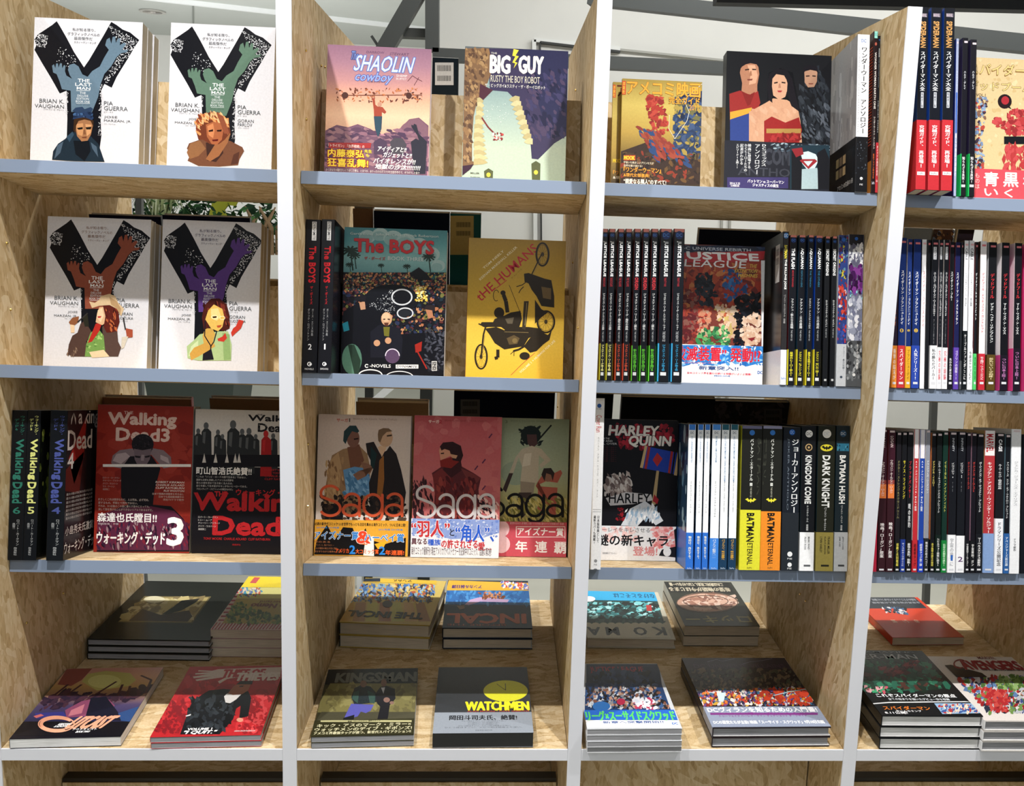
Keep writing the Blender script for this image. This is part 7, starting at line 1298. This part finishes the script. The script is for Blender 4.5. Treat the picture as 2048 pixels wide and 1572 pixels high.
flat('B4', (887, 1138), (885, 1046), (1512, 1041), (917, 635), 0, 1, art=watch, label='thick charcoal slipcased book with yellow clock face and silver band', cols='#24272b', page=mat('slipcase_black', .25, .5, '#15171a'))
def koma(A):
    A.full('#bdb8a6'); A.p('#23403f', 140, 420, 140, 230, 612, 240, 668, 420); A.m(['#4a9aa0', '#7ac4c8', '#1c2a2c', '#2f6a6c', '#16201f', '#a8dce0'], 110, (145, 350, 145, 245, 600, 250, 630, 350), 16, 2, 4, 0); A.m(['#3a5a54', '#2c4440'], 30, (145, 410, 145, 360, 640, 360, 660, 410), 20, 2, 5); A.p('#b03434', 535, 265, 570, 265, 575, 305, 540, 305)
    for i in range(11): A.e('#c8c3b0', 150 + i * 52, 405, 34, 24)
    A.p('#c8c3b0', 140, 410, 672, 410, 700, 480, 145, 480)
    for i, (ch, x) in enumerate((('A', 150), ('M', 272), ('O', 455), ('K', 580))): A.t('#2a2a20', ch, x, 412, x + 84, 464, .06, rot=180)
    A.p('#2f9ed0', 140, 232, 150, 172, 590, 180, 612, 240); A.t('#1f5a80', 'なけるとそこは', 320, 190, 590, 218, .02, rot=180); A.e('#e8e8e8', 160, 225, 40, 18)
def rocky(A):
    A.full('#2a2c24'); A.p('#1c1c1a', 650, 180, 648, 108, 1082, 115, 1120, 185); A.t('#b9b09a', 'これは絶対に見逃してはいけない一冊', 690, 118, 1040, 140, .03, rot=180); A.t('#b9b09a', '希望の物語が今はじまる', 690, 148, 1090, 175, .03, rot=180)
    A.e('#c49a86', 940, 245, 200, 64, 30); A.m(['#d8b09c', '#a87866', '#e0c4b4', '#8a6054'], 60, (760, 240, 900, 190, 1120, 215, 1140, 260, 900, 300), 20, 2.4, 5, 5); A.ring('#5a4438', 940, 250, 205, 68, 6); A.ring('#5a4438', 930, 240, 150, 40, 5)
    A.t('#a8a068', 'ロッキー', 800, 335, 1225, 382, .05, rot=180)
def squad(A):
    A.full('#c8ccd2'); A.p('#25304a', 140, 780, 140, 655, 620, 655, 640, 790); A.p('#1f3a66', 130, 960, 135, 780, 640, 790, 700, 960); A.t('#b03440', 'JUSTICE LEAGUE', 165, 672, 520, 715, .04); A.m(['#16181e', '#2a3a5a', '#3a4a70'], 60, (180, 700, 560, 700, 600, 800, 180, 800), 24, 1.5, 4)
    A.m(['#1c1a20', '#b9907a', '#3a5a8a', '#8a8a90', '#c8cfd8', '#26262e', '#7a5040'], 220, (130, 940, 140, 810, 600, 800, 690, 950), 18, 1.5, 6); A.m(['#d8e0f0', '#e8e8f0', '#b03a5a'], 40, (440, 880, 590, 880, 600, 950, 470, 950), 18, 1.6, 3); A.e('#2f6ab0', 240, 935, 58, 32); A.e('#b02a4a', 370, 905, 28, 22)
    A.p('#2a68c8', 120, 1025, 128, 960, 720, 958, 745, 1025); A.t('#5ad068', 'リーグ×スーサイドスクワッド', 140, 965, 725, 1030, .06, out='#e4f4e8', ow=.6); A.p('#eceef2', 120, 1080, 122, 1028, 745, 1028, 768, 1078); A.t('#2a4c8c', '新章へ突撃開始!!', 250, 1032, 650, 1048, .04); A.t('#2d6cc0', 'DC', 708, 1042, 745, 1056, .05)
def villains(A):
    A.full('#2a2226'); A.p('#3a3038', 780, 690, 770, 615, 1445, 605, 1500, 690); A.ln('#8a86a0', 3, 940, 640, 1000, 625, 1040, 635, 1120, 620); A.ln('#8a86a0', 3, 1160, 660, 1220, 640, 1300, 632, 1370, 618); A.t('#4a3a4a', 'DC UNIVERSE VILLAINS', 850, 655, 1450, 680, .03)
    A.m(['#3c3230', '#54483c', '#2a2426', '#6a5a48', '#484a3c'], 200, (800, 830, 790, 690, 1490, 690, 1580, 820), 20, 1.5, 5)
    A.m(['#b9402c', '#d8742c', '#c8a03c', '#2a2a40', '#d0c8d0', '#8a2c28', '#4a3a6a', '#e0d8d0', '#6a4a8a', '#3a6a8a'], 420, (880, 930, 850, 830, 1590, 815, 1650, 925), 15, 1.6, 8); A.m(['#c8442c', '#b03a28'], 50, (1240, 920, 1300, 820, 1590, 815, 1640, 920), 18, 1.7, 3); A.ln('#a8d4e0', 9, 1380, 865, 1480, 840, 1600, 822); A.p('#c8e0e8', 1005, 850, 1060, 845, 1050, 900, 1015, 905)
def villb(A):
    A.full('#8f99b0'); A.t('#f2f4f8', 'DCヴィランを知るための入門書!', 940, 942, 1662, 975, .05, out='#5a6480', ow=.5); A.r('#7c3a80', 960, 980, 1670, 994)
    A.t('#7c2a80', 'レックス・ルーサー ゾッド将軍 ドゥームズデイ ジョーカー キャットウーマン', 960, 976, 1665, 991, .03); A.t('#7c2a80', 'トゥーフェイス ハーレイ・クイン デッドショット ダークサイド', 1020, 993, 1598, 1006, .03); A.t('#f2f4f8', 'DCの悪党たちが主役! 映画「スーサイド・スクワッド」9月10日公開', 980, 1030, 1712, 1052, .04)
flat('C4', (150, 548), (148, 484), (732, 492), (150, 172), 0, 1, art=koma, label='pale hardback with teal picture lying upside down, rear left of third bay', cols='#bdb8a6', hard=True, page=M_PAGE)
flat('C4', (782, 535), (792, 402), (1288, 404), (652, 110), 0, 2, art=rocky, label='black softcover with pink oval face drawing, top of rear pile in third bay', copies_label='black softcover, %s of the rear pile in third bay', cols=('#2a2c24', '#d8d0c0', '#2a2c24'), page=M_PAGE)
flat('C4', (128, 1245), (122, 1085), (775, 1080), (130, 652), 0, 4, art=squad, label='glossy softcover with blue picture and green lettering, top of front left pile in third bay', copies_label='glossy white bordered softcover, %s of front left pile in third bay', cols='#dfe2e8', page=M_PAGEG, jit=.003)
flat('C4', (965, 1205), (975, 1075), (1758, 1070), (772, 614), 0, 2, art=villains, band=(villb, 938, '#8f99b0'), label='large dark hardback with crowded red and white picture and grey blue band', copies_label='large dark hardback, %s of the front pile in third bay', cols='#2a2226', hard=True, page=M_PAGEG)
def redbook(A):
    A.full('#c23c22'); A.p('#2b3038', 240, 310, 230, 228, 600, 230, 690, 308); A.t('#8a8e94', '伝説のグラフィックノベルがついに復刊', 300, 240, 610, 254, .02, rot=180); A.t('#8a8e94', '全世界が待ち望んだ完全版', 300, 262, 640, 274, .02, rot=180); A.m(['#2a3a50', '#c8ccd0', '#16181c', '#3a5a80'], 40, (370, 300, 540, 300, 550, 350, 400, 340), 12, 2, 4, 20)
    for ch, x in (('赤', 600), ('い', 520), ('蟹', 440)): A.t('#e8b8a0', ch, x, 390, x + 34, 412, .02, rot=180)
def spidey(A):
    A.full('#15181b'); A.p('#1c4a3c', 240, 860, 250, 700, 640, 660, 800, 880, 600, 900); A.m(['#23604c', '#12281f', '#2f7a5c', '#1a382c', '#4a2a24'], 110, (245, 900, 250, 680, 660, 660, 880, 890), 30, 2, 5, 20); A.m(['#6a2428', '#8c3438', '#4a1a1e'], 50, (330, 720, 420, 740, 620, 680, 640, 690, 480, 790, 420, 780), 16, 2, 3, 150); A.m(['#c8586a', '#3aa070', '#e0a8b0'], 24, (245, 860, 400, 870, 400, 915, 260, 900), 12, 2, 6)
    A.t('#a8aeb4', 'AMAZING', 250, 616, 595, 627, .01); A.t('#b8bec4', 'SPIDER-MAN', 20, 634, 612, 668, .03)
    A.p('#e0e2e4', 300, 985, 420, 975, 700, 972, 960, 970, 1010, 976, 700, 979, 420, 983, 305, 992); A.t('#f0f2f4', 'これぞスパイダーマンの原点', 330, 918, 890, 942, .06); A.t('#c8ccd0', '全ての始まりを描いたデビュー作を収録', 415, 948, 848, 964, .02)
    A.t('#d8762c', 'スパイダーマン', 380, 1006, 710, 1032, .05); A.t('#e8e8ea', 'ホームカミング', 470, 1034, 650, 1046, .03); A.t('#e8e8ea', '8.11公開!', 392, 1044, 550, 1060, .04); A.p('#8fb0d0', 740, 985, 1010, 985, 1090, 1055, 800, 1062); A.m(['#b03a3a', '#e8c8b0', '#3a5a9a', '#e8d8c0'], 60, (760, 995, 1000, 990, 1060, 1050, 820, 1055), 14, 1.7, 4)
def aveng(A):
    A.full('#d6d0cc'); A.m(['#5a7aa8', '#2a3040', '#6a8a4a', '#a82c30', '#c8c8d0', '#8a2428', '#4a6a3a', '#3a4a80', '#b0b4bc'], 420, (900, 800, 1250, 790, 1700, 800, 1700, 1050, 1120, 1050), 22, 1.6, 5); A.m(['#6a8a4a', '#8aa86a', '#4a6a34'], 60, (1170, 800, 1500, 790, 1500, 880, 1200, 880), 20, 1.7, 3); A.m(['#a82c30', '#c04a44'], 60, (1060, 880, 1300, 900, 1250, 1040, 1150, 1040), 20, 1.7, 8)
    A.p('#26282c', 815, 715, 860, 712, 1080, 770, 1120, 800, 900, 800); A.ring('#7a2c34', 925, 706, 48, 34, 10, 24, 60, 320); A.t('#8c2c36', 'AVENGERS', 935, 684, 1350, 748, .07, out='#d6d0cc'); A.t('#7a3a3a', 'MARVEL', 1050, 655, 1175, 672, .04); A.t('#2a2a2e', 'THE ULTIMATE CHARACTER GUIDE', 1080, 744, 1420, 756, .04)
flat('D4', (447, 572), (445, 516), (955, 513), (245, 230), 0, 1, art=redbook, label='orange red softcover with dark head, lying alone at the rear of fourth bay', cols='#c23c22', page=M_PAGE)
flat('D4', (325, 1308), (368, 1070), (1090, 1075), (218, 606), 0, 3, art=spidey, label='black hardback with green picture and white lettering, top of front pile in fourth bay', copies_label='black hardback, %s of front pile in fourth bay', cols='#15181b', hard=True, page=M_PAGEW)
flat('D4', (1195, 1328), (1100, 1108), (1810, 1112), (740, 642), 0, 3, art=aveng, label='pale hardback with crowded colourful picture, top of pile at the right picture edge', copies_label='pale hardback, %s of pile at the right picture edge', cols=('#d6d0cc', '#e8e8ea', '#d6d0cc'), hard=True, page=M_PAGEG, L=.3)

# ------------------------------------------------------------------ books of the far side, seen from behind above the back boards
def back_book(k, crop, xl, xr, ytop, dback, th, col, label, group=None, sticker=None, hard=True, cols=None, extra=None):
    """stands in the rear tray, leaning this way; its back cover faces the viewer"""
    Fb = tray(k, 0, dback, True); xm = (xl + xr) / 2
    u0 = Fb.hit(*cp(crop, xl, ytop + 20))[0]; u1 = Fb.hit(*cp(crop, xr, ytop + 20))[0]; h = Fb.hit(*cp(crop, xm, ytop))[1]
    W = u1 - u0; F = Fb.moved(keepin(u0, W), 0, .001)
    def art(A):
        if extra: extra(A)
        if sticker:
            x0, y0, x1, y1, c = sticker; A.r(c, x0, y0, x1, y1); hh = (y1 - y0)
            A.bars(x0 + (x1 - x0) * .12, y0 + hh * .12, x1 - (x1 - x0) * .12, y0 + hh * .38); A.bars(x0 + (x1 - x0) * .12, y0 + hh * .58, x1 - (x1 - x0) * .12, y0 + hh * .82)
    book(F, W, th, h, spine='R', cols=cols or col, hard=hard, art=art, crop=crop, mx=xm, label=label, group=group, page=M_PAGE)
gB = 'books of the far side'
back_book(1, 'B1', 860, 1046, 362, .165, .02, '#17232a', 'dark book with white barcode sticker behind the top shelf, second bay', None, (900, 388, 1015, 528, '#d8d8d6'))
back_book(2, 'A2', 590, 1060, 172, .165, .018, '#1a1d38', 'navy hardback of the far side, behind the rust red handed cover')
back_book(2, 'A2', 1075, 1650, 178, .165, .018, '#1a1d38', 'navy hardback of the far side, behind the purple handed cover')
back_book(3, 'A3', 640, 1225, 190, .12, .02, '#6a4a3a', 'brown book of the far side behind the brick red cover', cols=('#a8806a', '#a83a40', '#a8806a'))
back_book(3, 'A3', 1385, 1900, 195, .12, .02, '#a08468', 'brown book of the far side behind the crowd cover')
back_book(2, 'B2', 390, 515, 120, .15, .03, '#7a6250', 'thick book with mottled side, behind the teal clouds cover')
back_book(2, 'B2', 520, 990, 140, .165, .02, '#151c30', 'dark navy hardback of the far side, second bay middle shelf')
def tealx(A):
    A.r('#1c5a60', 990, 150, 1190, 600); A.r('#b9ac74', 994, 160, 1140, 402)
back_book(2, 'B2', 994, 1186, 152, .165, .02, '#1c5a60', 'teal hardback with cream label and barcode, above the mustard cover', None, (1018, 185, 1136, 305, '#b9ac74'), extra=tealx)
back_book(3, 'B3', 410, 860, 205, .15, .028, '#c0a080', 'brown hardback of the far side behind the beige cover')
back_book(3, 'B3', 1018, 1645, 140, .165, .02, '#141c34', 'large navy hardback of the far side above the sage green cover', None, (1058, 182, 1178, 290, '#6a6a70'))
back_book(2, 'C2', 785, 1330, 205, .165, .02, '#141a2c', 'navy hardback of the far side behind the red title bar cover')
back_book(3, 'C3', 95, 222, 95, .165, .02, '#1c1d1f', 'black book of the far side beside the second white post')
back_book(3, 'C3', 275, 895, 122, .165, .02, '#15171e', 'broad black hardback of the far side, third bay third shelf')
back_book(3, 'C3', 735, 1390, 145, .12, .02, '#2a2628', 'dark mottled hardback of the far side with barcode, third bay third shelf', None, (1215, 190, 1335, 285, '#4a4848'), extra=lambda A: A.m(['#3a3436', '#221f22', '#4a4448'], 60, (760, 160, 1340, 300), 24, 2, 4))
def seen(A): A.m(['#4a3a34', '#2a2024', '#8a6a4a', '#6a7a9a'], 50, (420, 215, 890, 300), 20, 1.5, 3)
back_book(2, 'D2', 390, 590, 205, .165, .02, '#7a8aa0', 'pale blue book of the far side, fourth bay middle shelf')
back_book(2, 'D2', 597, 745, 215, .165, .02, '#4a3028', 'dark brown book of the far side, fourth bay middle shelf', extra=seen)
back_book(2, 'D2', 775, 892, 200, .13, .02, '#1c161c', 'black book of the far side, fourth bay middle shelf')
